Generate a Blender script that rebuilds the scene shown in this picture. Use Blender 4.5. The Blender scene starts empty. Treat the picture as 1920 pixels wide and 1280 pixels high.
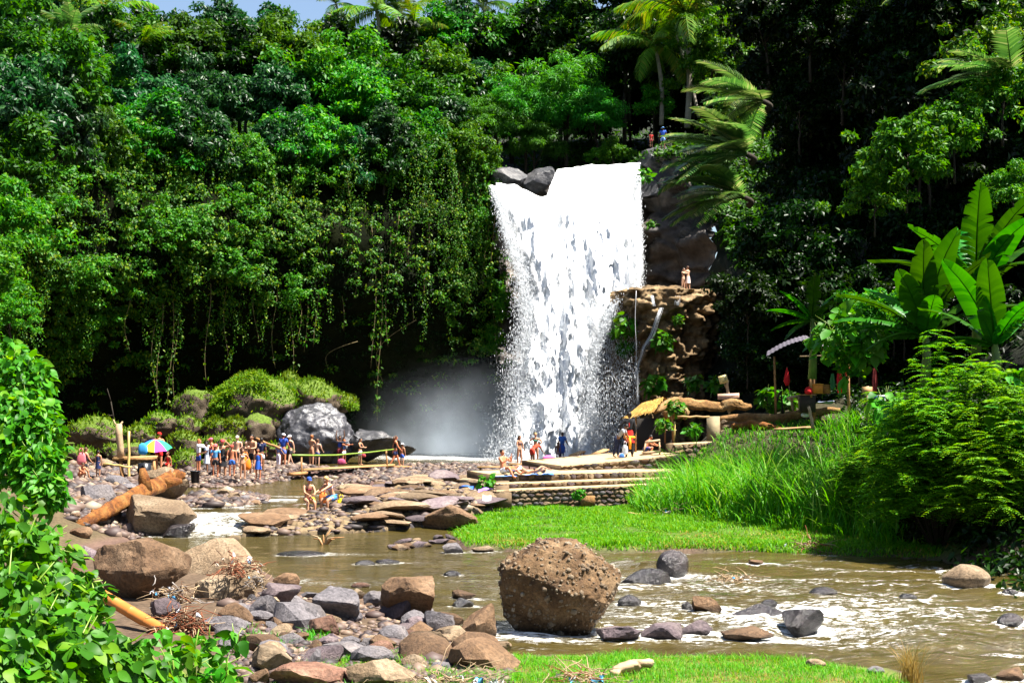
import bpy, bmesh, math, random
import numpy as np
from mathutils import Vector, Matrix, Euler

# ------------------------------------------------------------------ camera, sky, sun, exposure
SC = bpy.context.scene
COL = SC.collection
CAMH, F, HOR = 4.0, 2667.0, 755.0          # camera height (m), focal length and horizon row in photo pixels
cam_d = bpy.data.cameras.new('camera'); cam = bpy.data.objects.new('camera', cam_d); COL.objects.link(cam)
cam.location = (0, 0, CAMH); cam.rotation_euler = (math.pi/2, 0, 0)
cam_d.sensor_width = 36; cam_d.lens = 36*F/1920; cam_d.shift_y = (HOR-640)/1920
cam_d.clip_start = 0.1; cam_d.clip_end = 3000
SC.camera = cam

SUN_DIR = Vector((0.40, -0.13, 0.90)).normalized()      # towards the sun
W = bpy.data.worlds.new('World'); SC.world = W; W.use_nodes = True
nt = W.node_tree; bg = nt.nodes['Background']
sky = nt.nodes.new('ShaderNodeTexSky'); sky.sky_type = 'NISHITA'; sky.sun_disc = False
sky.sun_elevation = math.asin(SUN_DIR.z); sky.sun_rotation = math.atan2(SUN_DIR.x, SUN_DIR.y)
sky.air_density = 1.0; sky.dust_density = 1.2; sky.ozone_density = 1.0
nt.links.new(sky.outputs[0], bg.inputs[0]); bg.inputs[1].default_value = 0.05
sun_d = bpy.data.lights.new('sun', 'SUN'); sun = bpy.data.objects.new('sun', sun_d); COL.objects.link(sun)
sun_d.energy = 5.0; sun_d.angle = math.radians(0.5); sun_d.color = (1.0, 0.95, 0.86)
sun.rotation_euler = SUN_DIR.to_track_quat('Z', 'Y').to_euler()
SC.view_settings.view_transform = 'Standard'
try: SC.view_settings.look = 'None'
except Exception: pass
SC.view_settings.exposure = 2.0; SC.view_settings.gamma = 1.0; SC.view_settings.use_curve_mapping = False
SC.cycles.max_bounces = 6; SC.cycles.diffuse_bounces = 2; SC.cycles.glossy_bounces = 2
SC.cycles.transmission_bounces = 3; SC.cycles.transparent_max_bounces = 10; SC.cycles.volume_bounces = 2
SC.cycles.sample_clamp_indirect = 4.0

rng = np.random.default_rng(7); random.seed(7)
def P(px, py, Y):  return Vector(((px-960)/F*Y, Y, CAMH+(HOR-py)/F*Y))      # photo pixel at a depth
def G(px, py, z):                                                            # photo pixel on a level plane
    Y = (CAMH-z)*F/(py-HOR); return Vector(((px-960)/F*Y, Y, z))

# ------------------------------------------------------------------ noise
def _h(ix, iy, iz, s=0):
    h = (ix.astype(np.int64)*374761393 + iy.astype(np.int64)*668265263 + iz.astype(np.int64)*2147483647 + s*1274126177) & 0xffffffff
    h = ((h ^ (h >> 13))*1274126177) & 0xffffffff
    h = ((h ^ (h >> 16))*2246822519) & 0xffffffff
    return ((h ^ (h >> 15)) & 0xffffff)/float(0xffffff)
def vnoise(p, s=0):
    p = np.asarray(p, float); i = np.floor(p); f = p-i; f = f*f*f*(f*(f*6-15)+10)
    x, y, z = i[..., 0], i[..., 1], i[..., 2]; out = 0
    for a in (0, 1):
        for b in (0, 1):
            for c in (0, 1):
                w = (f[..., 0] if a else 1-f[..., 0])*(f[..., 1] if b else 1-f[..., 1])*(f[..., 2] if c else 1-f[..., 2])
                out = out + w*_h(x+a, y+b, z+c, s)
    return out*2-1
def fbm(p, o=4, s=0, g=0.5):
    p = np.asarray(p, float); v = 0; a = 1; t = 0
    for k in range(o):
        v = v + a*vnoise(p*(2.03**k)+k*17.3, s+k); t += a; a *= g
    return v/t
def worley(p, s=0, jit=0.9):
    p = np.asarray(p, float); i = np.floor(p); f1 = np.full(p.shape[:-1], 9.0); f2 = f1.copy(); cid = f1*0
    for a in (-1, 0, 1):
        for b in (-1, 0, 1):
            for c in (-1, 0, 1):
                x, y, z = i[..., 0]+a, i[..., 1]+b, i[..., 2]+c
                q = np.stack([x+.5+jit*(_h(x, y, z, s)-.5), y+.5+jit*(_h(x, y, z, s+1)-.5), z+.5+jit*(_h(x, y, z, s+2)-.5)], -1)
                d = np.sqrt(((p-q)**2).sum(-1)); k = d < f1
                f2 = np.where(k, f1, np.minimum(f2, d)); cid = np.where(k, _h(x, y, z, s+3), cid); f1 = np.where(k, d, f1)
    return f1, f2, cid
def sstep(a, b, x):
    t = np.clip((np.asarray(x, float)-a)/(b-a), 0, 1); return t*t*(3-2*t)
def poly_sdf(poly, X, Y):                     # negative inside
    X = np.asarray(X, float); Y = np.asarray(Y, float)
    d = np.full(X.shape, 1e18); ins = np.zeros(X.shape, bool); n = len(poly)
    for k in range(n):
        ax, ay = poly[k]; bx, by = poly[(k+1) % n]; ex, ey = bx-ax, by-ay
        t = np.clip(((X-ax)*ex+(Y-ay)*ey)/(ex*ex+ey*ey+1e-12), 0, 1)
        d = np.minimum(d, (X-ax-t*ex)**2+(Y-ay-t*ey)**2)
        c = ((ay > Y) != (by > Y)); xi = (bx-ax)*(Y-ay)/((by-ay) if abs(by-ay) > 1e-12 else 1e-12)+ax
        ins ^= c & (X < xi)
    d = np.sqrt(d); return np.where(ins, -d, d)

# ------------------------------------------------------------------ mesh helpers
def new_mesh(name, V, faces, mats=(), smooth=False, midx=None):
    me = bpy.data.meshes.new(name); V = np.asarray(V, np.float32)
    if not isinstance(faces, (list, tuple)) or (len(faces) and not hasattr(faces[0], 'shape')): faces = [np.asarray(faces, np.int32)] if hasattr(faces, 'shape') else faces
    if len(faces) and hasattr(faces[0], 'shape'):
        faces = [np.asarray(f, np.int32) for f in faces if len(f)]
        loops = np.concatenate([f.ravel() for f in faces]); tot = np.concatenate([np.full(len(f), f.shape[1], np.int32) for f in faces])
    else:
        loops = np.array([i for f in faces for i in f], np.int32); tot = np.array([len(f) for f in faces], np.int32)
    st = np.concatenate([[0], np.cumsum(tot)[:-1]]).astype(np.int32)
    me.vertices.add(len(V)); me.vertices.foreach_set('co', V.ravel())
    me.loops.add(len(loops)); me.loops.foreach_set('vertex_index', loops)
    me.polygons.add(len(tot)); me.polygons.foreach_set('loop_start', st); me.polygons.foreach_set('loop_total', tot)
    if smooth: me.polygons.foreach_set('use_smooth', np.ones(len(tot), bool))
    for m in (mats if isinstance(mats, (list, tuple)) else [mats]): me.materials.append(m)
    if midx is not None: me.polygons.foreach_set('material_index', np.asarray(midx, np.int32))
    me.update(calc_edges=True); me.validate(); return me
def attr(me, name, vals):
    a = me.attributes.new(name, 'FLOAT', 'POINT'); a.data.foreach_set('value', np.asarray(vals, np.float32))
def cattr(me, name, rgb):
    a = me.attributes.new(name, 'FLOAT_COLOR', 'POINT'); c = np.ones((len(rgb), 4), np.float32); c[:, :3] = rgb
    a.data.foreach_set('color', c.ravel())
def obj(name, me, parent=None, loc=None, rot=None, scale=None):
    o = bpy.data.objects.new(name, me); COL.objects.link(o)
    if parent is not None: o.parent = parent
    if loc is not None: o.location = loc
    if rot is not None: o.rotation_euler = rot
    if scale is not None: o.scale = (scale,)*3 if isinstance(scale, (int, float)) else scale
    return o
def tag(o, label, cat, group=None):
    o['label'] = label; o['category'] = cat
    if group: o['group'] = group
    return o
def kind(o, k): o['kind'] = k; return o
def thing(name, label, cat, loc=(0, 0, 0), rot=(0, 0, 0), group=None, scale=1.0):
    o = obj(name, None, None, loc, rot, scale); o.empty_display_size = .1; return tag(o, label, cat, group)
def grid_faces(nr, nc, wrap=False):
    r = np.arange(nr-1)[:, None]; c = np.arange(nc if wrap else nc-1)[None, :]; c2 = (c+1) % nc
    return np.stack([r*nc+c, r*nc+c2, (r+1)*nc+c2, (r+1)*nc+c], -1).reshape(-1, 4)
class MB:                                       # mesh collector: boxes, tubes, patches
    def __init__(s): s.V = []; s.F = []; s.n = 0; s.M = []
    def add(s, V, Fs, m=0):
        V = [tuple(v) for v in V]; s.V += V; s.F += [tuple(int(i)+s.n for i in f) for f in Fs]; s.M += [m]*len(Fs); s.n += len(V)
    def box(s, c, size, rot=None, m=0, jit=0):
        x, y, z = [k/2 for k in size]; pts = [Vector((a*x, b*y, d*z)) for a in (-1, 1) for b in (-1, 1) for d in (-1, 1)]
        if jit: pts = [p+Vector([random.uniform(-jit, jit) for _ in range(3)]) for p in pts]
        R = Euler(rot).to_matrix() if rot else Matrix.Identity(3)
        s.add([Vector(c)+R@p for p in pts], [(0, 1, 3, 2), (4, 6, 7, 5), (0, 4, 5, 1), (2, 3, 7, 6), (0, 2, 6, 4), (1, 5, 7, 3)], m)
    def tube(s, pts, rad, n=8, m=0, caps=True, wob=0.0):
        pts = [Vector(p) for p in pts]; N = len(pts); rad = list(rad) if hasattr(rad, '__len__') else [rad]*N
        V = []; u = None
        for i, p in enumerate(pts):
            t = (pts[min(i+1, N-1)]-pts[max(i-1, 0)]).normalized()
            if u is None: u = t.orthogonal().normalized()
            else:
                u = u-t*u.dot(t); u = u.normalized() if u.length > 1e-6 else t.orthogonal().normalized()
            w = t.cross(u)
            for k in range(n):
                a = 2*math.pi*k/n; r = rad[i]*(1+wob*random.uniform(-1, 1)); V.append(p+(u*math.cos(a)+w*math.sin(a))*r)
        Fs = [(i*n+k, i*n+(k+1) % n, (i+1)*n+(k+1) % n, (i+1)*n+k) for i in range(N-1) for k in range(n)]
        if caps: Fs += [tuple(range(n-1, -1, -1)), tuple((N-1)*n+k for k in range(n))]
        s.add(V, Fs, m)
    def ell(s, c, r, n=10, m=0, R=None):
        c = Vector(c); V = []; 
        for i in range(n//2+1):
            th = math.pi*i/(n//2)
            for k in range(n):
                a = 2*math.pi*k/n; q = Vector((r[0]*math.sin(th)*math.cos(a), r[1]*math.sin(th)*math.sin(a), r[2]*math.cos(th)))
                V.append(c+(R@q if R else q))
        Fs = [(i*n+k, (i+1)*n+k, (i+1)*n+(k+1) % n, i*n+(k+1) % n) for i in range(n//2) for k in range(n)]
        s.add(V, Fs, m)
    def mesh(s, name, mats, smooth=False): return new_mesh(name, s.V, s.F, mats, smooth, s.M)
    def build(s, name, mats, parent=None, smooth=False, loc=None, rot=None): return obj(name, s.mesh(name, mats, smooth), parent, loc, rot)

# ------------------------------------------------------------------ materials
def mat(name):
    m = bpy.data.materials.new(name); m.use_nodes = True; t = m.node_tree
    return m, t, t.nodes['Principled BSDF'], (lambda k, **kw: _node(t, k, kw)), t.links.new
def _node(t, k, kw):
    n = t.nodes.new('ShaderNode'+k)
    for a, b in kw.items(): setattr(n, a, b)
    return n
def ramp(N, pts):
    r = N('ValToRGB'); e = r.color_ramp.elements
    while len(e) < len(pts): e.new(0.5)
    for k, (p, c) in enumerate(pts):
        e[k].position = p; e[k].color = (*c, 1) if len(c) == 3 else c
    return r
def noise_n(N, L, scale, detail=4, vec=None, rough=.55):
    n = N('TexNoise'); n.inputs['Scale'].default_value = scale; n.inputs['Detail'].default_value = detail; n.inputs['Roughness'].default_value = rough
    if vec: L(vec, n.inputs['Vector'])
    return n
def plain(name, c, rough=.7, var=.15, scale=8, bump=.0, metal=0, spec=.3):
    m, t, b, N, L = mat(name); tc = N('TexCoord'); n = noise_n(N, L, scale, 5, tc.outputs['Object'])
    r = ramp(N, [(.25, tuple(x*(1-var) for x in c)), (.75, tuple(min(1, x*(1+var)) for x in c))]); L(n.outputs[0], r.inputs[0]); L(r.outputs[0], b.inputs['Base Color'])
    b.inputs['Roughness'].default_value = rough; b.inputs['Metallic'].default_value = metal; b.inputs['Specular IOR Level'].default_value = spec
    if bump:
        bp = N('Bump'); bp.inputs['Strength'].default_value = bump; bp.inputs['Distance'].default_value = .02; n2 = noise_n(N, L, scale*4, 4, tc.outputs['Object']); L(n2.outputs[0], bp.inputs['Height']); L(bp.outputs[0], b.inputs['Normal'])
    return m
def leaf_mat(name, dark, light, yellow=None, trans=.42, rough=.5, objvar=.35, spec=.2):
    m, t, b, N, L = mat(name); g = N('NewGeometry'); oi = N('ObjectInfo')
    pts = [(0, dark), (.75, light)]+([(1.0, yellow)] if yellow else [])
    r = ramp(N, pts); L(g.outputs['Random Per Island'], r.inputs[0])
    hv = N('HueSaturation'); L(r.outputs[0], hv.inputs['Color'])
    mr = N('MapRange'); mr.inputs[3].default_value = 1-objvar; mr.inputs[4].default_value = 1+objvar; L(oi.outputs['Random'], mr.inputs[0]); L(mr.outputs[0], hv.inputs['Value'])
    mh = N('MapRange'); mh.inputs[3].default_value = .48; mh.inputs[4].default_value = .52; L(oi.outputs['Random'], mh.inputs[0]); L(mh.outputs[0], hv.inputs['Hue'])
    L(hv.outputs[0], b.inputs['Base Color']); b.inputs['Roughness'].default_value = rough; b.inputs['Specular IOR Level'].default_value = spec
    tr = N('BsdfTranslucent'); hs = N('HueSaturation'); hs.inputs['Hue'].default_value = .485; hs.inputs['Saturation'].default_value = 1.1; hs.inputs['Value'].default_value = 1.3
    L(hv.outputs[0], hs.inputs['Color']); L(hs.outputs[0], tr.inputs[0])
    mx = N('MixShader'); mx.inputs[0].default_value = trans; L(b.outputs[0], mx.inputs[1]); L(tr.outputs[0], mx.inputs[2])
    L(mx.outputs[0], t.nodes['Material Output'].inputs[0]); return m
def rock_mat(name, a, b_, c, scale=1.2, rough=.8, bump=.9, moss=0.0, mossc=(.07, .115, .006), objvar=.3, spec=.3, fine=14, k=.66):
    a, b_, c = [tuple(x*k for x in q) for q in (a, tuple(y*.95 for y in b_), c)]
    m, t, b, N, L = mat(name); tc = N('TexCoord'); oi = N('ObjectInfo'); va = N('VectorMath', operation='ADD'); L(tc.outputs['Object'], va.inputs[0])
    sc = N('VectorMath', operation='SCALE'); cx = N('CombineXYZ'); L(oi.outputs['Random'], cx.inputs[0]); L(oi.outputs['Random'], cx.inputs[1]); L(cx.outputs[0], sc.inputs[0]); sc.inputs['Scale'].default_value = 37; L(sc.outputs[0], va.inputs[1])
    n = noise_n(N, L, scale, 8, va.outputs[0], .6); r = ramp(N, [(.32, a), (.5, b_), (.68, c)]); L(n.outputs[0], r.inputs[0])
    n2 = noise_n(N, L, fine, 6, va.outputs[0], .7); r2 = ramp(N, [(.3, (.42,)*3), (.7, (1.35,)*3)]); L(n2.outputs[0], r2.inputs[0])
    mx = N('MixRGB', blend_type='MULTIPLY'); mx.inputs[0].default_value = 1; L(r.outputs[0], mx.inputs[1]); L(r2.outputs[0], mx.inputs[2])
    hv = N('HueSaturation'); L(mx.outputs[0], hv.inputs['Color']); mr = N('MapRange'); mr.inputs[3].default_value = 1-objvar; mr.inputs[4].default_value = 1+objvar; L(oi.outputs['Random'], mr.inputs[0]); L(mr.outputs[0], hv.inputs['Value'])
    out = hv.outputs[0]
    if moss:
        g = N('NewGeometry'); sx = N('SeparateXYZ'); L(g.outputs['Normal'], sx.inputs[0]); ad = N('Math', operation='ADD'); n3 = noise_n(N, L, 1.6, 6, va.outputs[0]); L(sx.outputs[2], ad.inputs[0])
        ms = N('Math', operation='MULTIPLY'); L(n3.outputs[0], ms.inputs[0]); ms.inputs[1].default_value = 1.3; L(ms.outputs[0], ad.inputs[1])
        rm = ramp(N, [(.5, (0,)*3), (.62, (1,)*3)]); sb = N('Math', operation='SUBTRACT'); L(ad.outputs[0], sb.inputs[0]); sb.inputs[1].default_value = 1.15-moss; L(sb.outputs[0], rm.inputs[0])
        mm = N('MixRGB'); L(rm.outputs[0], mm.inputs[0]); L(out, mm.inputs[1]); 
        n4 = noise_n(N, L, 9, 5, va.outputs[0]); rmm = ramp(N, [(.3, tuple(x*.5 for x in mossc)), (.7, tuple(x*1.4 for x in mossc))]); L(n4.outputs[0], rmm.inputs[0]); L(rmm.outputs[0], mm.inputs[2]); out = mm.outputs[0]
    # damp band where the river wets the stone
    gp = N('NewGeometry'); sz = N('SeparateXYZ'); L(gp.outputs['Position'], sz.inputs[0]); nw = N('Math', operation='MULTIPLY_ADD'); L(n.outputs[0], nw.inputs[0]); nw.inputs[1].default_value = -.14; L(sz.outputs[2], nw.inputs[2])
    wr = N('MapRange'); wr.inputs[1].default_value = -.03; wr.inputs[2].default_value = .06; wr.inputs[3].default_value = .38; wr.inputs[4].default_value = 1; L(nw.outputs[0], wr.inputs[0])
    wm = N('MixRGB', blend_type='MULTIPLY'); wm.inputs[0].default_value = 1; L(out, wm.inputs[1]); L(wr.outputs[0], wm.inputs[2]); out = wm.outputs[0]
    L(out, b.inputs['Base Color']); b.inputs['Roughness'].default_value = rough; b.inputs['Specular IOR Level'].default_value = spec
    bp = N('Bump'); bp.inputs['Strength'].default_value = bump; bp.inputs['Distance'].default_value = .06; L(n2.outputs[0], bp.inputs['Height']); L(bp.outputs[0], b.inputs['Normal'])
    return m
LF = {
 'cliff': leaf_mat('cliff_leaf', (.008, .05, .001), (.050, .16, .003), (.19, .25, .010), objvar=.1),
 'tree': leaf_mat('tree_leaf', (.008, .05, .003), (.025, .14, .006), (.075, .20, .010)),
 'cool': leaf_mat('glossy_tree_leaf', (.005, .032, .008), (.016, .085, .020), (.05, .15, .035), rough=.42, spec=.32),
 'bright': leaf_mat('bright_leaf', (.012, .085, .002), (.042, .18, .004), (.12, .25, .007)),
 'bamboo': leaf_mat('bamboo_leaf', (.022, .12, .010), (.05, .22, .014), (.09, .25, .03), rough=.45),
 'dark': leaf_mat('shaded_forest_leaf', (.002, .010, .001), (.006, .024, .002), (.02, .06, .005), rough=.4),  # forest shadow put into the leaf colour
 'shrub': leaf_mat('broad_shrub_leaf', (.016, .085, .002), (.055, .22, .005), (.14, .28, .012), objvar=.38, rough=.5, spec=.25),
 'fern': leaf_mat('feathery_leaf', (.03, .15, .003), (.085, .30, .005), (.19, .36, .010), objvar=.1, rough=.6, spec=.2),
 'grass': leaf_mat('grass_blade', (.035, .17, .002), (.085, .30, .004), (.20, .32, .012), objvar=.05, rough=.5),
 'reed': leaf_mat('reed_blade', (.035, .17, .004), (.09, .29, .008), (.26, .37, .07), objvar=.05, rough=.4),
 'dry': leaf_mat('dry_grass', (.16, .11, .02), (.28, .20, .05), (.34, .27, .08), objvar=.1, rough=.7),
 'moss': leaf_mat('moss_tuft', (.045, .12, .003), (.11, .21, .005), (.20, .26, .010), objvar=.2, rough=.8),
 'palm': leaf_mat('palm_leaflet', (.025, .075, .015), (.07, .15, .03), (.22, .24, .09), rough=.35, spec=.5),
 'palmy': leaf_mat('coconut_leaflet', (.05, .14, .010), (.10, .22, .015), (.24, .22, .03), rough=.4),
 'banana': leaf_mat('banana_leaf', (.010, .075, .003), (.026, .13, .005), objvar=.45, rough=.36, trans=.35),
}
RK = {
 'tan': rock_mat('tan_rock', (.20, .13, .075), (.32, .22, .13), (.42, .32, .21)),
 'brown': rock_mat('brown_rock', (.12, .065, .032), (.21, .12, .062), (.30, .19, .11)),
 'grey': rock_mat('grey_rock', (.12, .11, .12), (.20, .18, .19), (.30, .26, .25)),
 'purple': rock_mat('purple_grey_rock', (.10, .075, .085), (.19, .14, .15), (.28, .22, .21)),
 'red': rock_mat('red_brown_rock', (.16, .07, .045), (.25, .13, .085), (.33, .21, .14)),
 'wet': rock_mat('wet_dark_rock', (.018, .015, .018), (.045, .035, .038), (.09, .07, .065), rough=.22, spec=.6),
 'conglo': rock_mat('conglomerate_matrix', (.07, .035, .013), (.17, .095, .04), (.29, .19, .10), scale=1.8, fine=22, k=.62),
 'pebble': rock_mat('pale_pebble', (.16, .11, .07), (.30, .22, .14), (.50, .42, .32), objvar=.1, k=.75),
 'moss': rock_mat('mossy_rock', (.05, .035, .022), (.12, .085, .05), (.2, .15, .1), moss=.62),
 'ledge': rock_mat('ledge_rock', (.05, .034, .018), (.24, .15, .065), (.42, .29, .15), scale=.7, fine=5, objvar=.05, k=.68),
 'slick': rock_mat('wet_boulder', (.035, .035, .045), (.085, .085, .10), (.15, .145, .165), rough=.30, bump=1.0, spec=.6, fine=6, objvar=.05),
 'lip': rock_mat('lip_rock', (.03, .03, .035), (.08, .08, .09), (.2, .19, .19), scale=.9, fine=5, rough=.45, objvar=.1),
}
WD = {
 'log': rock_mat('log_wood', (.22, .10, .028), (.36, .19, .06), (.46, .30, .13), scale=1.6, fine=9, objvar=.1),
 'orange': rock_mat('orange_bark', (.10, .026, .004), (.30, .10, .012), (.42, .20, .05), scale=2.4, fine=9, objvar=.05, k=.6),
 'plank': plain('weathered_plank', (.34, .20, .08), .65, .25, 6, .4),
 'bamboo': plain('yellow_bamboo', (.50, .36, .12), .45, .2, 5),
 'pole': plain('brown_pole', (.30, .15, .055), .7, .3, 7, .4),
 'green': plain('green_bamboo', (.16, .24, .035), .4, .25, 6),
 'pale': plain('pale_driftwood', (.34, .24, .14), .75, .25, 7, .5),
 'bark': plain('tree_bark', (.026, .019, .012), .85, .35, 5, .6),
 'palmbark': plain('palm_bark', (.24, .21, .17), .85, .3, 4, .6),
 'vine': plain('vine_stem', (.17, .13, .06), .8, .4, 5),
 'root': plain('reddish_root', (.30, .12, .045), .8, .4, 9),
}
# ------------------------------------------------------------------ ground: one sheet, river bed, bars, banks
def wpoly(pts, z): return [tuple(G(a, b, z)[:2]) for a, b in pts]
NEAR = [(-60, 40)]+wpoly([(-300, 1022), (0, 1030), (150, 1040), (270, 1050), (330, 1056), (480, 1068), (560, 1112), (700, 1128), (830, 1165), (880, 1214), (960, 1226), (1200, 1226), (1500, 1242), (1660, 1260), (1720, 1290)], 0)+[(5.2, 10), (4, 2), (4, -30), (-60, -30)]
MEADOW = wpoly([(852, 1000), (880, 1030), (1000, 1036), (1300, 1034), (1500, 1040), (1680, 1044), (1800, 1058), (1960, 1066)], 0)+[(20, 30), (40, 22), (60, 60), (30, 64), (6, 62), (5.5, 56), (-.6, 52.5), (-2.6, 51), (-2.6, 46)]
SHELF = wpoly([(425, 1004), (640, 998), (760, 992), (850, 985), (905, 968)], .05)+wpoly([(925, 945), (940, 905), (760, 903), (640, 910), (560, 926), (480, 958), (440, 985)], .45)
BAR = wpoly([(318, 906), (380, 914), (480, 907), (560, 896), (650, 893), (620, 905), (570, 922), (760, 912), (960, 905)], .35)+[(4.5, 56), (8, 62), (8, 75), (4, 88)]+wpoly([(900, 873), (760, 873), (650, 880), (540, 868), (420, 862), (330, 868), (300, 880)], .4)
SPIT = wpoly([(330, 944), (400, 950), (500, 940), (500, 928), (430, 922), (340, 930)], .35)
LBANK = [(-60, 50)]+wpoly([(-100, 1000), (110, 1003), (215, 985), (300, 965), (335, 935), (345, 900), (300, 876)], .5)+[(-16, 82), (-40, 82), (-60, 60)]
TERR = [(5.6, 54.5), (8.5, 56.6), (12, 56.8), (17, 56.4), (22, 54), (40, 46), (50, 70), (25, 90), (13.5, 96), (12.2, 84), (9, 72), (6.4, 66)]
def ground_z(X, Y, detail=True):
    X = np.asarray(X, float); Y = np.asarray(Y, float); p = np.stack([X, Y, 0*X], -1)
    n1 = fbm(p*.35, 3, 1); n2 = fbm(p*1.7, 3, 5) if detail else 0
    h = -0.55+.1*n1+.35*sstep(44, 49, Y)
    d = poly_sdf(NEAR, X, Y)+.5*n1; h = np.maximum(h, np.where(d < 0, .02+.40*(1-np.exp(d*.35)), -.28*d))+0
    d = poly_sdf(MEADOW, X, Y)+.45*n1; h = np.maximum(h, np.where(d < 0, .03+.12*sstep(0, -.5, d)+.022*np.clip(-d, 0, 12), -.5*d))
    d = poly_sdf(BAR, X, Y)+.3*n1; h = np.maximum(h, np.where(d < 0, .28+.28*sstep(0, -2.0, d), .28-.3*d))
    d = poly_sdf(SPIT, X, Y)+.2*n1; h = np.maximum(h, np.where(d < 0, .28+.14*sstep(0, -.8, d), .28-.3*d))
    d = poly_sdf(LBANK, X, Y)+.4*n1; h = np.maximum(h, np.where(d < 0, .1+.7*sstep(0, -2.5, d)+.05*np.clip(-d-2, 0, 10), .1-.4*d))
    d = poly_sdf(TERR, X, Y); h = np.maximum(h, np.where(d < 0, .4+2.5*sstep(-.2, -3.4, d)+.26*np.clip(-d-3.2, 0, 12), -3*d))
    # the shaded bank under the trees
    d = X-(10.5+.11*np.clip(Y-34, -40, 40)); h = h+np.where(Y > 26, .42*np.clip(d, 0, 40), 0)*sstep(26, 34, Y)*sstep(62, 52, Y)
    return h+(.05*n2 if detail else 0)
def ground_col(X, Y, Z):
    p = np.stack([X, Y, 0*X], -1); n = fbm(p*1.1, 4, 11)*.5+.5; n2 = fbm(p*5, 3, 15)*.5+.5
    gravel = np.array([.10, .060, .045])*(.55+.9*n2[:, None])
    c = gravel.copy()
    def put(poly, col, w=.5, amp=.5):
        nonlocal c
        m = sstep(w*.3, -w, poly_sdf(poly, X, Y)+.4*(n-.5))[:, None]; c = c*(1-m)+m*np.array(col)*(.6+amp*2*n2[:, None]*.8)
    put(MEADOW, (.05, .09, .008)); put(TERR, (.030, .026, .010)); put(LBANK, (.075, .055, .028)); put(BAR, (.085, .048, .040)); put(SPIT, (.10, .07, .045))
    ng = sstep(23.2, 21.2, Y+1.2*(n-.5)+.9*np.clip(-X-.5, 0, 3))[:, None]*(poly_sdf(NEAR, X, Y) < .2)[:, None]
    put(NEAR, (.075, .05, .031)); c = c*(1-ng)+ng*np.array((.09, .11, .02))*(.6+.8*n2[:, None])
    bank_shade = sstep(10.5, 12.5, X-.11*np.clip(Y-34, -40, 40))[:, None]*sstep(28, 32, Y)[:, None]; c = c*(1-bank_shade)+bank_shade*np.array((.008, .010, .003))  # tree shade on the right bank painted into the soil colour
    wet = sstep(.12, -.1, Z-np.where(Y > 46, .3, 0.0))[:, None]; c = c*(1-.6*wet)
    return c
def fan(Y0, Y1, ratio, u0, u1, nu):
    nr = int(math.log(Y1/Y0)/math.log(ratio))+1; Yr = Y0*ratio**np.arange(nr); u = np.linspace(u0, u1, nu)
    Yg, U = np.meshgrid(Yr, u, indexing='ij'); return U*Yg, Yg, nr, nu
m, t, b, N, L = mat('ground_soil'); a = N('Attribute', attribute_name='gcol'); tc = N('TexCoord')
nz = noise_n(N, L, 9, 6, tc.outputs['Object'], .7); r = ramp(N, [(.3, (.6,)*3), (.7, (1.35,)*3)]); L(nz.outputs[0], r.inputs[0])
mx = N('MixRGB', blend_type='MULTIPLY'); mx.inputs[0].default_value = 1; L(a.outputs[0], mx.inputs[1]); L(r.outputs[0], mx.inputs[2]); L(mx.outputs[0], b.inputs['Base Color']); b.inputs['Roughness'].default_value = .85; b.inputs['Specular IOR Level'].default_value = .2
bp = N('Bump'); bp.inputs['Strength'].default_value = .7; bp.inputs['Distance'].default_value = .05; vo = N('TexVoronoi'); vo.inputs['Scale'].default_value = 7; L(tc.outputs['Object'], vo.inputs['Vector']); L(vo.outputs['Distance'], bp.inputs['Height']); L(bp.outputs[0], b.inputs['Normal'])
M_GROUND = m
X, Y, nr, nc = fan(1.5, 150, 1.0105, -.9, 1.0, 380)
Z = ground_z(X, Y)
V = np.stack([X, Y, Z], -1).reshape(-1, 3)
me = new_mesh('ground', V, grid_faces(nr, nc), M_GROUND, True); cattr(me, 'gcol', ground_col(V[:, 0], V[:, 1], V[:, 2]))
kind(obj('ground', me), 'structure')
# far land beyond the valley, out to the horizon
ang = np.linspace(0, 2*np.pi, 97)[:-1]; rad = np.array([160, 300, 700, 1600])
V = np.array([(r_*math.cos(a_), 60+r_*math.sin(a_), -1.0) for r_ in rad for a_ in ang])
me = new_mesh('far_ground', V, grid_faces(4, 96, True), M_GROUND, True); cattr(me, 'gcol', np.tile((.03, .05, .012), (len(V), 1)))
kind(obj('far_ground', me), 'structure')

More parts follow.
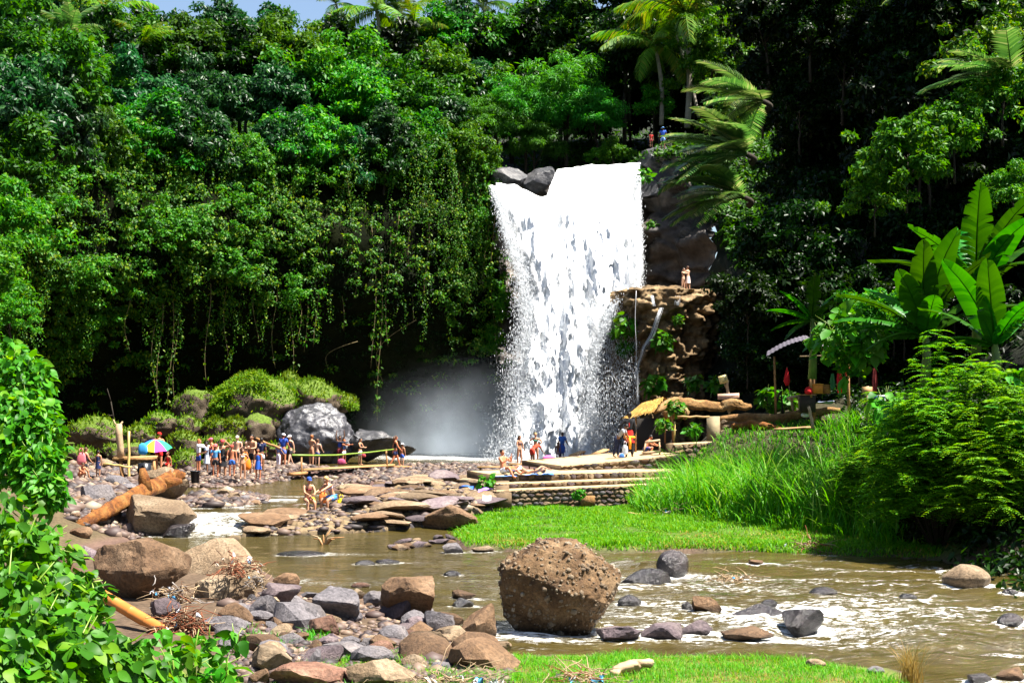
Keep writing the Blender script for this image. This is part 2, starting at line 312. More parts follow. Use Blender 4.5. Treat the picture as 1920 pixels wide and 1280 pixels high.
# ------------------------------------------------------------------ river water
RIVER_ROCKS = []            # (X, Y, radius) filled by the rock list, used for the foam
def water_level(X, Y): return .30*sstep(43.0, 48.0, Y+.6*fbm(np.stack([X*.5, Y*.2, 0*X], -1), 2, 90))*np.maximum(sstep(-1.2, -3.0, X), sstep(57, 61, Y))
def build_water():
    X, Y, nr, nc = fan(13, 104, 1.0045, -.40, .46, 520)
    p = np.stack([X, Y, 0*X], -1); lev = water_level(X, Y)
    fast = sstep(-3, 2, X)*sstep(42, 34, Y)                     # the swift right-hand reach
    q = np.stack([X*.55+.25*Y, Y*1.3, 0*X], -1)
    wv = .055*fbm(q*1.0, 3, 40)+.03*fbm(q*2.7, 3, 44)
    z = lev+wv*(.25+1.9*fast)*(1-.5*sstep(60, 80, Y))
    # standing waves where the stream speeds up
    ridge = lambda s, sc: (1-np.abs(fbm(np.stack([X*.32*sc+.7*fbm(p*.35, 2, s), Y*1.25*sc, 0*X], -1), 3, s+1)))**6
    r1 = ridge(50, .75); band = np.exp(-((Y-(26.8-.16*(X-4)+.5*np.sin(X*.8)))/1.5)**2)*sstep(1.5, 4, X); band2 = np.exp(-((Y-31.2+.06*X)/1.6)**2)*sstep(1.0, 3, X)*sstep(16, 8, X)
    cl_ = sstep(-.55, .2, fbm(p*np.array([.22, .5, 1]), 3, 95)); foam = np.clip(cl_*(fast*(.34*sstep(.5, .9, r1)*(.5+.6*fbm(p*.4, 2, 59)))+band*(.18+.8*sstep(.35, .85, ridge(53, .7)))+band2*(.12+.65*sstep(.45, .85, ridge(61, .8)))), 0, .95)
    z += .16*band*ridge(53, .7)+.09*band2*ridge(61, .8)
    for (rx, ry, rr) in RIVER_ROCKS:
        dx = (X-rx)/rr; dy = (Y-ry)/rr; near = np.abs(dx) < 9
        d = np.sqrt(dx*dx+(dy*1.2)**2); tail = np.exp(-((dy+.12*dx)/(.45+.12*np.clip(dx, 0, 9)))**2)*sstep(.3, 1.2, dx)*np.exp(-np.clip(dx, 0, 20)/2.6)
        w = sstep(2.2, 6, rx-X*0+np.zeros_like(X)+6)*1.0
        foam = np.maximum(foam, near*(sstep(1.6, 1.02, d)*.8+tail*1.1)*sstep(.30, .75, ridge(70, 1.5)*.6+.5+.35*fbm(p*3, 2, 77))*(.35+.65*(rx > -.5)))
    # the little cascade from the upper pool on the far side
    casc = sstep(42.0, 43.6, Y)*sstep(48.6, 46.6, Y)*sstep(-15.0, -13.6, X+0*Y)*sstep(-7.6, -8.9, X+.0*Y)
    cn = fbm(np.stack([X*2.2, Y*.8, 0*X], -1), 4, 81); foam = np.maximum(foam, casc*(.30+.55*sstep(-.3, .3, fbm(np.stack([X*1.1+.6*Y, Y*2.4-X*.8, 0*X], -1), 4, 82)))); z += casc*(.10*cn+.08)
    run = np.exp(-((Y-(42.0+.25*(X+14)))/.7)**2)*sstep(-17, -15, X)*sstep(-6, -9, X); foam = np.maximum(foam, run*sstep(.0, .4, cn)*.8)
    rip = np.exp(-((Y-53)/3.0)**2)*sstep(-12.4, -11.2, X)*sstep(-6.8, -8, X); foam = np.maximum(foam, rip*sstep(.1, .5, fbm(np.stack([X*1.3, Y*1.6, 0*X], -1), 3, 83)))
    # churned water at the foot of the fall
    pool = sstep(87, 97, Y-.35*np.abs(X-1.5)); pn = fbm(np.stack([X*.8, Y*1.1, 0*X], -1), 4, 85); foam = np.maximum(foam, np.clip(pool*1.4+.6*pn*sstep(83, 90, Y)*sstep(-16, -6, X), 0, 1)*sstep(-12, -5, X)); z += pool*.12*pn
    foam = np.maximum(foam, .32*sstep(.12, .5, fbm(np.stack([X*.7+.2*Y, Y*5, 0*X], -1), 3, 87))*fast*sstep(-.2, .2, fbm(p*.5, 2, 88)))
    V = np.stack([X, Y, z], -1).reshape(-1, 3); foam = foam.ravel()
    g = ground_z(X, Y, False).ravel(); keep = (z.ravel() > g-.6)
    Fq = grid_faces(nr, nc); Fq = Fq[keep[Fq].any(1)]
    used = np.unique(Fq); remap = np.full(len(V), -1); remap[used] = np.arange(len(used))
    me = new_mesh('river', V[used], remap[Fq].astype(np.int32), M_WATER, True); attr(me, 'foam', foam[used])
    return kind(obj('river', me), 'structure')
m, t, b, N, L = mat('river_water'); a = N('Attribute', attribute_name='foam'); tc = N('TexCoord')
mp = N('Mapping'); mp.inputs['Scale'].default_value = (.75, 2.4, 1); L(tc.outputs['Object'], mp.inputs[0])
nb = noise_n(N, L, 1.1, 3, mp.outputs[0]); rb = ramp(N, [(.3, (.036, .026, .006)), (.7, (.066, .050, .014))]); L(nb.outputs[0], rb.inputs[0])
nf = noise_n(N, L, 7.0, 6, mp.outputs[0], .75); mf = N('Math', operation='MULTIPLY_ADD'); L(nf.outputs[0], mf.inputs[0]); mf.inputs[1].default_value = 3.4; mf.inputs[2].default_value = -1.62
ad = N('Math', operation='ADD'); L(mf.outputs[0], ad.inputs[0]); fs = N('Math', operation='MULTIPLY'); fs.inputs[1].default_value = .60; L(a.outputs['Fac'], fs.inputs[0]); L(fs.outputs[0], ad.inputs[1]); cl = ramp(N, [(.26, (0,)*3), (.70, (1,)*3)]); L(ad.outputs[0], cl.inputs[0])
gate = N('Math', operation='MULTIPLY'); g2 = ramp(N, [(.02, (0,)*3), (.2, (1,)*3)]); L(a.outputs['Fac'], g2.inputs[0]); L(cl.outputs[0], gate.inputs[0]); L(g2.outputs[0], gate.inputs[1])
mx = N('MixRGB'); L(gate.outputs[0], mx.inputs[0]); L(rb.outputs[0], mx.inputs[1]); mx.inputs[2].default_value = (.78, .78, .76, 1); L(mx.outputs[0], b.inputs['Base Color'])
mr = N('MapRange'); mr.inputs[3].default_value = .07; mr.inputs[4].default_value = .7; L(gate.outputs[0], mr.inputs[0]); L(mr.outputs[0], b.inputs['Roughness']); b.inputs['IOR'].default_value = 1.33
bp = N('Bump'); bp.inputs['Strength'].default_value = .85; bp.inputs['Distance'].default_value = .09; n5 = noise_n(N, L, 4, 5, mp.outputs[0], .6); L(n5.outputs[0], bp.inputs['Height']); L(bp.outputs[0], b.inputs['Normal'])
M_WATER = m

# ------------------------------------------------------------------ cliffs and the hillside, one ruled sheet per stretch
PLAN = np.array([(-62, 30), (-48, 44), (-40, 60), (-33, 74), (-29, 80), (-23, 89), (-14, 96), (-6.5, 100), (-2.2, 101.6), (-1.2, 103.2), (3, 104.0), (9.0, 103.4), (9.6, 101.0), (11.5, 99.6), (14, 97), (16.5, 90), (19.5, 80), (22, 68), (25, 56), (29, 46), (35, 36), (46, 26)], float)
_seg = np.r_[0, np.cumsum(np.hypot(*np.diff(PLAN, axis=0).T))]; S_MAX = _seg[-1]
def plan(s): return np.stack([np.interp(s, _seg, PLAN[:, 0]), np.interp(s, _seg, PLAN[:, 1])], -1)
def plan_s(s, w=1.2): return (plan(s-w)+plan(s)*2+plan(s+w))/4
def plan_out(s):
    d = plan_s(np.clip(s+2.5, 0, S_MAX))-plan_s(np.clip(s-2.5, 0, S_MAX)); d /= np.linalg.norm(d, axis=-1, keepdims=True)+1e-9
    return np.stack([-d[..., 1], d[..., 0]], -1)
S_FALL0, S_FALL1, S_R = _seg[9], _seg[11], _seg[14]
RIM_S = np.array([0, _seg[2], _seg[4], _seg[5], _seg[6], _seg[8], _seg[9], _seg[11], _seg[12], _seg[13], _seg[14], _seg[15], _seg[16], _seg[18], _seg[21]])
RIM_Z = np.array([17, 19, 20, 21, 20.5, 21, 20.3, 20.9, 21.3, 21.3, 16, 9, 6, 5, 4.0])
def rim(s): return np.interp(s, RIM_S, RIM_Z)
def cliff_pt(s, z):
    """a point on the cliff face at plan length s, height z"""
    p = plan_s(s); o = plan_out(s); lw = sstep(S_FALL0-.5, S_FALL0-6, s); H = rim(s)
    # overhang: a hollow below, a bulge above
    rec = lw*(3.0*sstep(9.5, 3.0, z)*sstep(-1, 2, z)-2.4*sstep(8, 12, z)*sstep(H+1, 15, z))
    bs = sstep(S_FALL1-.5, S_FALL1+1.5, s)
    rec = rec+bs*(.5*np.sin(z*1.9+.6*np.sin(s))+.04*(z-10))+(1-lw)*(1-bs)*(.6*np.sin(z*.9))
    q = np.stack([p[..., 0], p[..., 1], z], -1); n = 1.3*fbm(q*.22, 3, 21)+.5*fbm(q*.9, 3, 24)
    blk = worley(q*np.array([.5, .5, .85]), 31); n = n+(blk[2]-.5)*1.3*bs+.5*np.clip(blk[1]-blk[0], 0, .3)
    r_ = rec-n*(.9+.0*lw); return np.stack([p[..., 0]+o[..., 0]*r_, p[..., 1]+o[..., 1]*r_, z+0*r_], -1)
def hill_pt(s, d):
    p = plan_s(s); o = plan_out(s); H = rim(s); fall = sstep(S_FALL0-3, S_FALL0+1, s)*sstep(S_FALL1+4, S_FALL1-1, s); right = sstep(S_FALL1+3, S_R+6, s)
    up = (1-right)*((.20*d)*(1-fall)+fall*(.32*np.clip(d-9, 0, 99)))+right*(1.05*np.clip(d, 0, 12)+.55*np.clip(d-12, 0, 30))
    q = np.stack([p[..., 0]+o[..., 0]*d, p[..., 1]+o[..., 1]*d, H+up], -1); q[..., 2] += .8*fbm(q*.2, 3, 27)*np.clip(d/3, 0, 1); return q
M_CLIFF = rock_mat('mossy_cliff_shaded', (.003, .005, .002), (.007, .010, .003), (.014, .018, .005), scale=.35, fine=4, objvar=0, spec=.03)  # shade of the cliff hollow put into this near-black mossy colour
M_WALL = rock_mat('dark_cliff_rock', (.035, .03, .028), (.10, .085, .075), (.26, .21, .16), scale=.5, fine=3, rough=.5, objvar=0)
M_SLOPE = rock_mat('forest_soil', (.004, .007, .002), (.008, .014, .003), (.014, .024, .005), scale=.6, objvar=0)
def sheet(name, s0, s1, ns, nz, m, hill_d):
    s = np.linspace(s0, s1, ns); Sg, Tg = np.meshgrid(s, np.linspace(0, 1, nz), indexing='ij')
    A = cliff_pt(Sg, -1+(rim(Sg)+1)*Tg); d = np.r_[np.linspace(1, 12, 14), np.linspace(14, hill_d, 16)]
    Sh, Dh = np.meshgrid(s, d, indexing='ij'); B = hill_pt(Sh, Dh); V = np.concatenate([A, B], 1)
    fa = grid_faces(ns, nz+30)[:, ::-1]; mi = np.tile((np.arange(nz+29) >= nz+2).astype(np.int32), ns-1)
    return kind(obj(name, new_mesh(name, V.reshape(-1, 3), fa, [m, M_SLOPE], True, mi)), 'structure')
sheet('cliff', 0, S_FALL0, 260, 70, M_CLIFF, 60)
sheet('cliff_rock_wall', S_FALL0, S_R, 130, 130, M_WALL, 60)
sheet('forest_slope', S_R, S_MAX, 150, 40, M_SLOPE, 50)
# ------------------------------------------------------------------ rocks
def ico(sub):
    bm = bmesh.new(); bmesh.ops.create_icosphere(bm, subdivisions=sub, radius=1); bm.verts.ensure_lookup_table()
    V = np.array([v.co[:] for v in bm.verts]); Fc = np.array([[v.index for v in f.verts] for f in bm.faces], np.int32); bm.free(); return V, Fc
ICO = {k: ico(k) for k in (1, 2, 3, 4, 5, 6)}
def rock_mesh(name, seed, size, sub=4, cuts=15, rough=.06, angular=1.0, m=None, flat=False, under=0.0):
    r = np.random.default_rng(seed); V, Fc = ICO[sub]; V = V.copy()
    for k in range(cuts):
        n = r.normal(size=3); n /= np.linalg.norm(n); d = r.uniform(.42, .80) if angular > .5 else r.uniform(.78, .96)
        t = V@n-d; V -= np.where(t > 0, t*(.96 if angular > .5 else .8), 0)[:, None]*n
    for ax in range(3): e = V[:, ax]; V[:, ax] = (e-e.min())/(e.max()-e.min())*2-1
    q = V*1.0+seed*3.7
    V *= (1+rough*1.6*fbm(q*1.3, 3, seed)+rough*1.1*fbm(q*4, 4, seed+3))[:, None]
    if under: lo = np.clip(.25-V[:, 2], 0, 1.3); V[:, 1] += np.where(V[:, 1] < 0, -V[:, 1], 0)*np.clip(under*lo, 0, .9); V[:, 0] *= 1-.22*under*lo
    V *= np.array(size)/2
    me = new_mesh(name, V, Fc, m, not flat)
    if angular > .5 and not flat: me.set_sharp_from_angle(angle=math.radians(17 if sub >= 4 else 30))
    return me
ROCK_N = [0]
def rock(px, py, w, h, mk, label, z=None, depth=None, cuts=15, rough=.06, ang=1.0, name='rock', group='rocks along the river', rot=None, sub=4, sink=.22, cat='rock', foam=True, under=.35):
    """a rock whose foot stands at photo pixel (px,py), w x h pixels in the picture"""
    ROCK_N[0] += 1
    if z is None:
        c = G(px, py, 0)
        for _ in range(6): z = max(float(ground_z(np.array([c.x]), np.array([c.y]), False)[0]), -.05 if c.y < 43 else .25); c = G(px, py, z)
    else: c = G(px, py, z)
    if mk == 'wet' and c.y < 43: h *= 1.2; c.z += .01; under = 0; sink = .35
    k = c.y/F; sw, sh = w*k, h*k; sd = depth or sw*.8
    me = rock_mesh(name, 100+ROCK_N[0], (sw, sd, sh*(1+sink)), sub, cuts, rough, ang, RK[mk], under=under)
    o = obj(name, me, None, (c.x, c.y+sd*.42, c.z+sh*(1-sink)/2), rot or (0, 0, 0)); tag(o, label, cat, group)
    if foam and c.z < .12 and c.y < 43: RIVER_ROCKS.append((c.x, c.y+sd*.42, sw*.5))
    return o
R = rock
R(240, 1144, 176, 130, 'brown', 'big rounded brown boulder with a shaded front above the orange pipe', rough=.07, cuts=11, ang=.6, depth=2.4, sub=5, z=.15, under=.75)
R(395, 1088, 185, 72, 'tan', 'flat pale tan slab lying behind the debris beside the big brown boulder', cuts=20, depth=2.2, z=.1)
R(410, 1146, 122, 72, 'tan', 'square tan block in front of the pale slab, debris piled behind it', cuts=20, depth=1.3, sub=5, z=.1)
R(280, 1006, 140, 70, 'tan', 'pale sloping slab under the big orange log', cuts=20, depth=2.0, rot=(0, .18, 0), z=.0)
R(128, 984, 84, 52, 'brown', 'brown rounded stone at the low end of the orange log', ang=.3)
R(178, 950, 66, 40, 'grey', 'grey stone behind the orange log beside the bank')
R(330, 1008, 62, 22, 'wet', 'low dark wet rock in the white cascade', z=.0)
R(300, 935, 90, 60, 'tan', 'tan stone propping the raised end of the orange log', z=.5)
R(535, 1112, 54, 38, 'brown', 'rounded brown and grey stone at the water edge by the debris')
R(518, 1135, 82, 38, 'purple', 'flat topped purple grey slab on the bank near the debris', depth=.8)
R(496, 1162, 62, 46, 'grey', 'blunt grey stone below the flat purple slab')
R(555, 1168, 56, 50, 'grey', 'smooth bluish grey stone next to the large dark stone')
R(626, 1165, 98, 60, 'grey', 'large dark grey stone with a bowl shaped shiny top', depth=1.0, cuts=12, sub=5, under=.6)
R(763, 1164, 118, 82, 'brown', 'big wedge shaped brown rock with a pale pointed top at the water edge', depth=1.1, cuts=14, sub=5, rot=(0, -.25, 0), under=.6)
R(700, 1138, 46, 28, 'grey', 'small grey stone just behind the wedge shaped brown rock')
R(668, 1122, 30, 18, 'tan', 'small tan stone at the water edge behind the dark stone')
R(606, 1192, 64, 36, 'red', 'reddish brown stone in front of the large dark grey stone')
R(778, 1182, 46, 26, 'purple', 'rounded purple grey stone in front of the wedge rock')
R(822, 1190, 58, 44, 'grey', 'grey stone with a yellowish lower half beside the leaning slab')
R(900, 1206, 100, 50, 'brown', 'long brown slab leaning up against the huge pebbly boulder', depth=.5, rot=(0, -.62, .2), cuts=20)
R(797, 1222, 90, 38, 'tan', 'broad tan stone half hidden behind the grass', depth=.7)
R(845, 1212, 44, 22, 'tan', 'small pale stone between the leaning slab and the broad tan stone')
R(606, 1217, 54, 24, 'purple', 'flat stone behind the blue grey slab in the grass')
R(651, 1217, 44, 24, 'grey', 'light grey stone touching the blue grey slab')
R(648, 1234, 98, 28, 'grey', 'long low blue grey slab lying in the grass', depth=.6)
R(503, 1258, 80, 44, 'tan', 'tan angular slab beside the leafy shrub at the picture bottom', depth=.6)
R(588, 1250, 26, 34, 'grey', 'small dark upright stone standing in the grass')
R(528, 1240, 40, 24, 'purple', 'mauve stone behind the small upright stone')
R(575, 1288, 160, 42, 'red', 'wide flat red brown slab at the bottom edge', depth=.7, cuts=20)
R(712, 1290, 134, 48, 'tan', 'wide tan slab with a flat top at the bottom edge of the grass', depth=.6, cuts=20)
R(484, 1285, 40, 30, 'brown', 'small brown stone at the bottom edge by the shrub')
R(438, 1176, 68, 44, 'brown', 'brown stone with grey facets below the square tan block', cuts=20)
R(303, 1162, 66, 38, 'purple', 'purple grey stone above the root tangle')
R(420, 1186, 84, 30, 'grey', 'flat grey slab beside the root tangle')
R(476, 1102, 38, 34, 'tan', 'whitish stone wrapped in debris at the edge of the tan block')
R(735, 1205, 40, 20, 'red', 'little reddish stone among driftwood pieces')
R(690, 1212, 36, 18, 'tan', 'little tan stone in front of the striped driftwood')
R(560, 1205, 36, 20, 'brown', 'little brown stone left of the reddish stone')
R(925, 1232, 70, 26, 'tan', 'tan pointed stone at the grass edge under the pebbly boulder')
R(1264, 1084, 62, 42, 'wet', 'dark smooth rock with water piling up behind it near the grassy bank', ang=.3)
R(1213, 1103, 98, 30, 'wet', 'long wet black rock ledge spilling little threads of water', depth=.8)
R(1182, 1141, 46, 20, 'wet', 'low dark rock in the rapids touching the pebbly boulder', ang=.3)
R(1328, 1151, 58, 34, 'brown', 'brown pointed rock standing in midstream')
R(1293, 1146, 28, 14, 'wet', 'tiny black rock next to the brown pointed rock')
R(1164, 1212, 82, 38, 'purple', 'purple grey slab nearest the pebbly boulder at the grass edge', cuts=20, depth=.8)
R(1246, 1210, 88, 36, 'purple', 'flat mauve slab with a crack, middle one of three', cuts=20, depth=.9)
R(1304, 1197, 64, 30, 'purple', 'square mauve slab at the far end of three slabs', cuts=20, depth=.7)
R(1412, 1208, 100, 26, 'brown', 'flat brown wedge of rock lying in the stream', cuts=20, depth=.9, rot=(0, -.1, 0))
R(1418, 1175, 116, 32, 'wet', 'long jagged black rock in midstream', rough=.1, depth=.9)
R(1510, 1192, 78, 42, 'wet', 'sharp dark rock at the end of the jagged black rock', cuts=20)
R(1535, 1168, 50, 16, 'wet', 'low black rock with white water running off it')
R(1418, 1064, 28, 15, 'brown', 'small brown rock near the far grassy bank')
R(1823, 1110, 90, 48, 'tan', 'rounded tan boulder alone in the river under the dark trees', ang=.2, cuts=5, rough=.025, depth=1.0, sub=5)
R(1763, 1077, 18, 10, 'wet', 'tiny dark stone beside the rounded tan boulder')
R(1898, 1122, 34, 14, 'wet', 'small dark rock downstream of the rounded tan boulder')
R(1444, 1139, 30, 12, 'wet', 'small black rock just upstream of the jagged black rock', ang=.3)
R(1548, 1122, 52, 16, 'wet', 'half sunken black rock in the middle of the rapids', ang=.3)
R(1706, 1127, 34, 11, 'wet', 'half sunken dark rock in the smooth water', ang=.3)
R(1900, 1178, 50, 22, 'wet', 'dark rock in white water at the picture edge', ang=.3)
R(1893, 1158, 26, 11, 'wet', 'small dark rock above the white water at the picture edge', ang=.3)
R(1532, 1254, 38, 18, 'tan', 'small tan stone behind the near grass', ang=.3)
R(1645, 1266, 34, 16, 'grey', 'small grey stone by the dry grass tuft', ang=.3)
R(1902, 1284, 56, 30, 'brown', 'brown slab at the bottom corner of the river', cuts=20)
R(1845, 1288, 50, 18, 'wet', 'wet black rock at the bottom corner of the river')
R(683, 1063, 40, 10, 'wet', 'dark hump just breaking the calm water', ang=.3)
R(725, 1060, 46, 9, 'wet', 'smooth dark hump beside a white ripple', ang=.3)
R(848, 1083, 34, 10, 'wet', 'dark hump in the ripples beside the wedge rock', ang=.3)
R(869, 1127, 46, 20, 'brown', 'brown stone in the water between wedge rock and pebbly boulder')
R(866, 1142, 46, 16, 'wet', 'black wet stone in front of the brown stone in the water')
R(849, 1040, 40, 22, 'grey', 'angular blue grey rock at the tip of the gravel spit')
R(905, 1036, 44, 12, 'tan', 'pale stone at the water edge under the grass bank')
R(675, 1105, 36, 12, 'red', 'reddish stone awash near the dark grey stone', ang=.3)
R(838, 990, 125, 44, 'brown', 'broad brown block of rock under the end of the rocky shelf', z=.1, depth=1.4, cuts=18)
R(560, 1045, 0.1+90, 7, 'wet', 'flat dark rock barely awash in the calm water', ang=.3)
# the huge pebbly boulder
def conglomerate():
    c = G(1050, 1203, -.05); k = c.y/F; sw, sh, sd = 236*k, 176*k, 2.0
    r = np.random.default_rng(5); V, Fc = ICO[6]; V = V.copy()
    for n, d in (((0, -.2, 1), .82), ((-.55, -.8, -.25), .70), ((.6, -.6, .35), .78), ((.95, -.1, -.3), .8), ((-.95, 0, .1), .84), ((-.6, 0, .8), .86), ((.65, .0, .75), .84), ((.3, -.8, -.55), .74), ((0, 1, 0), .8), ((-.1, -.75, .62), .84)):
        n = np.array(n)/np.linalg.norm(n); t = V@n-d; V -= np.where(t > 0, t*.9, 0)[:, None]*n
    for ax in range(3): e = V[:, ax]; V[:, ax] = (e-e.min())/(e.max()-e.min())*2-1
    lo = np.clip(-.05-V[:, 2], 0, 1); V[:, 0] *= 1-.30*lo; V[:, 1] += np.where(V[:, 1] < 0, -V[:, 1], 0)*np.clip(.85*lo*(1-.45*sstep(.1, .7, V[:, 0])), 0, .85)
    V *= np.array((sw, sd, sh*1.15))/2; nn = V/np.linalg.norm(V, axis=1, keepdims=True)
    f1, f2, ci = worley(V*7.5, 3); g1, g2, gi = worley(V*15, 9)
    dsp = .11*fbm(V*2.2, 5, 2)+.13*np.clip(.5-f1, 0, .5)*(ci > .35)+.06*np.clip(.5-g1, 0, .5)*(gi > .4)-.12*np.clip(-fbm(V*4.5, 3, 8)-.12, 0, .4)
    V += nn*dsp[:, None]
    o = thing('conglomerate_boulder', 'huge rough boulder studded with pebbles standing in the river', 'boulder', (c.x, c.y+sd*.42, c.z+sh*.44), (0, 0, 0), 'rocks along the river')
    obj('boulder_core', new_mesh('boulder_core', V, Fc, RK['conglo'], True), o)
    pv, pf = ICO[1]; idx = r.choice(len(V), 900, False); VV = []; FF = []
    for j, i in enumerate(idx):
        s = r.uniform(.014, .034)*(1.8 if r.random() < .14 else 1); q = pv*s*r.uniform(.6, 1.3, 3); VV.append(q+V[i]+nn[i]*s*.15); FF.append(pf+j*len(pv))
    kind(obj('pebbles', new_mesh('pebbles', np.concatenate(VV), np.concatenate(FF), RK['pebble'], False), o), 'stuff')
    RIVER_ROCKS.append((c.x+.2, c.y+.6, sw*.47))
conglomerate()

# mossy boulders under the cliff: foot pixel, size
def mossy(px, py, w, h, label, Y, mk='moss', tufts=0, **kw):
    ROCK_N[0] += 1; k = Y/F; sw, sh = w*k, h*k; sd = kw.get('depth', sw*.85); c = P(px, py, Y)
    me = rock_mesh('mossy_boulder', 300+ROCK_N[0], (sw, sd, sh*1.3), kw.get('sub', 4), kw.get('cuts', 12), kw.get('rough', .17), kw.get('ang', .42 if mk == 'moss' else .6), RK[mk])
    t_ = thing('mossy_boulder' if mk == 'moss' else 'boulder', label, 'boulder', (c.x, c.y, c.z+sh*.35), (0, 0, 0), 'boulders heaped under the cliff')
    obj('stone', me, t_)
    if tufts:
        n = len(me.vertices); co = np.zeros(n*3, np.float32); me.vertices.foreach_get('co', co); co = co.reshape(-1, 3); nv = np.zeros(n*3, np.float32); me.vertices.foreach_get('normal', nv); nv = nv.reshape(-1, 3)
        r = np.random.default_rng(ROCK_N[0]); ok = np.where(nv[:, 2]+.5*fbm(co*1.5, 2, 3) > .0)[0]; i = r.choice(ok, tufts); Pp = co[i]+r.normal(0, sw*.02, (tufts, 3)); D = nv[i]*.6+np.array([0, 0, .8])+r.normal(0, .45, (tufts, 3))
        kind(obj('moss', leaves_mesh('moss', Pp, D, r.normal(size=(tufts, 3)), r.uniform(.10, .30, tufts), r.uniform(.05, .12, tufts), LF['moss']), t_), 'stuff')
    return t_
def leaves_mesh(name, C, D, N, Ln, Wd, m, fold=.15, pos=.42):
    D = D/(np.linalg.norm(D, axis=1, keepdims=True)+1e-9); S = np.cross(D, N); S /= np.linalg.norm(S, axis=1, keepdims=True)+1e-9; U = np.cross(S, D)
    Ln = Ln[:, None]; Wd = Wd[:, None]; mid = C+D*Ln*pos+U*Wd*fold
    V = np.stack([C, mid+S*Wd*.5, C+D*Ln-U*Ln*.08, mid-S*Wd*.5], 1).reshape(-1, 3); b = np.arange(len(C))[:, None]*4
    return new_mesh(name, V, np.concatenate([b+np.array([[0, 1, 2]]), b+np.array([[0, 2, 3]])]).astype(np.int32), m)
for a in [
 (365, 790, 84, 60, 'grey green boulder with a mossy shoulder at the end of the heap', 79, 'moss', 400),
 (478, 800, 150, 92, 'largest moss covered boulder crowned with green tufts', 80, 'moss', 3000),
 (575, 775, 120, 62, 'mossy hump just behind the big wet boulder', 82, 'moss', 1600),
 (470, 745, 70, 50, 'bushy moss mound on top of the heap', 82, 'moss', 1200),
 (545, 750, 60, 48, 'moss cushion between the top mound and the wet boulder', 83, 'moss', 800),
 (636, 765, 70, 26, 'flat mossy stone reaching out over the dark pool', 84, 'moss', 700),
 (403, 822, 46, 38, 'bright green cushion of moss low on the heap', 77, 'moss', 700),
 (440, 822, 42, 38, 'smaller green moss cushion beside its twin', 77, 'moss', 600),
 (482, 825, 66, 50, 'bare brown boulder below the mossy crown', 77.5, 'moss', 0),
 (520, 815, 60, 80, 'dark boulder wedged against the wet boulder', 81, 'moss', 200),
 (352, 815, 50, 34, 'brownish mossy stone above the crowd', 77, 'moss', 250),
 (420, 845, 70, 30, 'flat mossy stone behind the white shirted man', 75, 'moss', 300),
 (345, 850, 60, 40, 'olive moss stone beside the umbrella', 74, 'moss', 500),
 (350, 885, 55, 40, 'mossy stone above the black bucket', 72, 'moss', 350),
 (300, 808, 60, 34, 'low mossy stone behind the tall stump', 76, 'moss', 250),
 (180, 830, 110, 46, 'long mossy block at the dark foot of the cliff', 74, 'moss', 500),
 (262, 832, 60, 34, 'mossy block beside the tall stump', 73, 'moss', 300),
 (150, 865, 60, 30, 'dim mossy stone behind the walking women', 70, 'moss', 150),
 (235, 862, 80, 32, 'grey brown mossy stone under the umbrella', 71, 'moss', 150),
 (520, 855, 60, 26, 'greenish stone between the two groups of bathers', 76, 'moss', 60),
 (700, 850, 90, 45, 'dark jagged rock behind the wet boulder at the pool', 84, 'lip', 0),
 (745, 852, 60, 24, 'low dark rock at the edge of the spray', 88, 'lip', 0),
]: mossy(*(a[:5]+(a[5]+(8 if a[0] > 340 and a[1] < 830 else 3),)+a[6:]))
mossy(592, 868, 156, 112, 'big rounded wet boulder shining silver behind the bathers', 88, 'slick', 0, ang=.4, cuts=12, rough=.11, sub=6, depth=4.5)
for a in [
 (958, 352, 70, 36, 'black lip rock at the top of the fall with a pale streak of water', 101.2),
 (1012, 366, 62, 50, 'dark pointed lip rock splitting the fall in two', 101.0),
 (930, 348, 30, 22, 'small grey lip rock at the edge of the fall', 101.2),
 (1228, 325, 66, 50, 'grey rounded rock above the fall under the two walkers', 101.5),
 (1215, 372, 50, 46, 'dark rock beside the top of the fall', 100.6),
 (1268, 330, 60, 42, 'dark boulder behind the palm fronds on the cliff top', 101)]:
    ROCK_N[0] += 1; k = a[5]/F; c = P(a[0], a[1], a[5]); o = obj('lip_rock', rock_mesh('lip_rock', 500+ROCK_N[0], (a[2]*k, a[2]*k*.9, a[3]*k*1.1), 4, 9, .06, .6, RK['lip']), None, (c.x, c.y, c.z+a[3]*k*.5)); tag(o, a[4], 'rock', 'rocks along the lip of the fall')

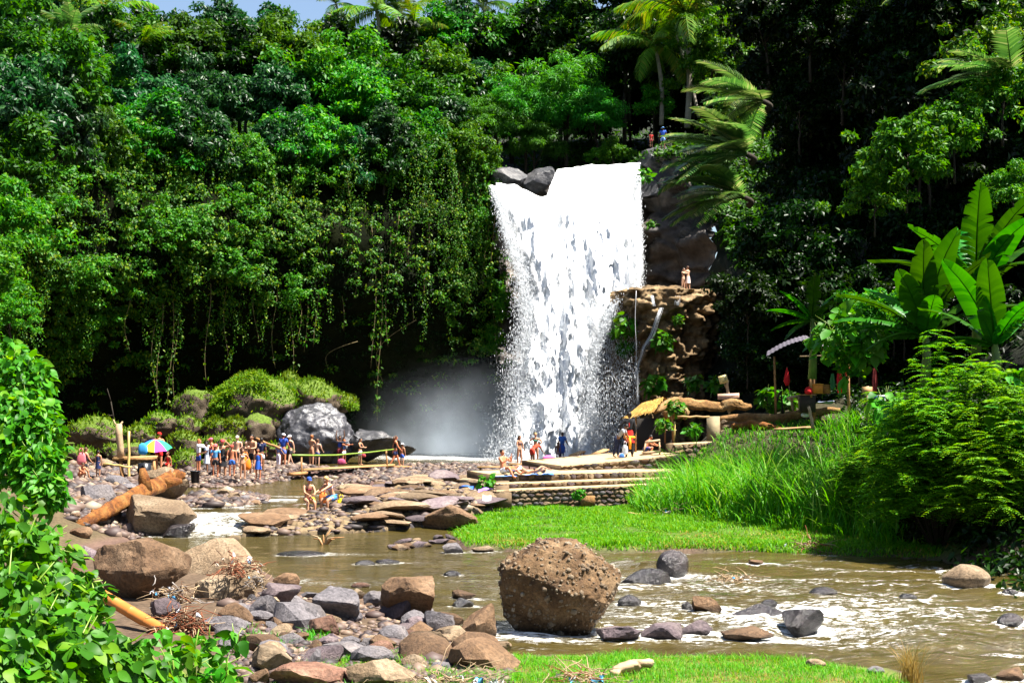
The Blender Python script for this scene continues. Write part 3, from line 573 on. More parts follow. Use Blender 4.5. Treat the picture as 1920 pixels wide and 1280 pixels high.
# rocky shelf in mid-river: layered slab built as one piece of terrain
def shelf_z(X, Y):
    p = np.stack([X, Y, 0*X], -1)
    n = fbm(p*.7, 4, 61); d = poly_sdf(SHELF, X, Y)+.35*n+.12*fbm(p*3, 2, 66); t = np.clip(-d/4.2, 0, 1)
    rt = sstep(-7.5, -1.5, X); h = .02+(.50+.45*rt)*t**(.8-.5*rt)+.1*n*(1+rt); step = .07
    ter = np.floor(h/step)*step+step*sstep(.55, 1, (h/step) % 1); f1, f2, ci = worley(p*np.array([2.6, 3.4, 1]), 63); g1, g2, gi = worley(p*np.array([6.5, 8.0, 1]), 67)
    z = .75*ter+.25*h+.16*(ci-.4)*np.clip((f2-f1)*4, 0, 1)+.07*np.clip(.5-g1, 0, 1)*(gi > .3)
    return np.where(d > 0, -.25-.8*d, z), d, n, ci, gi
def shelf():
    X, Y = np.meshgrid(np.arange(-9.6, .6, .055), np.arange(41.0, 55.6, .075), indexing='ij'); z, d, n, ci, gi = shelf_z(X, Y); keep = d < .5
    nr, nc = X.shape; V = np.stack([X, Y, z], -1).reshape(-1, 3); Fq = grid_faces(nr, nc)[:, ::-1]; Fq = Fq[keep.ravel()[Fq].all(1)]; used = np.unique(Fq); rm = np.full(len(V), -1); rm[used] = np.arange(len(used))
    pick = (.6*ci+.4*gi).ravel(); base = np.array([.125, .088, .048])*(.75+.5*(n.ravel()*.5+.5))[:, None]; dark = np.array([.040, .034, .036]); c = np.where((pick < .44)[:, None], dark*(.6+1.4*gi.ravel()[:, None]), base*(.55+.9*ci.ravel()[:, None]))
    wet = sstep(.16, .02, z.ravel())[:, None]; c = c*(1-.7*wet)
    me = new_mesh('rock_shelf', V[used], rm[Fq].astype(np.int32), M_GROUND, False); cattr(me, 'gcol', c[used]); kind(obj('rock_shelf', me), 'structure')
shelf()

# loose stones: shared low-poly shapes, the nearest as things of their own, the rest gravel
STONE_ME = {k: [rock_mesh('stone', 800+i+10*j, (1, .8, .55), 2, 7, .05, 1.0, RK[k]) for i in range(4)] for j, k in enumerate(('tan', 'grey', 'purple', 'red', 'brown'))}
def stones(n, region, smin, smax, label, group, kinds=('tan', 'grey', 'purple', 'red', 'brown'), seed=1, name='stone', on_shelf=False, flat=1.0):
    r = np.random.default_rng(seed); made = 0; tries = 0
    while made < n and tries < n*40:
        tries += 1; a, b_ = region(r); c = G(a, b_, .2); z = float(ground_z(np.array([c.x]), np.array([c.y]), False)[0])
        if on_shelf:
            q = shelf_z(np.array([c.x]), np.array([c.y])); z = float(q[0][0])
            if q[1][0] > -.1 or (545 < a < 668 and b_ > 925): continue
        elif z < (-.04 if c.y < 44 else .24): continue
        s = r.uniform(smin, smax)*r.choice([1, 1, 1.6]); k = kinds[r.integers(len(kinds))]
        o = obj(name, STONE_ME[k][r.integers(4)], None, (c.x, c.y, z+s*.12), (r.uniform(-.3, .3)*(.3 if on_shelf else 1), r.uniform(-.3, .3)*(.3 if on_shelf else 1), r.uniform(0, 6.3)), (s*r.uniform(.8, 1.3), s, s*flat*r.uniform(.7, 1.2))); tag(o, label, 'stone', group); made += 1
stones(38, lambda r: (r.uniform(400, 925), r.uniform(1118, 1262)), .34, .68, 'broken angular stone packed between the larger rocks of the near bank', 'broken stones on the near bank', ('tan', 'grey', 'purple', 'brown', 'grey'), seed=23)
stones(50, lambda r: (r.uniform(430, 930), r.uniform(1120, 1275)), .12, .30, 'loose stone among the rocks between the shrub and the pebbly boulder', 'loose stones on the near bank', seed=3)
stones(40, lambda r: (r.uniform(735, 850), r.uniform(1006, 1030)), .25, .5, 'brown stone of the little spit beside the angular grey rock', 'stones of the gravel spit', ('brown', 'purple', 'tan'), seed=4) if False else None
def spit():
    r = np.random.default_rng(12)
    for i in range(26):
        a = r.uniform(735, 850); b_ = 1030-(a-735)*.12+r.uniform(-9, 3); c = G(a, b_, 0); s = r.uniform(.18, .42); k = ('brown', 'purple', 'tan')[r.integers(3)]
        tag(obj('stone', STONE_ME[k][r.integers(4)], None, (c.x, c.y, .03), (r.uniform(-.4, .4), r.uniform(-.4, .4), r.uniform(0, 6.3)), (s*1.3, s, s)), 'stone of the low spit beside the angular blue grey rock', 'stone', 'stones of the spit')
spit()
stones(28, lambda r: (r.uniform(325, 505), r.uniform(926, 952)), .22, .5, 'stone of the low bar above the white cascade', 'stones of the bar above the cascade', ('brown', 'purple', 'tan', 'grey'), seed=6)
stones(46, lambda r: (r.uniform(118, 340), r.uniform(885, 975)), .22, .6, 'pale stone on the bank around the wooden platform', 'stones around the platform', ('tan', 'tan', 'grey', 'brown'), seed=8)
stones(20, lambda r: (r.uniform(60, 340), r.uniform(985, 1062)), .2, .5, 'stone on the muddy bank below the orange log', 'stones on the muddy bank', ('brown', 'tan', 'grey', 'purple'), seed=14)
stones(104, lambda r: (r.uniform(430, 930), 905+95*r.random()**.8), .45, 1.15, 'flat broken stone bedded in the rocky shelf', 'stones of the rocky shelf', ('tan', 'brown', 'brown', 'tan', 'purple'), seed=15, on_shelf=True, flat=.34)
def gravel():
    r = np.random.default_rng(21); pv, pf = ICO[1]; VV = []; FF = []; k = 0
    n = 1300; Xp = r.uniform(-8.6, -.4, n); Yp = r.uniform(42, 54.5, n); q = shelf_z(Xp, Yp); ok = q[1] < -.05
    for x, y, zz in zip(Xp[ok], Yp[ok], q[0][ok]): s = r.uniform(.05, .13)*(2.0 if r.random() < .12 else 1); VV.append(pv*s*r.uniform(.5, 1.5, 3)*np.array((1.2, 1, .6))+np.array((x, y, zz+s*.15))); FF.append(pf+k); k += len(pv)
    for (n, a0, a1, b0, b1, s0, s1) in ((7000, 318, 960, 864, 912, .07, .19), (2600, 120, 340, 872, 990, .08, .22), (1500, 320, 510, 924, 955, .08, .2), (2600, 420, 960, 1105, 1290, .03, .10)):
        a = r.uniform(a0, a1, n); b_ = r.uniform(b0, b1, n); Yp = (CAMH-.35)*F/(b_-HOR); Xp = (a-960)/F*Yp; z = ground_z(Xp, Yp)
        ok = (z > np.where(Yp > 46, .27, .0)); 
        for x, y, zz in zip(Xp[ok], Yp[ok], z[ok]):
            s = r.uniform(s0, s1)*(1.8 if r.random() < .06 else 1); q = pv[:, :]*s*r.uniform(.5, 1.4, 3)*np.array((1, 1, .6)); VV.append(q+np.array((x, y, zz+s*.1))); FF.append(pf+k); k += len(pv)
    me = new_mesh('gravel', np.concatenate(VV), np.concatenate(FF), M_GRAVEL); kind(obj('gravel', me), 'stuff')
m, t, b, N, L = mat('gravel_stone'); g = N('NewGeometry'); r = ramp(N, [(0, (.022, .016, .016)), (.35, (.055, .033, .028)), (.65, (.095, .060, .046)), (.9, (.15, .10, .065)), (1, (.26, .21, .15))]); L(g.outputs['Random Per Island'], r.inputs[0]); L(r.outputs[0], b.inputs['Base Color']); b.inputs['Roughness'].default_value = .65; M_GRAVEL = m
gravel()

# tan block of rock beside the fall, with the ledge the bathers stand on
def ledge():
    # plan outline traced along the front, in metres; z rings from the pool to the top
    pts = np.array([(6.3, 98.5), (7.5, 95.4), (8.2, 94.3), (9.2, 93.6), (11.2, 93.8), (12.8, 94.8), (14.5, 98.5)]); seg = np.r_[0, np.cumsum(np.hypot(*np.diff(pts, axis=0).T))]
    s = np.linspace(0, seg[-1], 150); zt = np.linspace(-.8, 11.5, 150); S_, Z_ = np.meshgrid(s, zt, indexing='ij'); x = np.interp(S_, seg, pts[:, 0]); y = np.interp(S_, seg, pts[:, 1])
    # the foot is undercut, the crown juts out
    cx, cy = 10.0, 99.0; q = np.stack([x, y, Z_], -1); n = .75*fbm(q*.55, 4, 41)+.5*fbm(q*1.7, 5, 44); f1, f2, ci = worley(q*np.array([.9, .9, 1.5]), 47); g1, g2, gi = worley(q*np.array([2.2, 2.2, 3.0]), 49); n = n+.8*(ci-.5)*np.clip((f2-f1)*5, 0, 1)+.30*(gi-.5)*np.clip((g2-g1)*5, 0, 1)-.25*np.clip(.12-(f2-f1), 0, .12)*5
    sc = 1+.10*sstep(8.5, 10.5, Z_)-.16*sstep(6, 0, Z_)*sstep(9, 6, x)-.05*sstep(7.5, 6, Z_)
    dx, dy = x-cx, y-cy; L_ = np.hypot(dx, dy)+1e-6; r_ = L_*sc+n; X = cx+dx/L_*r_; Y = cy+dy/L_*r_
    V = np.stack([X, Y, Z_], -1); fa = grid_faces(150, 150)
    # top, closing towards the wall
    t_ = np.linspace(0, 1, 40)[1:]; top = V[:, -1, :]; T = top[:, None, :]*(1-t_[None, :, None])+np.array([10.5, 101.5, 11.9])*t_[None, :, None]; T[..., 2] += (.30*fbm(T*1.1, 4, 49)+.5*(worley(T*np.array([.8, .8, 0]), 51)[2]-.5))*np.minimum(1, t_*8)[None, :]
    VV = np.concatenate([V, T], 1); me = new_mesh('rock_ledge', VV.reshape(-1, 3), grid_faces(150, 150+39), RK['ledge'], False); o = tag(obj('rock_ledge', me), 'tan rock block with a flat ledge beside the waterfall', 'rock')
    return VV
LEDGE_V = ledge()
# ------------------------------------------------------------------ waterfall and its spray
def fall_edges(v):       # v: photo row
    lx = np.interp(v, [310, 350, 420, 520, 600, 700, 800, 860], [924, 926, 946, 978, 986, 972, 966, 940]); rx = np.interp(v, [305, 400, 500, 545, 575, 640, 700, 780, 860], [1197, 1199, 1201, 1196, 1152, 1124, 1112, 1116, 1130]); return lx, rx
def top_row(px): return np.interp(px, [920, 960, 1005, 1020, 1044, 1100, 1195, 1205], [345, 352, 372, 375, 322, 315, 307, 309])
m, t, b, N, L = mat('falling_water'); tc = N('TexCoord'); a = N('Attribute', attribute_name='edge')
mp = N('Mapping'); mp.inputs['Scale'].default_value = (1.5, 1.5, .26); L(tc.outputs['Object'], mp.inputs[0]); n1 = noise_n(N, L, 1.4, 9, mp.outputs[0], .72)
mp2 = N('Mapping'); mp2.inputs['Scale'].default_value = (5, 5, 1.1); L(tc.outputs['Object'], mp2.inputs[0]); n2 = noise_n(N, L, 1.6, 6, mp2.outputs[0], .75)
mxn = N('Math', operation='MULTIPLY_ADD'); L(n2.outputs[0], mxn.inputs[0]); mxn.inputs[1].default_value = .75; L(n1.outputs[0], mxn.inputs[2])
s1 = N('Math', operation='ADD'); L(mxn.outputs[0], s1.inputs[0]); L(a.outputs['Fac'], s1.inputs[1]); al = ramp(N, [(.40, (0,)*3), (.70, (1,)*3)])
sb = N('Math', operation='MULTIPLY'); L(s1.outputs[0], sb.inputs[0]); sb.inputs[1].default_value = .5; L(sb.outputs[0], al.inputs[0])
b.inputs['Base Color'].default_value = (.93, .95, .97, 1); b.inputs['Roughness'].default_value = .6; b.inputs['Specular IOR Level'].default_value = .2
tr = N('BsdfTranslucent'); tr.inputs[0].default_value = (.86, .88, .90, 1); ms = N('MixShader'); ms.inputs[0].default_value = .35; L(b.outputs[0], ms.inputs[1]); L(tr.outputs[0], ms.inputs[2])
tp = N('BsdfTransparent'); mo = N('MixShader'); L(al.outputs[0], mo.inputs[0]); L(tp.outputs[0], mo.inputs[1]); L(ms.outputs[0], mo.inputs[2]); L(mo.outputs[0], t.nodes['Material Output'].inputs[0])
bp = N('Bump'); bp.inputs['Strength'].default_value = .6; bp.inputs['Distance'].default_value = .2; L(mxn.outputs[0], bp.inputs['Height']); # foam is a cloud of drops: it takes light from above nearly as well as from the front
nv = N('VectorMath', operation='ADD'); nv.inputs[1].default_value = (0, 0, 1.3); L(bp.outputs[0], nv.inputs[0]); nn_ = N('VectorMath', operation='NORMALIZE'); L(nv.outputs[0], nn_.inputs[0]); L(nn_.outputs[0], b.inputs['Normal']); ms.inputs[0].default_value = .2
M_FALL = m
m, t, b, N, L = mat('water_drops'); b.inputs['Base Color'].default_value = (.85, .88, .92, 1); b.inputs['Roughness'].default_value = .3
tr = N('BsdfTranslucent'); tr.inputs[0].default_value = (.85, .88, .92, 1); ms = N('MixShader'); ms.inputs[0].default_value = .5; L(b.outputs[0], ms.inputs[1]); L(tr.outputs[0], ms.inputs[2]); L(ms.outputs[0], t.nodes['Material Output'].inputs[0]); M_DROP = m
def fall_depth(row): return 101.6-7.6*np.clip((row-312)/548, 0, 1)**.6
def fall_sheet(parent, off, seed, thin):
    nu, nv = 150, 260; u = np.linspace(0, 1, nu); v = np.linspace(0, 1, nv)**.9; U, Vv = np.meshgrid(u, v, indexing='ij')
    l0, r0 = fall_edges(345.0); pxt = l0+(r0-l0)*U; tr_ = top_row(pxt)+5*fbm(np.stack([pxt*.05, 0*pxt, 0*pxt+seed], -1), 3, seed+2); row = tr_+(862-tr_)*Vv; l, r_ = fall_edges(row); wob = fbm(np.stack([row*.03, 0*row, 0*row+seed], -1), 3, seed+31); px = l+(r_-l)*U+wob*(9*(U > .5)*(2*U-1)-12*(U < .5)*(1-2*U))
    q = np.stack([px*.035, row*.010, 0*px+seed], -1); big = fbm(q*1.2, 4, seed); fine = fbm(q*4.5, 3, seed+5)
    Yd = fall_depth(row)-off-(1.1*big+.35*fine)*sstep(0, .15, Vv)*(.4+Vv)
    Yb = fall_depth(row); X = (px-960)/F*Yb; Z = CAMH+(HOR-row)/F*Yb; X += .25*fine*Vv
    e = np.minimum(U*1.0, (1-U)*1.0); edge = sstep(0, .16, e)*.55-.22-thin; hole = fbm(np.stack([px*.018, row*.013, 0*px+seed], -1), 4, seed+9); edge = edge-.40*sstep(.05, .45, hole)*sstep(.1, .3, Vv)*sstep(.85, .6, Vv)+.34*sstep(.45, .9, Vv)*sstep(.72, .5, U)*sstep(.02, .12, U)
    edge = np.where(Vv < .1, edge+.5*sstep(.1, 0, Vv), edge)-.42*sstep(.78, .95, U)*sstep(.45, .6, Vv)
    edge = edge-.5*sstep(.22, .0, U)*sstep(.04, .2, Vv)*sstep(.75, .5, Vv)
    me = new_mesh('water_sheet', np.stack([X, Yd, Z], -1).reshape(-1, 3), grid_faces(nu, nv)[:, ::-1], M_FALL, True); attr(me, 'edge', edge.ravel()+.50); return obj('water_sheet', me, parent)
fall = kind(obj('waterfall', None), 'structure')
fall_sheet(fall, 0.0, 3, -.22); fall_sheet(fall, .6, 17, .02); fall_sheet(fall, 1.1, 29, .26)
def drops():
    r = np.random.default_rng(9); n = 62000; row = r.uniform(330, 865, n)**1; side = r.choice([0, 1, 2, 3], n, p=[.36, .24, .15, .25]); l, rr = fall_edges(row)
    px = np.where(side == 0, l+r.normal(4, 17, n)*(.25+((row-330)/530)), np.where(side == 1, rr+r.normal(-4, 8, n)*(.3+(row-330)/530), l+(rr-l)*r.random(n)))
    px = np.where(side == 3, r.uniform(1085, 1200, n), px); row = np.where(side == 3, r.uniform(560, 850, n), row)
    keep = (row > top_row(px)+4); px, row = px[keep], row[keep]; n = len(px); Y = fall_depth(row)-r.uniform(0, 2.2, n); X = (px-960)/F*Y; Z = CAMH+(HOR-row)/F*Y
    s = r.uniform(.010, .030, n)*(1+.5*(r.random(n) < .06)); st = r.uniform(1.5, 5, n); T = np.array([(0, 0, 1), (.94, 0, -.33), (-.47, .82, -.33), (-.47, -.82, -.33)])
    V = T[None]*s[:, None, None]*np.stack([np.ones(n), np.ones(n), st], -1)[:, None, :]+np.stack([X, Y, Z], -1)[:, None, :]
    b_ = np.arange(n)[:, None]*4; Fc = np.concatenate([b_+np.array([f]) for f in ((0, 1, 2), (0, 2, 3), (0, 3, 1), (1, 3, 2))]).astype(np.int32)
    kind(obj('spray_drops', new_mesh('spray_drops', V.reshape(-1, 3), Fc, M_DROP)), 'stuff')
drops()
# thin threads of water over the rock block
def thread(pts, w, seed):
    r = np.random.default_rng(seed); mb = MB()
    for k in range(14):
        off = r.normal(0, .5, 1)[0]; q = [P(*p)+Vector((w[i]*off*1.6+r.normal(0, w[i]*.25), r.normal(0, .05), 0)) for i, p in enumerate(pts)]; mb.tube(q, [x*r.uniform(.05, .16)*r.uniform(.5, 1.3) for x in w], 4)
    o = mb.build('water_thread', M_DROP); return kind(o, 'structure')
thread([(1240, 577, 92.6), (1232, 600, 92.4), (1222, 628, 92.2), (1208, 650, 92.2), (1195, 690, 92.4), (1196, 760, 92.8)], [.07, .09, .12, .08, .05, .04], 1)
thread([(1222, 554, 93.0), (1224, 566, 92.6), (1226, 574, 92.4)], [.08, .08, .07], 2)
thread([(1270, 555, 93.0), (1270, 572, 92.5)], [.06, .06], 3)
# a breath of mist at the foot of the fall
mm = bpy.data.materials.new('mist_air'); mm.use_nodes = True; t = mm.node_tree; t.nodes.clear(); N = lambda k, **kw: _node(t, k, kw); L = t.links.new
out = N('OutputMaterial'); pv = N('VolumePrincipled'); pv.inputs['Color'].default_value = (.78, .88, 1, 1); pv.inputs['Anisotropy'].default_value = .2; L(pv.outputs[0], out.inputs['Volume'])
tc = N('TexCoord'); sp = N('SeparateXYZ'); L(tc.outputs['Object'], sp.inputs[0])
nz = noise_n(N, L, .42, 4, tc.outputs['Object'], .6); nr_ = ramp(N, [(.28, (0,)*3), (.82, (1,)*3)]); L(nz.outputs[0], nr_.inputs[0])
ln = N('VectorMath', operation='LENGTH'); mpg = N('Mapping'); mpg.inputs['Location'].default_value = (-.15, .0, .48); mpg.inputs['Scale'].default_value = (1/13.5, 1/7.5, 1/8.5); L(tc.outputs['Object'], mpg.inputs[0]); L(mpg.outputs[0], ln.inputs[0])
fo = N('MapRange', interpolation_type='SMOOTHERSTEP'); fo.inputs[1].default_value = 1.0; fo.inputs[2].default_value = .0; fo.inputs[3].default_value = 0; fo.inputs[4].default_value = 1; L(ln.outputs['Value'], fo.inputs[0])
p2 = N('Math', operation='POWER'); L(fo.outputs[0], p2.inputs[0]); p2.inputs[1].default_value = 1.9
mu = N('Math', operation='MULTIPLY'); L(p2.outputs[0], mu.inputs[0]); L(nr_.outputs[0], mu.inputs[1]); m3 = N('Math', operation='MULTIPLY'); L(mu.outputs[0], m3.inputs[0]); m3.inputs[1].default_value = .30; L(m3.outputs[0], pv.inputs['Density'])
mb = MB(); mb.box((0, 0, 0), (26, 14.2, 9.0)); o = kind(mb.build('mist', mm, None, False, (-3.4, 97.0, 5.0)), 'stuff')
# ------------------------------------------------------------------ foliage
def sphere_pts(r, n): v = r.normal(size=(n, 3)); return v/np.linalg.norm(v, axis=1, keepdims=True)
def clump_leaves(r, centers, radii, per, ln, droop=.5, out=None, asp=.5):
    """leaf base points, directions, normals for clumps of leaves round each centre"""
    n = len(centers); c = np.repeat(centers, per, 0); rad = np.repeat(radii, per); d = sphere_pts(r, n*per)
    d[:, 2] = np.where(d[:, 2] < -.35, -d[:, 2]*.6, d[:, 2]); p = c+d*(rad*r.uniform(.55, 1.05, n*per))[:, None]*np.array([1, 1, .8])
    tng = r.normal(size=(n*per, 3)); tng -= d*(tng*d).sum(1)[:, None]*.6; D = tng/np.linalg.norm(tng, axis=1, keepdims=True)+d*.45; D[:, 2] -= droop
    Nn = d*.8+np.array([0, 0, .7])+r.normal(0, .45, (n*per, 3)); l = ln*r.uniform(.6, 1.25, n*per); return p, D, Nn, l, l*asp*r.uniform(.8, 1.2, n*per)
def crown_mesh(name, seed, R_, nc, per, ln, m, flat=.8, droop=.5, asp=.5, crad=.27, spread_in=.40):
    r = np.random.default_rng(seed); d = sphere_pts(r, nc); d[:, 2] = np.where(d[:, 2] < -.5, -d[:, 2], d[:, 2]); lob = 1+.42*vnoise(d*2.1+seed, 3)
    c = d*(R_*lob*r.uniform(spread_in, 1.08, nc))[:, None]*np.array([1, 1, flat]); rad = R_*crad*r.uniform(.35, 1.15, nc); return leaves_mesh(name, *clump_leaves(r, c, rad, per, ln, droop, asp=asp), m)
CR = {}
for k, (lk, R_, nc, per, ln, flat, droop, asp) in {
  'tree': ('tree', 4, 70, 120, .46, .95, .55, .5), 'cool': ('cool', 4, 70, 115, .50, 1.0, .7, .48), 'bright': ('bright', 4, 75, 120, .42, .85, .5, .5),
  'bamboo': ('bamboo', 4, 75, 170, .46, .8, 1.0, .2), 'dark': ('dark', 4, 70, 130, .50, .95, .5, .5), 'fine': ('cliff', 2, 36, 130, .22, .8, .6, .55), 'shrubby': ('bright', 2, 40, 120, .24, .8, .4, .5)}.items():
    CR[k] = [crown_mesh('crown', 40+7*i+len(k)*3, R_, nc, per, ln, LF[lk], flat, droop, asp) for i in range(4)]
def trunk_mesh(seed, h, r0, m, limbs=4, lean=.1):
    r = random.Random(seed); mb = MB(); pts = [Vector((lean*h*(k/6)**2*r.uniform(.5, 1), .04*h*r.uniform(-1, 1), h*k/6)) for k in range(7)]; pts[0] = Vector((0, 0, -.8)); mb.tube(pts, [r0*(1-.1*k) for k in range(7)], 8, wob=.1)
    for i in range(limbs):
        a = 6.28*i/limbs+r.uniform(-.4, .4); b = pts[3+i % 3]; l = h*r.uniform(.3, .5); mb.tube([b, b+Vector((math.cos(a)*l*.4, math.sin(a)*l*.4, l*.4)), b+Vector((math.cos(a)*l*.8, math.sin(a)*l*.8, l*.9))], [r0*.45, r0*.3, r0*.1], 6)
    return mb.mesh('trunk', WD['bark'], True)
TRUNKS = [trunk_mesh(i, 4, .16, WD['bark']) for i in range(3)]
NT = [0]
def tree(p, R_, kind_, label, group, trunk_h=None, cat='tree', name='broadleaf_tree', squash=1.0):
    """crown centred at p with radius R_, trunk down below it"""
    pr = R_*F/p[1]*1.12; tx = 960+p[0]/p[1]*F; ty = HOR-(p[2]-CAMH)/p[1]*F-pr*.9
    for g0, g1, gy in ((285, 362, 24), (562, 642, 36), (735, 800, 28), (898, 925, 10)):       # open sky between the crowns
        if p[1] > 85 and tx+pr > g0 and tx-pr < g1 and ty < gy: p = (p[0], p[1], p[2]-(gy-ty)*p[1]/F)
    NT[0] += 1; i = NT[0]; base = CR[kind_]; me = base[i % len(base)]; r0 = 2.0 if kind_ in ('fine', 'shrubby') else 4.0; s = R_/r0; th = trunk_h or R_*1.3
    t_ = thing(name, label, cat, (p[0], p[1], p[2]-th), (0, 0, 0), group)
    obj('crown', me, t_, (0, 0, th), (0, 0, i*2.4), (s, s, s*squash)); obj('trunk', TRUNKS[i % 3], t_, (0, 0, 0), (0, 0, i*1.7), (th/4*.8, th/4*.8, th/4)); return t_

# --- the leafy curtain on the left-hand cliff
def s_at_px(px):
    s = np.linspace(0, S_FALL0, 500); p = plan_s(s); q = 960+p[:, 0]/p[:, 1]*F; return np.interp(px, q, s)
def cliff_cover():
    r = np.random.default_rng(31); n = 5200; px = r.uniform(-60, 935, n); row = r.uniform(210, 770, n); s = s_at_px(px); Yc = plan_s(s)[:, 1]; z = CAMH+(HOR-row)/F*(Yc-1)
    low = np.interp(px, [-60, 60, 150, 250, 300, 400, 440, 500, 530, 620, 700, 740, 800, 860, 900, 940], [720, 740, 715, 600, 545, 535, 575, 590, 560, 520, 560, 540, 600, 660, 690, 640])+40*fbm(np.stack([px*.02, px*0, px*0], -1), 3, 5)
    dens = np.where(row < low, 1.0, .0); gap = fbm(np.stack([px*.016, row*.008, 0*px], -1), 3, 77); dens *= np.where(gap < -.10, .25, 1); dens *= np.where((px > 560) & (px < 830) & (row > 350), .20, 1); dens = np.where((row >= low) & (r.random(n) < .05), 1, dens)
    patch = np.exp(-(((px-272)/34)**2+((row-672)/16)**2)); dens = np.maximum(dens, patch)
    ok = (r.random(n) < dens) & (z < rim(s)+.5) & (z > 1); s, z, px, row = s[ok], z[ok], px[ok], row[ok]; c = cliff_pt(s, z); o = plan_out(s); c[:, :2] -= o*r.uniform(.0, .9, len(c))[:, None]
    rad = r.uniform(.25, .62, len(c)); p, D, Nn, l, w = clump_leaves(r, c, rad, 44, .23, .8, asp=.58); oo = np.repeat(o, 44, 0); Nn[:, :2] -= oo*.9
    # strands of creeper hanging in front of the wall
    ns = 330; pxs = r.uniform(-40, 925, ns); y0 = r.uniform(230, 520, ns); ln_ = r.uniform(60, 210, ns); ss = s_at_px(pxs); Ys = plan_s(ss)[:, 1]; A, B_, C_, L2 = [], [], [], []
    for i in range(ns):
        if 555 < pxs[i] < 835 and y0[i] > 330 and r.random() < .72: continue
        q = int(ln_[i]*.85); t = np.linspace(0, 1, q); wob = .25*np.sin(t*6+i)+r.normal(0, .10, q); Yq = Ys[i]-r.uniform(1.6, 3.2)+r.normal(0, .12, q); row_ = y0[i]+ln_[i]*t; A.append(np.stack([(pxs[i]-960)/F*Yq+wob, Yq, CAMH+(HOR-row_)/F*Yq], -1)); B_.append(r.normal(0, .55, (q, 3))+np.array([0, -.35, -.75])); C_.append(r.normal(0, .5, (q, 3))+np.array([.2, -.8, .5])); L2.append(r.uniform(.12, .26, q)*(1-.4*t))
    A, B_, C_, L2 = map(np.concatenate, (A, B_, C_, L2)); p = np.concatenate([p, A]); D = np.concatenate([D, B_]); Nn = np.concatenate([Nn, C_]); l = np.concatenate([l, L2]); w = np.concatenate([w, L2*.55])
    kind(obj('cliff_foliage', leaves_mesh('cliff_foliage', p, D, Nn, l, w, LF['cliff'])), 'stuff')
    # paler, yellower patches of creeper
    A = []
    for (px_, row_, rx, ry, k) in [(430, 290, 60, 40, 60), (320, 240, 70, 40, 60), (290, 425, 60, 30, 70), (215, 430, 40, 60, 50), (505, 545, 30, 26, 26), (60, 290, 60, 60, 60), (110, 520, 40, 50, 40), (150, 620, 26, 50, 30), (395, 500, 40, 26, 34), (610, 250, 60, 40, 50), (720, 300, 50, 40, 40), (880, 400, 26, 60, 34), (920, 560, 20, 70, 40), (905, 650, 26, 30, 30), (420, 380, 50, 26, 36), (560, 330, 40, 30, 30)]:
        px = px_+r.normal(0, rx*.6, k); row = row_+r.normal(0, ry*.6, k); s = s_at_px(px); z = CAMH+(HOR-row)/F*(plan_s(s)[:, 1]-2); c = cliff_pt(s, np.minimum(z, rim(s)+.4)); o = plan_out(s); c[:, :2] -= o*r.uniform(.8, 2.2, k)[:, None]; A.append(c[:int(k*.62)])
    A = np.concatenate(A); p, D, Nn, l, w = clump_leaves(r, A, r.uniform(.25, .6, len(A)), 50, .22, .6, asp=.58); Nn[:, 1] -= .6; kind(obj('creeper_patches', leaves_mesh('creeper_patches', p, D, Nn, l, w, LF['bright'])), 'stuff')
    # fine growth inside the hollow, its shade put into the leaf colour
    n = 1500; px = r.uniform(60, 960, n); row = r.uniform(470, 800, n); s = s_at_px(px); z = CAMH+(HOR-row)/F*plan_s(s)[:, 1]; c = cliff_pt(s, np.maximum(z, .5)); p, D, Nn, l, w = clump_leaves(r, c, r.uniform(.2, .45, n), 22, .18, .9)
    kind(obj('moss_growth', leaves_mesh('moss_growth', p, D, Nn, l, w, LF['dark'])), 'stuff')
cliff_cover()

# --- vines hanging down the cliff: each a thing of stem and leaves
def vine(px, y0, y1, seed, leafy=.6, col='vine', out=2.6, label=None, curve=0.0, thick=.022):
    r = np.random.default_rng(seed); s = float(s_at_px(px)); Yc = float(plan_s(np.array(s))[1])-out; a = P(px, y0, Yc); b_ = P(px+curve*60, y1, Yc); n = 14; pts = []
    for k in range(n):
        t = k/(n-1); q = a.lerp(b_, t); q.x += .18*math.sin(t*5+seed)+curve*1.2*math.sin(t*3.1); q.y += .15*math.cos(t*4+seed); pts.append(q)
    t_ = thing('hanging_vine', label, 'vine', tuple(a), (0, 0, 0), 'vines hanging down the cliff'); mb = MB(); mb.tube([p-a for p in pts], [thick*(1-.5*k/n) for k in range(n)], 5); mb.build('stem', WD[col], t_)
    if leafy > 0:
        m_ = int(abs(y1-y0)*leafy*1.5)+6; tt = r.random(m_)**1.2; i = np.clip((tt*(n-1)).astype(int), 0, n-1); C = np.array([pts[j] for j in i])-np.array(a)+r.normal(0, .13, (m_, 3)); D = r.normal(0, .6, (m_, 3))+np.array([0, -.3, -.8]); kind(obj('foliage', leaves_mesh('foliage', C, D, r.normal(size=(m_, 3))+np.array([.2, -.8, .4]), r.uniform(.15, .3, m_), r.uniform(.09, .17, m_), LF['cliff']), t_), 'stuff')
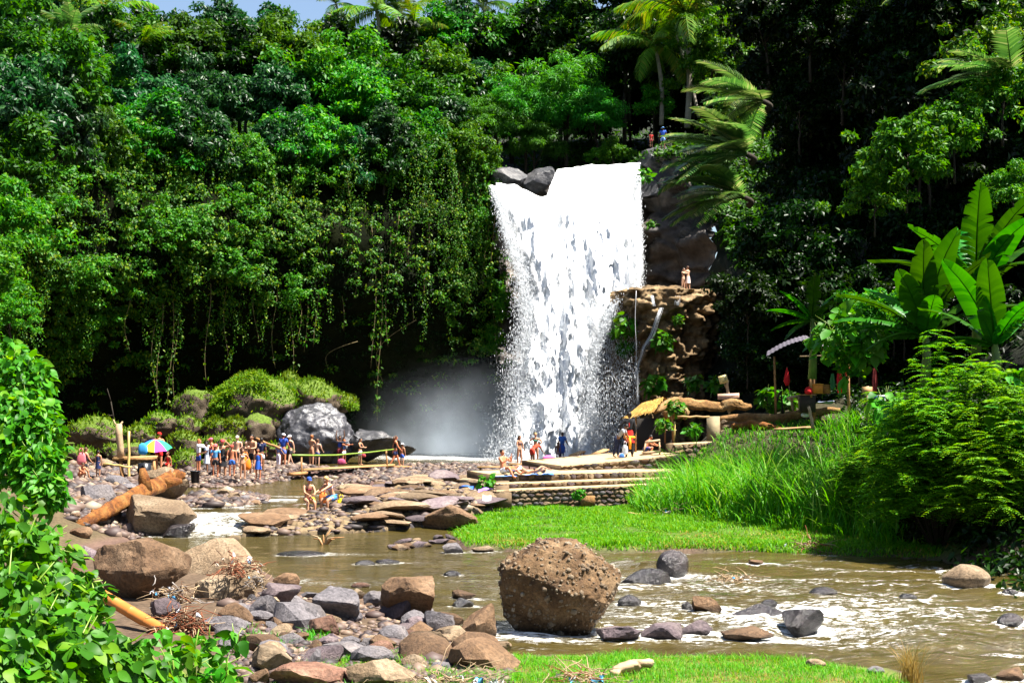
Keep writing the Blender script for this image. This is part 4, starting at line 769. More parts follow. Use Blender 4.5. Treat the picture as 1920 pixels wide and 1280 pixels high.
for i, (a_, y0, y1, lf, cv) in enumerate([(320, 520, 770, .5, 0), (390, 520, 720, .12, 0), (330, 600, 790, .1, .05), (425, 530, 700, .3, 0), (545, 480, 720, .25, 0), (572, 450, 660, .5, 0), (593, 440, 650, .5, 0), (612, 440, 560, .3, -.3), (515, 540, 690, .1, 0), (480, 520, 640, .1, 0),
     (640, 450, 620, .3, 0), (665, 430, 560, .4, 0), (700, 420, 690, .35, .1), (712, 480, 790, .5, 0), (728, 430, 650, .4, -.15), (745, 400, 560, .3, 0), (770, 420, 600, .2, 0), (690, 380, 520, .5, 0), (655, 330, 500, .6, 0), (800, 380, 560, .5, 0), (300, 560, 760, .2, 0), (240, 560, 660, .3, 0), (290, 610, 770, .3, 0), (520, 420, 560, .5, 0), (560, 520, 640, .1, .2)]):
    vine(a_, y0, y1, 50+i, lf, 'vine', label='thin %s vine hanging down the dark hollow of the cliff' % ('leafy' if lf > .25 else 'bare'))
vine(780, 600, 715, 91, 0, 'vine', 2.0, 'bare root swinging out in a bow over the dark pool', -1.1); vine(675, 640, 690, 92, 0, 'vine', 2.0, 'bent bare root curling above the dark pool', -1.0)
for i, (a_, y0, y1, lf, cv) in enumerate([(845, 330, 470, .4, 0), (856, 320, 520, .9, 0), (868, 335, 560, 1.2, 0), (880, 330, 450, 1.2, 0), (893, 340, 480, .9, 0), (905, 345, 430, .3, -.2), (912, 380, 520, .6, 0), (838, 360, 430, .2, .2), (925, 400, 640, .2, 0)]):
    vine(a_, y0, y1, 120+i, lf, 'root' if i % 2 else 'vine', 1.3, 'tangled reddish root trailing beside the waterfall' if i % 2 else 'leafy creeper trailing beside the waterfall', cv, .03)

# --- trees over the cliff
def on_hill(px, row, Y): return P(px, row, Y)
LAB = {'tree': 'mid green broadleaf tree in the crowd of trees above the cliff', 'cool': 'glossy blue green tree in the crowd of trees above the cliff', 'bright': 'bright yellow green tree in the crowd of trees above the cliff', 'dark': 'dark tree in the deep shade of the forest slope'}
def forest():
    r = random.Random(5)
    # rim row leaning over the edge, then rows going back up the hill: (px, row, depth, radius, kind)
    T = []
    for px in range(-80, 860, 62): T.append((px+r.uniform(-22, 22), 300-.0*px+r.uniform(-35, 30)-(50 if px < 60 else 0), None, r.uniform(2.0, 3.0), r.choice(['tree', 'cool', 'cool', 'tree', 'bright'])))
    for px in range(-90, 900, 80): T.append((px+r.uniform(-25, 25), 195+r.uniform(-28, 28), 8, r.uniform(2.6, 3.6), r.choice(['tree', 'cool', 'cool', 'bright'])))
    for px in range(-110, 1250, 92): T.append((px+r.uniform(-25, 25), 110+r.uniform(-22, 22), 18, r.uniform(3.2, 4.4), r.choice(['tree', 'cool', 'dark', 'tree'])))
    ORD = ['first', 'second', 'third', 'fourth', 'fifth', 'sixth', 'seventh', 'eighth', 'ninth', 'tenth', 'eleventh', 'twelfth']; cnt = {}; KN = {'tree': 'mid green broadleaf tree', 'cool': 'glossy blue green tree', 'bright': 'yellow green tree', 'dark': 'dark tree'}
    for (px, row, dd, R_, k) in sorted(T, key=lambda q: -q[0]):
        where = {None: 'leaning over the cliff rim', 8: 'just behind the cliff rim', 18: 'high behind the cliff'}[dd]; cnt[(k, dd)] = cnt.get((k, dd), 0)+1; lab = '%s %s, %s from the waterfall' % (KN[k], where, ORD[cnt[(k, dd)]-1])
        s = float(s_at_px(min(px, 900))); Y0 = float(plan_s(np.array(s))[1]); Y = Y0+(dd if dd else -.6); q = P(px, row, Y); tree(q, R_, k, lab, 'trees above the cliff')
    # the skyline
    for (px, row, R_, k) in [(30, 30, 5, 'tree'), (120, 40, 4.6, 'cool'), (210, 45, 5.0, 'dark'), (322, 110, 3.4, 'cool'), (300, 150, 3.4, 'dark'), (405, 190, 3.6, 'dark'), (200, 175, 3.8, 'dark'), (490, 190, 3.6, 'dark'), (110, 160, 3.8, 'dark'), (415, 25, 3.0, 'cool'), (450, 50, 4.6, 'cool'), (510, 40, 3.6, 'cool'), (610, 135, 4.2, 'bright'), (690, 120, 4.0, 'bright'), (770, 135, 4.2, 'tree'), (850, 50, 3.0, 'cool'), (1230, 110, 5.2, 'dark'), (1560, 185, 6, 'dark'), (1470, 150, 5, 'dark'), (1660, 175, 6, 'dark'), (1330, 130, 5, 'dark'), (1420, 100, 5, 'dark'), (1500, 60, 6, 'dark'), (1620, 60, 6, 'dark'), (1740, 60, 6, 'dark'), (1850, 60, 6, 'dark'), (1950, 60, 6, 'dark'), (880, 30, 4.4, 'cool'), (960, 40, 5.4, 'tree'), (1050, 50, 5.2, 'tree'), (1120, 20, 5.0, 'cool'), (1180, 70, 4.6, 'dark'), (1300, 60, 5, 'dark'), (1380, 30, 5, 'bright'), (860, 110, 4.4, 'cool'), (930, 120, 4.2, 'tree')]:
        tree(P(px, row, 124+r.uniform(-4, 6)), R_, k, {'tree': 'mid green tree on the skyline', 'cool': 'glossy dark green tree on the skyline', 'bright': 'bright green tree on the skyline', 'dark': 'dark tree on the skyline'}[k], 'trees on the skyline')
    # big bright trees in the middle, bamboo mound over the fall
    for (px, row, Y, R_, k, lab) in [(640, 110, 106, 4.4, 'bright', 'broad bright green tree crown rising above the middle of the cliff'), (560, 105, 108, 3.6, 'bright', 'bright crown beside the broad bright tree'), (690, 205, 103, 3.2, 'bright', 'bright bushy crown in front of the palms over the cliff'), (790, 200, 106, 3.6, 'tree', 'dense green tree between the bright crown and the bamboo'), (850, 170, 108, 3.4, 'bright', 'yellow green tree behind the bamboo'), (780, 290, 101, 2.6, 'tree', 'leafy tree leaning over the dark hollow'),
         (735, 270, 100, 2.2, 'bright', 'bright bush sprouting from the cliff rim'), (830, 250, 104, 2.6, 'cool', 'dark glossy bush near the red flower')]: tree(P(px, row, Y), R_, k, lab, 'trees above the cliff')
    for (px, row, Y, R_, lab) in [(1060, 190, 108, 4.3, 'great feathery bamboo mound above the waterfall'), (985, 215, 107, 3.2, 'lower bamboo mound beside the great one'), (1120, 225, 107, 3.0, 'drooping bamboo clump near the dirt path'), (930, 240, 106, 2.8, 'small bamboo clump close to the red flower'), (1000, 270, 106.5, 2.6, 'shaded bamboo clump just above the fall')]: tree(P(px, row, Y), R_, 'bamboo', lab, 'bamboo above the fall', cat='bamboo', name='bamboo_clump', squash=.85)
    for (px, row, Y, R_, k, lab) in [(1150, 290, 103.8, 1.2, 'shrubby', 'sunlit low shrub at the top edge of the fall'), (1118, 297, 104.2, .9, 'shrubby', 'small sunlit shrub over the fall lip'), (1285, 275, 103, 1.3, 'shrubby', 'shrub beside the man in blue on the cliff top'), (1225, 200, 107, 1.6, 'shrubby', 'bush above the dirt path'), (1340, 120, 104, 3.2, 'bright', 'bright feathery tree behind the palm fronds'), (1375, 205, 99, 2.0, 'fine', 'light green shrub among the dark palm fronds'),
         (1170, 120, 112, 3.6, 'dark', 'dark tree behind the coconut palm'), (1240, 140, 113, 4.0, 'dark', 'dark crown between the two palm trunks')]: tree(P(px, row, Y), R_, k, lab, 'shrubs at the top of the fall' if R_ < 3 else 'trees above the cliff', cat='shrub' if R_ < 3 else 'tree', name='shrub' if R_ < 3 else 'broadleaf_tree')
    # the near left edge: tall trees leaning in
    for (px, row, Y, R_, k, lab) in [(20, 240, 62, 2.6, 'cool', 'tall glossy tree at the very edge of the picture, upper part'), (30, 340, 60, 2.4, 'tree', 'leafy tree below the tall glossy tree'), (15, 440, 56, 2.0, 'bright', 'bright leafy tree overhanging the dark corner'), (-10, 540, 52, 1.8, 'bright', 'bright hanging foliage at the picture edge'), (20, 600, 50, .9, 'shrubby', 'small spray of leaves jutting over the dark corner'), (90, 250, 66, 2.4, 'cool', 'glossy tree inside the edge trees'), (60, 130, 66, 3.0, 'tree', 'green tree above the edge trees')]: tree(P(px, row, Y), R_, k, lab, 'trees along the edge')
    # the dark forest slope on the other bank
    for i in range(190):
        px = r.uniform(1400, 2250); row = r.uniform(-200, 700); Y = r.uniform(69, 74) if (r.random() < .65 and not (px < 1720 and row < 430)) else r.uniform(84, 87); R_ = r.uniform(1.9, 3.2); lo = 1425+R_*F/Y*.85+np.interp(row, [0, 100, 500, 700], [-20, 40, -30, -60])
        if px < lo: continue
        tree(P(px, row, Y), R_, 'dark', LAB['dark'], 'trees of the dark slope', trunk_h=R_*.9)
    for i in range(26):
        px = r.uniform(1640, 2400); q = P(px, 0, r.uniform(79, 92)); tree((q.x+3, q.y, r.uniform(23, 34)), r.uniform(4, 5.5), 'dark', 'tall dark tree whose crown is lost above the picture', 'trees of the dark slope')
    for i in range(20): 
        q = P(r.uniform(1720, 2150), r.uniform(960, 1035), r.uniform(37, 46)); tree(q, r.uniform(.7, 1.2), 'dark', 'dark bush in the shade by the river bend', 'bushes in the shade', cat='bush', name='dark_bush', trunk_h=1.2)
    for i in range(24):
        q = P(r.uniform(1390, 1620), r.uniform(600, 740), r.uniform(70, 84)); tree(q, r.uniform(1.0, 1.8), 'dark', 'dark bush in the shade beside the rock block', 'bushes in the shade', cat='bush', name='dark_bush', trunk_h=1.2)
    for (px, row, Y, R_, k, lab) in [(1700, 290, 50, 1.9, 'shrubby', 'sunlit green tree crown standing out before the dark forest'), (1640, 370, 50, 1.3, 'shrubby', 'lower lobe of sunlit leaves before the dark forest'), (1790, 260, 51, 1.5, 'shrubby', 'upper lobe of sunlit leaves before the dark forest'), (1880, 180, 52, 1.7, 'fine', 'dim leafy crown above the banana plants'), (1860, 90, 55, 2.0, 'fine', 'half lit crown near the top corner'), (1900, 360, 47, 1.0, 'shrubby', 'bright leaves behind the tall banana leaves'),
         (1600, 605, 49, 1.05, 'shrubby', 'large leaved green bush above the tin roof stall'), (1660, 590, 48, 1.1, 'shrubby', 'green bush between the two banana plants'), (1610, 660, 47, 1.0, 'shrubby', 'leafy branches drooping over the tin roof stall')]: tree(P(px, row, Y), R_, k, lab, 'sunlit shrubs on the far slope', trunk_h=R_*.9, cat='tree' if R_ > 1.4 else 'shrub', name='leafy_tree' if R_ > 1.4 else 'leafy_shrub')
    for i, (px, row, Y, R_) in enumerate([(1440, 60, 78, 2.6), (1520, 40, 76, 2.1), (1580, 110, 76, 2.3), (1660, 60, 75, 2.1), (1430, 160, 79, 1.9), (1500, 200, 78, 1.7), (1760, 30, 74, 2.1)]): tree(P(px, row, Y), R_, 'dark', 'shaded tree with a few glittering leaves at the forest edge', 'trees of the dark slope')
forest()

# low growth covering the hill between the trees
def hill_cover():
    r = np.random.default_rng(77); n = 9500; s = np.where(r.random(n) < .72, r.uniform(_seg[2], S_FALL1+3, n), r.uniform(S_FALL1, S_R+6, n)); d = r.uniform(0, 1, n)**1.3*50+.3; c = hill_pt(s, d); fallz = (s > S_FALL0) & (s < S_FALL1) & (d < 5); c = c[~fallz]
    p, D, Nn, l, w = clump_leaves(r, c, r.uniform(.5, 1.2, len(c)), 34, .42, .5); kind(obj('hill_undergrowth', leaves_mesh('hill_undergrowth', p, D, Nn, l, w, LF['tree'])), 'stuff')
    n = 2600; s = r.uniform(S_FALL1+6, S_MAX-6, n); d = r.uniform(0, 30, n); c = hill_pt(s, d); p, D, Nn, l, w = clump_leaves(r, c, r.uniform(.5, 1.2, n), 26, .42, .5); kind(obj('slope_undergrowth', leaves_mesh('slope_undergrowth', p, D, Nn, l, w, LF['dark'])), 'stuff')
    # the shaded bank and the back of the terrace
    x = r.uniform(9.5, 26, 2200); y = r.uniform(28, 84, 2200); dd = x-(10.9+.11*np.clip(y-34, -40, 40)); ok = (dd > 0) & ~((y > 54) & (y < 62.5) & (x < 14.5)); x, y = x[ok], y[ok]; c = np.stack([x, y, ground_z(x, y)+.2], -1)
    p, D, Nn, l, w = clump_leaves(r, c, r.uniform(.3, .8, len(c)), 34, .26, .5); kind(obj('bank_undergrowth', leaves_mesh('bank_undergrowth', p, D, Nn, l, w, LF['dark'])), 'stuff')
hill_cover()
def low_jungle():
    r = random.Random(15)
    for i in range(34):
        px = r.uniform(1395, 1800); row = r.uniform(560, 715); tree(P(px, row, r.uniform(66, 72)), r.uniform(1.1, 1.8), 'dark', 'dark shrub in the gloom behind the stall and the signs', 'bushes in the shade', cat='bush', name='dark_bush', trunk_h=1.4)
    for i in range(12):
        px = 1030+i*38+r.uniform(-12, 12); tree(P(px, 190+r.uniform(-20, 25), r.uniform(130, 140)), r.uniform(4, 5), 'dark', 'dark tree far back in the gap behind the palms', 'trees far behind the palms', trunk_h=5)
low_jungle()

# green drape over the heap of boulders
def moss_drape():
    r = np.random.default_rng(91); n = 620; px = r.uniform(395, 665, n); top = np.interp(px, [395, 420, 445, 475, 520, 560, 620, 665], [748, 728, 712, 704, 716, 736, 750, 764]); row = top+r.uniform(0, 1, n)**1.2*np.interp(px, [395, 450, 560, 665], [34, 60, 14, 4]); Yp = r.uniform(86.2, 87.6, n)+(row < top+14)*.8+4.2*sstep(490, 545, px)
    c = np.stack([(px-960)/F*Yp, Yp, CAMH+(HOR-row)/F*Yp], -1); p, D, Nn, l, w = clump_leaves(r, c, r.uniform(.18, .42, n), 40, .24, -.1, asp=.4); kind(obj('moss_drape', leaves_mesh('moss_drape', p, D, Nn, l, w, LF['moss'])), 'stuff')
moss_drape()

# --- palms
def frond_mesh(seed, L_, ln, w, n, arch, m, droop=.6):
    r = np.random.default_rng(seed); mb_pts = []; t = np.linspace(0, 1, n); x = L_*t*(1-.12*t); z = arch*L_*(1.15*t-1.35*t*t)*1.0; pts = np.stack([x, 0*t, z], -1)
    C = []; D = []; Nn = []; Ls = []; tan = np.gradient(pts, axis=0); tan /= np.linalg.norm(tan, axis=1, keepdims=True)
    for k in range(2, n):
        for sd in (-1, 1):
            l = ln*math.sin(math.pi*(.12+.83*t[k]))**.6*r.uniform(.85, 1.1); C.append(pts[k]); D.append(tan[k]*.75+np.array([0, sd*.9, -droop*r.uniform(.5, 1.2)*.6+.18])); Nn.append([0, sd*.35, 1]); Ls.append(l)
    C, D, Nn, Ls = map(np.array, (C, D, Nn, Ls)); D /= np.linalg.norm(D, axis=1, keepdims=True); S = np.cross(D, Nn); S /= np.linalg.norm(S, axis=1, keepdims=True); W_ = w*np.ones(len(C)); q1 = C+D*Ls[:, None]*.5; q2 = C+D*Ls[:, None]; q2[:, 2] -= Ls*droop*.35
    V = np.stack([C-S*W_[:, None]*.3, C+S*W_[:, None]*.3, q1+S*W_[:, None]*.5, q2, q1-S*W_[:, None]*.5], 1).reshape(-1, 3); b_ = np.arange(len(C))[:, None]*5; Fa = np.concatenate([b_+np.array([[0, 1, 2, 4]])]).astype(np.int32); Fb = (b_+np.array([[4, 2, 3]])).astype(np.int32)
    mb = MB(); mb.tube([Vector(p) for p in pts[::3]], [max(.006, .03*L_/3*(1-.85*k/len(pts[::3]))) for k in range(len(pts[::3]))], 5); nv = len(V); rv = np.array([tuple(v) for v in mb.V]); rf = [np.array([f for f in mb.F if len(f) == 4], np.int32)+nv]
    return new_mesh('frond', np.concatenate([V, rv]), [Fa, Fb]+rf, m)
FR = {'salak': [frond_mesh(i, 4.4, 1.0, .10, 32, .22, LF['palm'], .3) for i in range(3)], 'coco': [frond_mesh(10+i, 4.6, .95, .10, 46, .42, LF['palmy'], 1.2) for i in range(3)], 'far': [frond_mesh(20+i, 3.6, .8, .10, 34, .4, LF['palm'], .9) for i in range(2)]}
def palm(top, fr, n, tilt, label, group, trunk=None, s=1.0, az=None, name='palm_tree', seed=0):
    r = random.Random(seed); base = trunk or Vector((top[0], top[1], top[2]-3)); t_ = thing(name, label, 'palm', tuple(base), (0, 0, 0), group); rel = Vector(top)-Vector(base)
    mb = MB(); mb.tube([rel*(k/8)+Vector((math.sin(k/8*3.1)*.25, 0, 0)) for k in range(9)], [.17*s*(1-.04*k) for k in range(9)], 8, wob=.06); mb.build('trunk', WD['bark' if fr == 'salak' else 'palmbark'], t_, True)
    for k in range(n):
        a = (k*2.399+r.uniform(-.2, .2)) if az is None else az[0]+(az[1]-az[0])*(k+.5)/n+r.uniform(-.08, .08); el = r.uniform(*tilt); obj('frond', FR[fr][k % len(FR[fr])], t_, tuple(rel), (r.uniform(-.25, .25), -el, a), s*r.uniform(.85, 1.1))
palm(P(1285, 30, 106), 'coco', 17, (-.5, .9), 'coconut palm with a sunlit orange tinged crown above the fall', 'palms', P(1288, 240, 106), 1.45, seed=1)
palm(P(1228, 85, 107), 'coco', 13, (-.8, .6), 'lower coconut palm with drooping fronds by the dirt path', 'palms', P(1240, 235, 106.5), 1.1, seed=2)
palm(P(1255, 40, 110), 'coco', 10, (-.3, .8), 'coconut palm whose thin trunk stands behind the others', 'palms', P(1310, 220, 108), .8, seed=3)
for i, (px, row, Y, s, lab) in enumerate([(705, 20, 122, 1.1, 'pale green palm sticking up into the sky'), (745, 25, 122, .9, 'second palm on the skyline with thin fronds'), (775, 62, 118, 1.0, 'dark palm with drooping fronds below the skyline'), (905, 10, 122, 1.0, 'upright palm against the sky over the bamboo'), (845, 20, 123, .9, 'palm half hidden among the skyline trees'), (130, 70, 98, .9, 'grey green palm in the forest by the top corner'), (200, 25, 108, 1.0, 'palm with hanging fronds near the top edge'), (630, 8, 124, .8, 'small palm at the edge of the sky gap'), (265, 85, 104, .7, 'dim palm between glossy trees')]):
    palm(P(px, row, Y), 'far' if i % 2 else 'coco', 12, (-.5, 1.0), lab, 'palms', None, s, seed=10+i)
for i, (px, row, Y, s, a0, a1, n, lab) in enumerate([(1400, 290, 66.5, 1.05, 1.8, 4.5, 17, 'big feathery salak palm leaning over the cliff rocks'), (1395, 370, 67, .95, 2.0, 4.3, 15, 'lower salak palm with bronze tipped fronds'), (1430, 190, 67.5, .95, 1.5, 4.5, 13, 'upper salak palm with grey green fronds'), (1900, 150, 52, .8, 2.0, 4.5, 8, 'palm with thin fronds near the picture edge'), (1780, -50, 54, .8, 2.6, 5.6, 8, 'palm fronds hanging from the top edge')]):
    palm(P(px, row, Y), 'salak', n, (-.4, .55), lab, 'salak palms', P(px+8, row+16, Y+.6), s, (a0, a1) if a1 else None, 'salak_palm', 40+i)

# --- banana plants: every leaf a part
def banana_leaf_mesh(seed, L_, w, torn):
    r = np.random.default_rng(seed); n = 26; t = np.linspace(0, 1, n); x = L_*t; z = -.33*L_*t**2.6; mid = np.stack([x, 0*t, z], -1); V = []; Fq = []; k = 0
    wd = w*np.clip(np.sin(np.pi*np.clip(t*.97+.03, 0, 1))**.45, .06, 1)*(1-.25*t)
    for sd in (-1, 1):
        gap = r.random(n) < torn
        for i in range(n-1):
            e0 = wd[i]*(1 if not gap[i] else .9); e1 = wd[i+1]; drop0, drop1 = (.22+.25*(gap[i])*r.random())*e0, .22*e1; sh = .06*L_
            a = mid[i]; b_ = mid[i+1]; V += [a, b_, b_+[sh*.6, sd*e1*.5, .12*e1-.02], a+[sh*.6, sd*e0*.5, .12*e0-.02], b_+[sh-(.03*L_ if gap[i] else 0), sd*e1, -drop1], a+[sh, sd*e0, -drop0]]
            f = [(0, 1, 2, 3), (3, 2, 4, 5)]; Fq += [tuple(q+k for q in (ff if sd > 0 else ff[::-1])) for ff in f]; k += 6
    mb = MB(); mb.tube([Vector(p)+Vector((0, 0, -.01)) for p in mid[::4]], [.03*(1-.8*i/len(mid[::4])) for i in range(len(mid[::4]))], 5)
    nv = len(V); return new_mesh('leaf', np.concatenate([np.array(V), np.array([tuple(v) for v in mb.V])]), [np.array(Fq, np.int32), np.array([f for f in mb.F if len(f) == 4], np.int32)+nv], [LF['banana']], True)
BL = [banana_leaf_mesh(i, 2.8, .45, .12 if i < 3 else .5) for i in range(5)]
def banana(base, h, leaves, label, group='banana plants'):
    t_ = thing('banana_plant', label, 'banana plant', tuple(base), (0, 0, 0), group); mb = MB(); mb.tube([(0, 0, -.4), (.05, 0, h*.5), (0, 0, h)], [.16, .13, .08], 9); mb.build('stem', plain_banana, t_, True)
    for k, (az, el, s, ro) in enumerate(leaves): obj('leaf', BL[k % 5], t_, (0, 0, h*.92), (ro, -el, az), s)
plain_banana = plain('banana_stem', (.10, .15, .03), .5, .4, 3)
b0 = P(1523, 690, 52); banana(b0, 1.9, [(3.5, .95, .56, 0), (3.05, .5, .56, .3), (2.9, .05, .5, .3), (4.6, 1.2, .68, 0), (.3, 1.0, .6, -.2), (.1, .45, .54, -.3), (-.5, -.1, .6, 0), (5.2, .7, .54, 0), (3.7, -.2, .5, 0)], 'smaller banana plant with a few split leaves beside the tin roof stall')
banana(P(1735, 700, 42), 1.2, [(3.0, .35, .8, .1), (5.9, .6, .95, .2), (4.6, .7, .85, -.2), (2.9, .75, .95, .2), (3.2, .45, .9, -.3), (4.3, 1.25, 1.05, .2), (4.9, 1.3, 1.15, 0), (2.2, .9, .9, 0), (5.5, 1.15, 1.0, 0), (.2, .8, .95, 0), (3.6, .1, .8, .3), (1.2, 1.0, 1.0, 0), (4.0, .95, .95, .3)], 'tall banana plant with broad upright leaves')
banana(P(1830, 640, 43), 1.6, [(2.2, .5, 1.0, .1), (5.0, .9, 1.1, -.2), (3.1, .6, 1.1, 0), (4.4, 1.3, 1.2, .1), (3.4, 1.0, 1.0, .1), (5.2, 1.2, 1.15, 0), (.1, .9, 1.0, 0), (2.6, .85, .95, 0), (4.9, .55, .9, .2), (1.5, 1.1, 1.0, 0), (3.9, .7, .9, 0)], 'highest banana plant at the edge of the picture')
banana(P(1865, 700, 38.5), .8, [(3.3, .3, .7, .2), (4.2, 1.15, .95, .2), (3.6, 1.1, 1.0, .35), (5.6, .9, .9, 0), (4.9, .8, .8, 0), (2.7, .8, .75, 0), (.6, .8, .8, 0)], 'young banana plant with one bright broad leaf')

# --- feathery shrub, large leaved shrubs
def feathery(base, h, rad, n, label, seed):
    r = np.random.default_rng(seed); t_ = thing('feathery_shrub', label, 'shrub', tuple(base), (0, 0, 0), 'feathery shrubs on the bank'); C = []; D = []; Nn = []; Ls = []; mb = MB()
    for k in range(n):
        a = r.uniform(0, 6.28); rr = rad*math.sqrt(r.random()); lb = int(r.integers(5)); la = lb*2.4+seed; top = np.array([math.cos(a)*rr*.6+math.cos(la)*rad*.55*(lb > 0), math.sin(a)*rr*.6+math.sin(la)*rad*.55*(lb > 0), h*(1, .72, .86, .62, .78)[lb]*(1-.5*(rr/rad)**2)*r.uniform(.30, 1.0)]); b_ = top*np.array([.12, .12, 0])-np.array([0, 0, .3]); mid = (top*np.array([.7, .7, .55]))
        if k % 9 == 0: mb.tube([b_, mid, top], [.016, .011, .005], 4)
        for j in range(7):                                       # ferny sprays round the twig tip
            az = r.uniform(0, 6.28); d = np.array([math.cos(az), math.sin(az), r.uniform(-.1, .5)]); o_ = top+r.normal(0, .12, 3)
            for q in np.linspace(.1, 1, 9):
                pp = o_+d*q*.55+np.array([0, 0, -.22*q*q]); side = np.cross(d, [0, 0, 1])
                for sd in (-1, 1): C.append(pp); D.append(side*sd+d*.5+np.array([0, 0, -.15])); Nn.append([0, 0, 1.0]+r.normal(0, .3, 3)); Ls.append(.17*(1.1-.6*q))
    mb.build('stem', WD['bark'], t_); C, D, Nn, Ls = map(np.array, (C, D, Nn, Ls)); kind(obj('foliage', leaves_mesh('foliage', C, D, Nn, Ls, Ls*.36, LF['fern']), t_), 'stuff')
feathery((11.1, 37, .5), 5.7, 1.6, 460, 'large feathery light green shrub at the river bend', 1); feathery((10.7, 41, .6), 4.0, 1.1, 220, 'feathery shrub beside the tall grass', 2); feathery((11.9, 35.5, .6), 5.0, 1.3, 280, 'feathery shrub at the picture edge under the banana plants', 3)
def big_leaf_mesh(seed, m):
    # heart-shaped leaf with a folded midrib, 16 triangles
    r = np.random.default_rng(seed); t = np.array([0, .12, .35, .62, .85, 1]); w = np.array([.08, .27, .34, .26, .11, 0])*r.uniform(.9, 1.1); z = -.25*t**2+.05*np.sin(t*6+seed); V = []; 
    for k in range(6): V += [(t[k], 0, z[k]), (t[k]+.04*(k == 1), w[k], z[k]+.16*w[k]*1.5-.1*w[k]*t[k]), (t[k]+.04*(k == 1), -w[k], z[k]+.16*w[k]*1.5-.1*w[k]*t[k])]
    Fq = []
    for k in range(5): a, b_ = k*3, k*3+3; Fq += [(a, b_, b_+1, a+1), (b_, a, a+2, b_+2)]
    return new_mesh('leaf', V, Fq, m, True)
BIGL = [big_leaf_mesh(i, LF['shrub']) for i in range(5)]
_tmpl = []
for me_ in BIGL:
    v = np.zeros(len(me_.vertices)*3, np.float32); me_.vertices.foreach_get('co', v); _tmpl.append(v.reshape(-1, 3))
_tf = np.array([p.vertices[:] for p in BIGL[0].polygons], np.int32)
def leafy_shrub(name, label, base, blobs, n_single, n_mass, ln, group, seed, cat='shrub'):
    """blobs: (px, row, depth, radius px) lobes of foliage. The leaves nearest the camera are parts, the rest one mass."""
    r = np.random.default_rng(seed); t_ = thing(name, label, cat, tuple(base), (0, 0, 0), group); B = np.array(base); mb = MB(); L_ = []
    wts = np.array([b[3]**2 for b in blobs], float); wts /= wts.sum(); tot = n_single+n_mass
    for j, (px, row, Y, rp) in enumerate(blobs):
        k = int(tot*wts[j]); c = np.array(P(px, row, Y)); rad = rp*Y/F; d = sphere_pts(r, k); d[:, 1] = -np.abs(d[:, 1])*.9+.1*d[:, 1]; p = c+d*rad*r.uniform(.55, 1.05, (k, 1)); L_ += [(p[i], d[i], Y) for i in range(k)]
        for q in range(7):
            e = c+sphere_pts(r, 1)[0]*rad*np.array([1.25, 1.1, 1.25]); mb.tube([Vector(c-B)+Vector((0, .1, -rad)), Vector((c+e)/2-B), Vector(e-B)], [.012, .008, .003], 4)
    mb.build('stem', WD['green'], t_); L_.sort(key=lambda q: q[0][1]*1.0+r.uniform(-.6, .6)); VV = []; FF = []
    for i, (p, d, Y) in enumerate(L_):
        az = math.atan2(d[1], d[0])+r.normal(0, .7); pitch = r.normal(.5, .55); roll = r.normal(0, .6); s = ln*r.choice([.45, .7, .9, 1.1, 1.45])*r.uniform(.85, 1.15); E = Euler((roll, pitch, az))
        if i < n_single: obj('leaf', BIGL[i % 5], t_, tuple(p-B), E, s)
        else: T = _tmpl[i % 5]*s; VV.append(T@np.array(E.to_matrix()).T+p-B); FF.append(_tf+18*(i-n_single))
    if VV: kind(obj('foliage', new_mesh('foliage', np.concatenate(VV), np.concatenate(FF), LF['shrub'], True), t_), 'stuff')
leafy_shrub('broad_leaved_shrub', 'large broad leaved shrub filling the bottom corner nearest the camera', P(120, 1400, 9.5), [(10, 980, 12, 62), (70, 1020, 11.4, 52), (30, 1060, 11, 80), (10, 1160, 9.5, 110), (95, 1120, 10.2, 62), (150, 1190, 9.6, 72), (120, 1260, 8.9, 100), (112, 1052, 11.6, 40), (150, 1095, 10.9, 34), (-10, 1280, 8.4, 120), (215, 1250, 9.4, 64), (270, 1275, 9.5, 54), (60, 1210, 9, 90), (180, 1120, 10.4, 30)], 300, 4600, .100, 'broad leaved shrubs on the near bank', 1)
leafy_shrub('broad_leaved_shrub', 'sprawling leafy stems creeping over the stones towards the small slabs', P(370, 1330, 10.5), [(360, 1240, 11, 50), (330, 1270, 10, 60), (410, 1255, 11, 38), (440, 1200, 13, 26), (390, 1200, 13, 24), (300, 1220, 10.6, 50), (420, 1275, 10, 40)], 200, 160, .11, 'broad leaved shrubs on the near bank', 2)
leafy_shrub('leafy_bush', 'round sunlit bush on the near bank beside the dark cliff hollow', P(40, 1000, 19), [(30, 730, 20, 75), (40, 830, 19, 85), (75, 880, 18.5, 50), (0, 680, 21, 55), (60, 790, 19.5, 60), (-20, 800, 19, 80), (90, 920, 18, 40)], 280, 6500, .115, 'broad leaved shrubs on the near bank', 3, 'bush')
leafy_shrub('leafy_vine_bush', 'leafy bush drooping beside the tin roof stall', P(1600, 760, 44), [(1580, 625, 44, 52), (1620, 640, 43.5, 45), (1545, 640, 44.5, 32), (1590, 690, 44, 25)], 180, 260, .34, 'leafy bushes round the stall', 4, 'bush')
leafy_shrub('leafy_vine_bush', 'large leaved creeper at the edge of the tall grass under the feathery shrub', P(1690, 860, 38.5), [(1690, 790, 38.6, 45), (1660, 760, 39, 30), (1730, 830, 38, 45), (1900, 720, 36, 30), (1890, 800, 35.4, 40)], 180, 200, .30, 'leafy bushes round the stall', 5, 'bush')
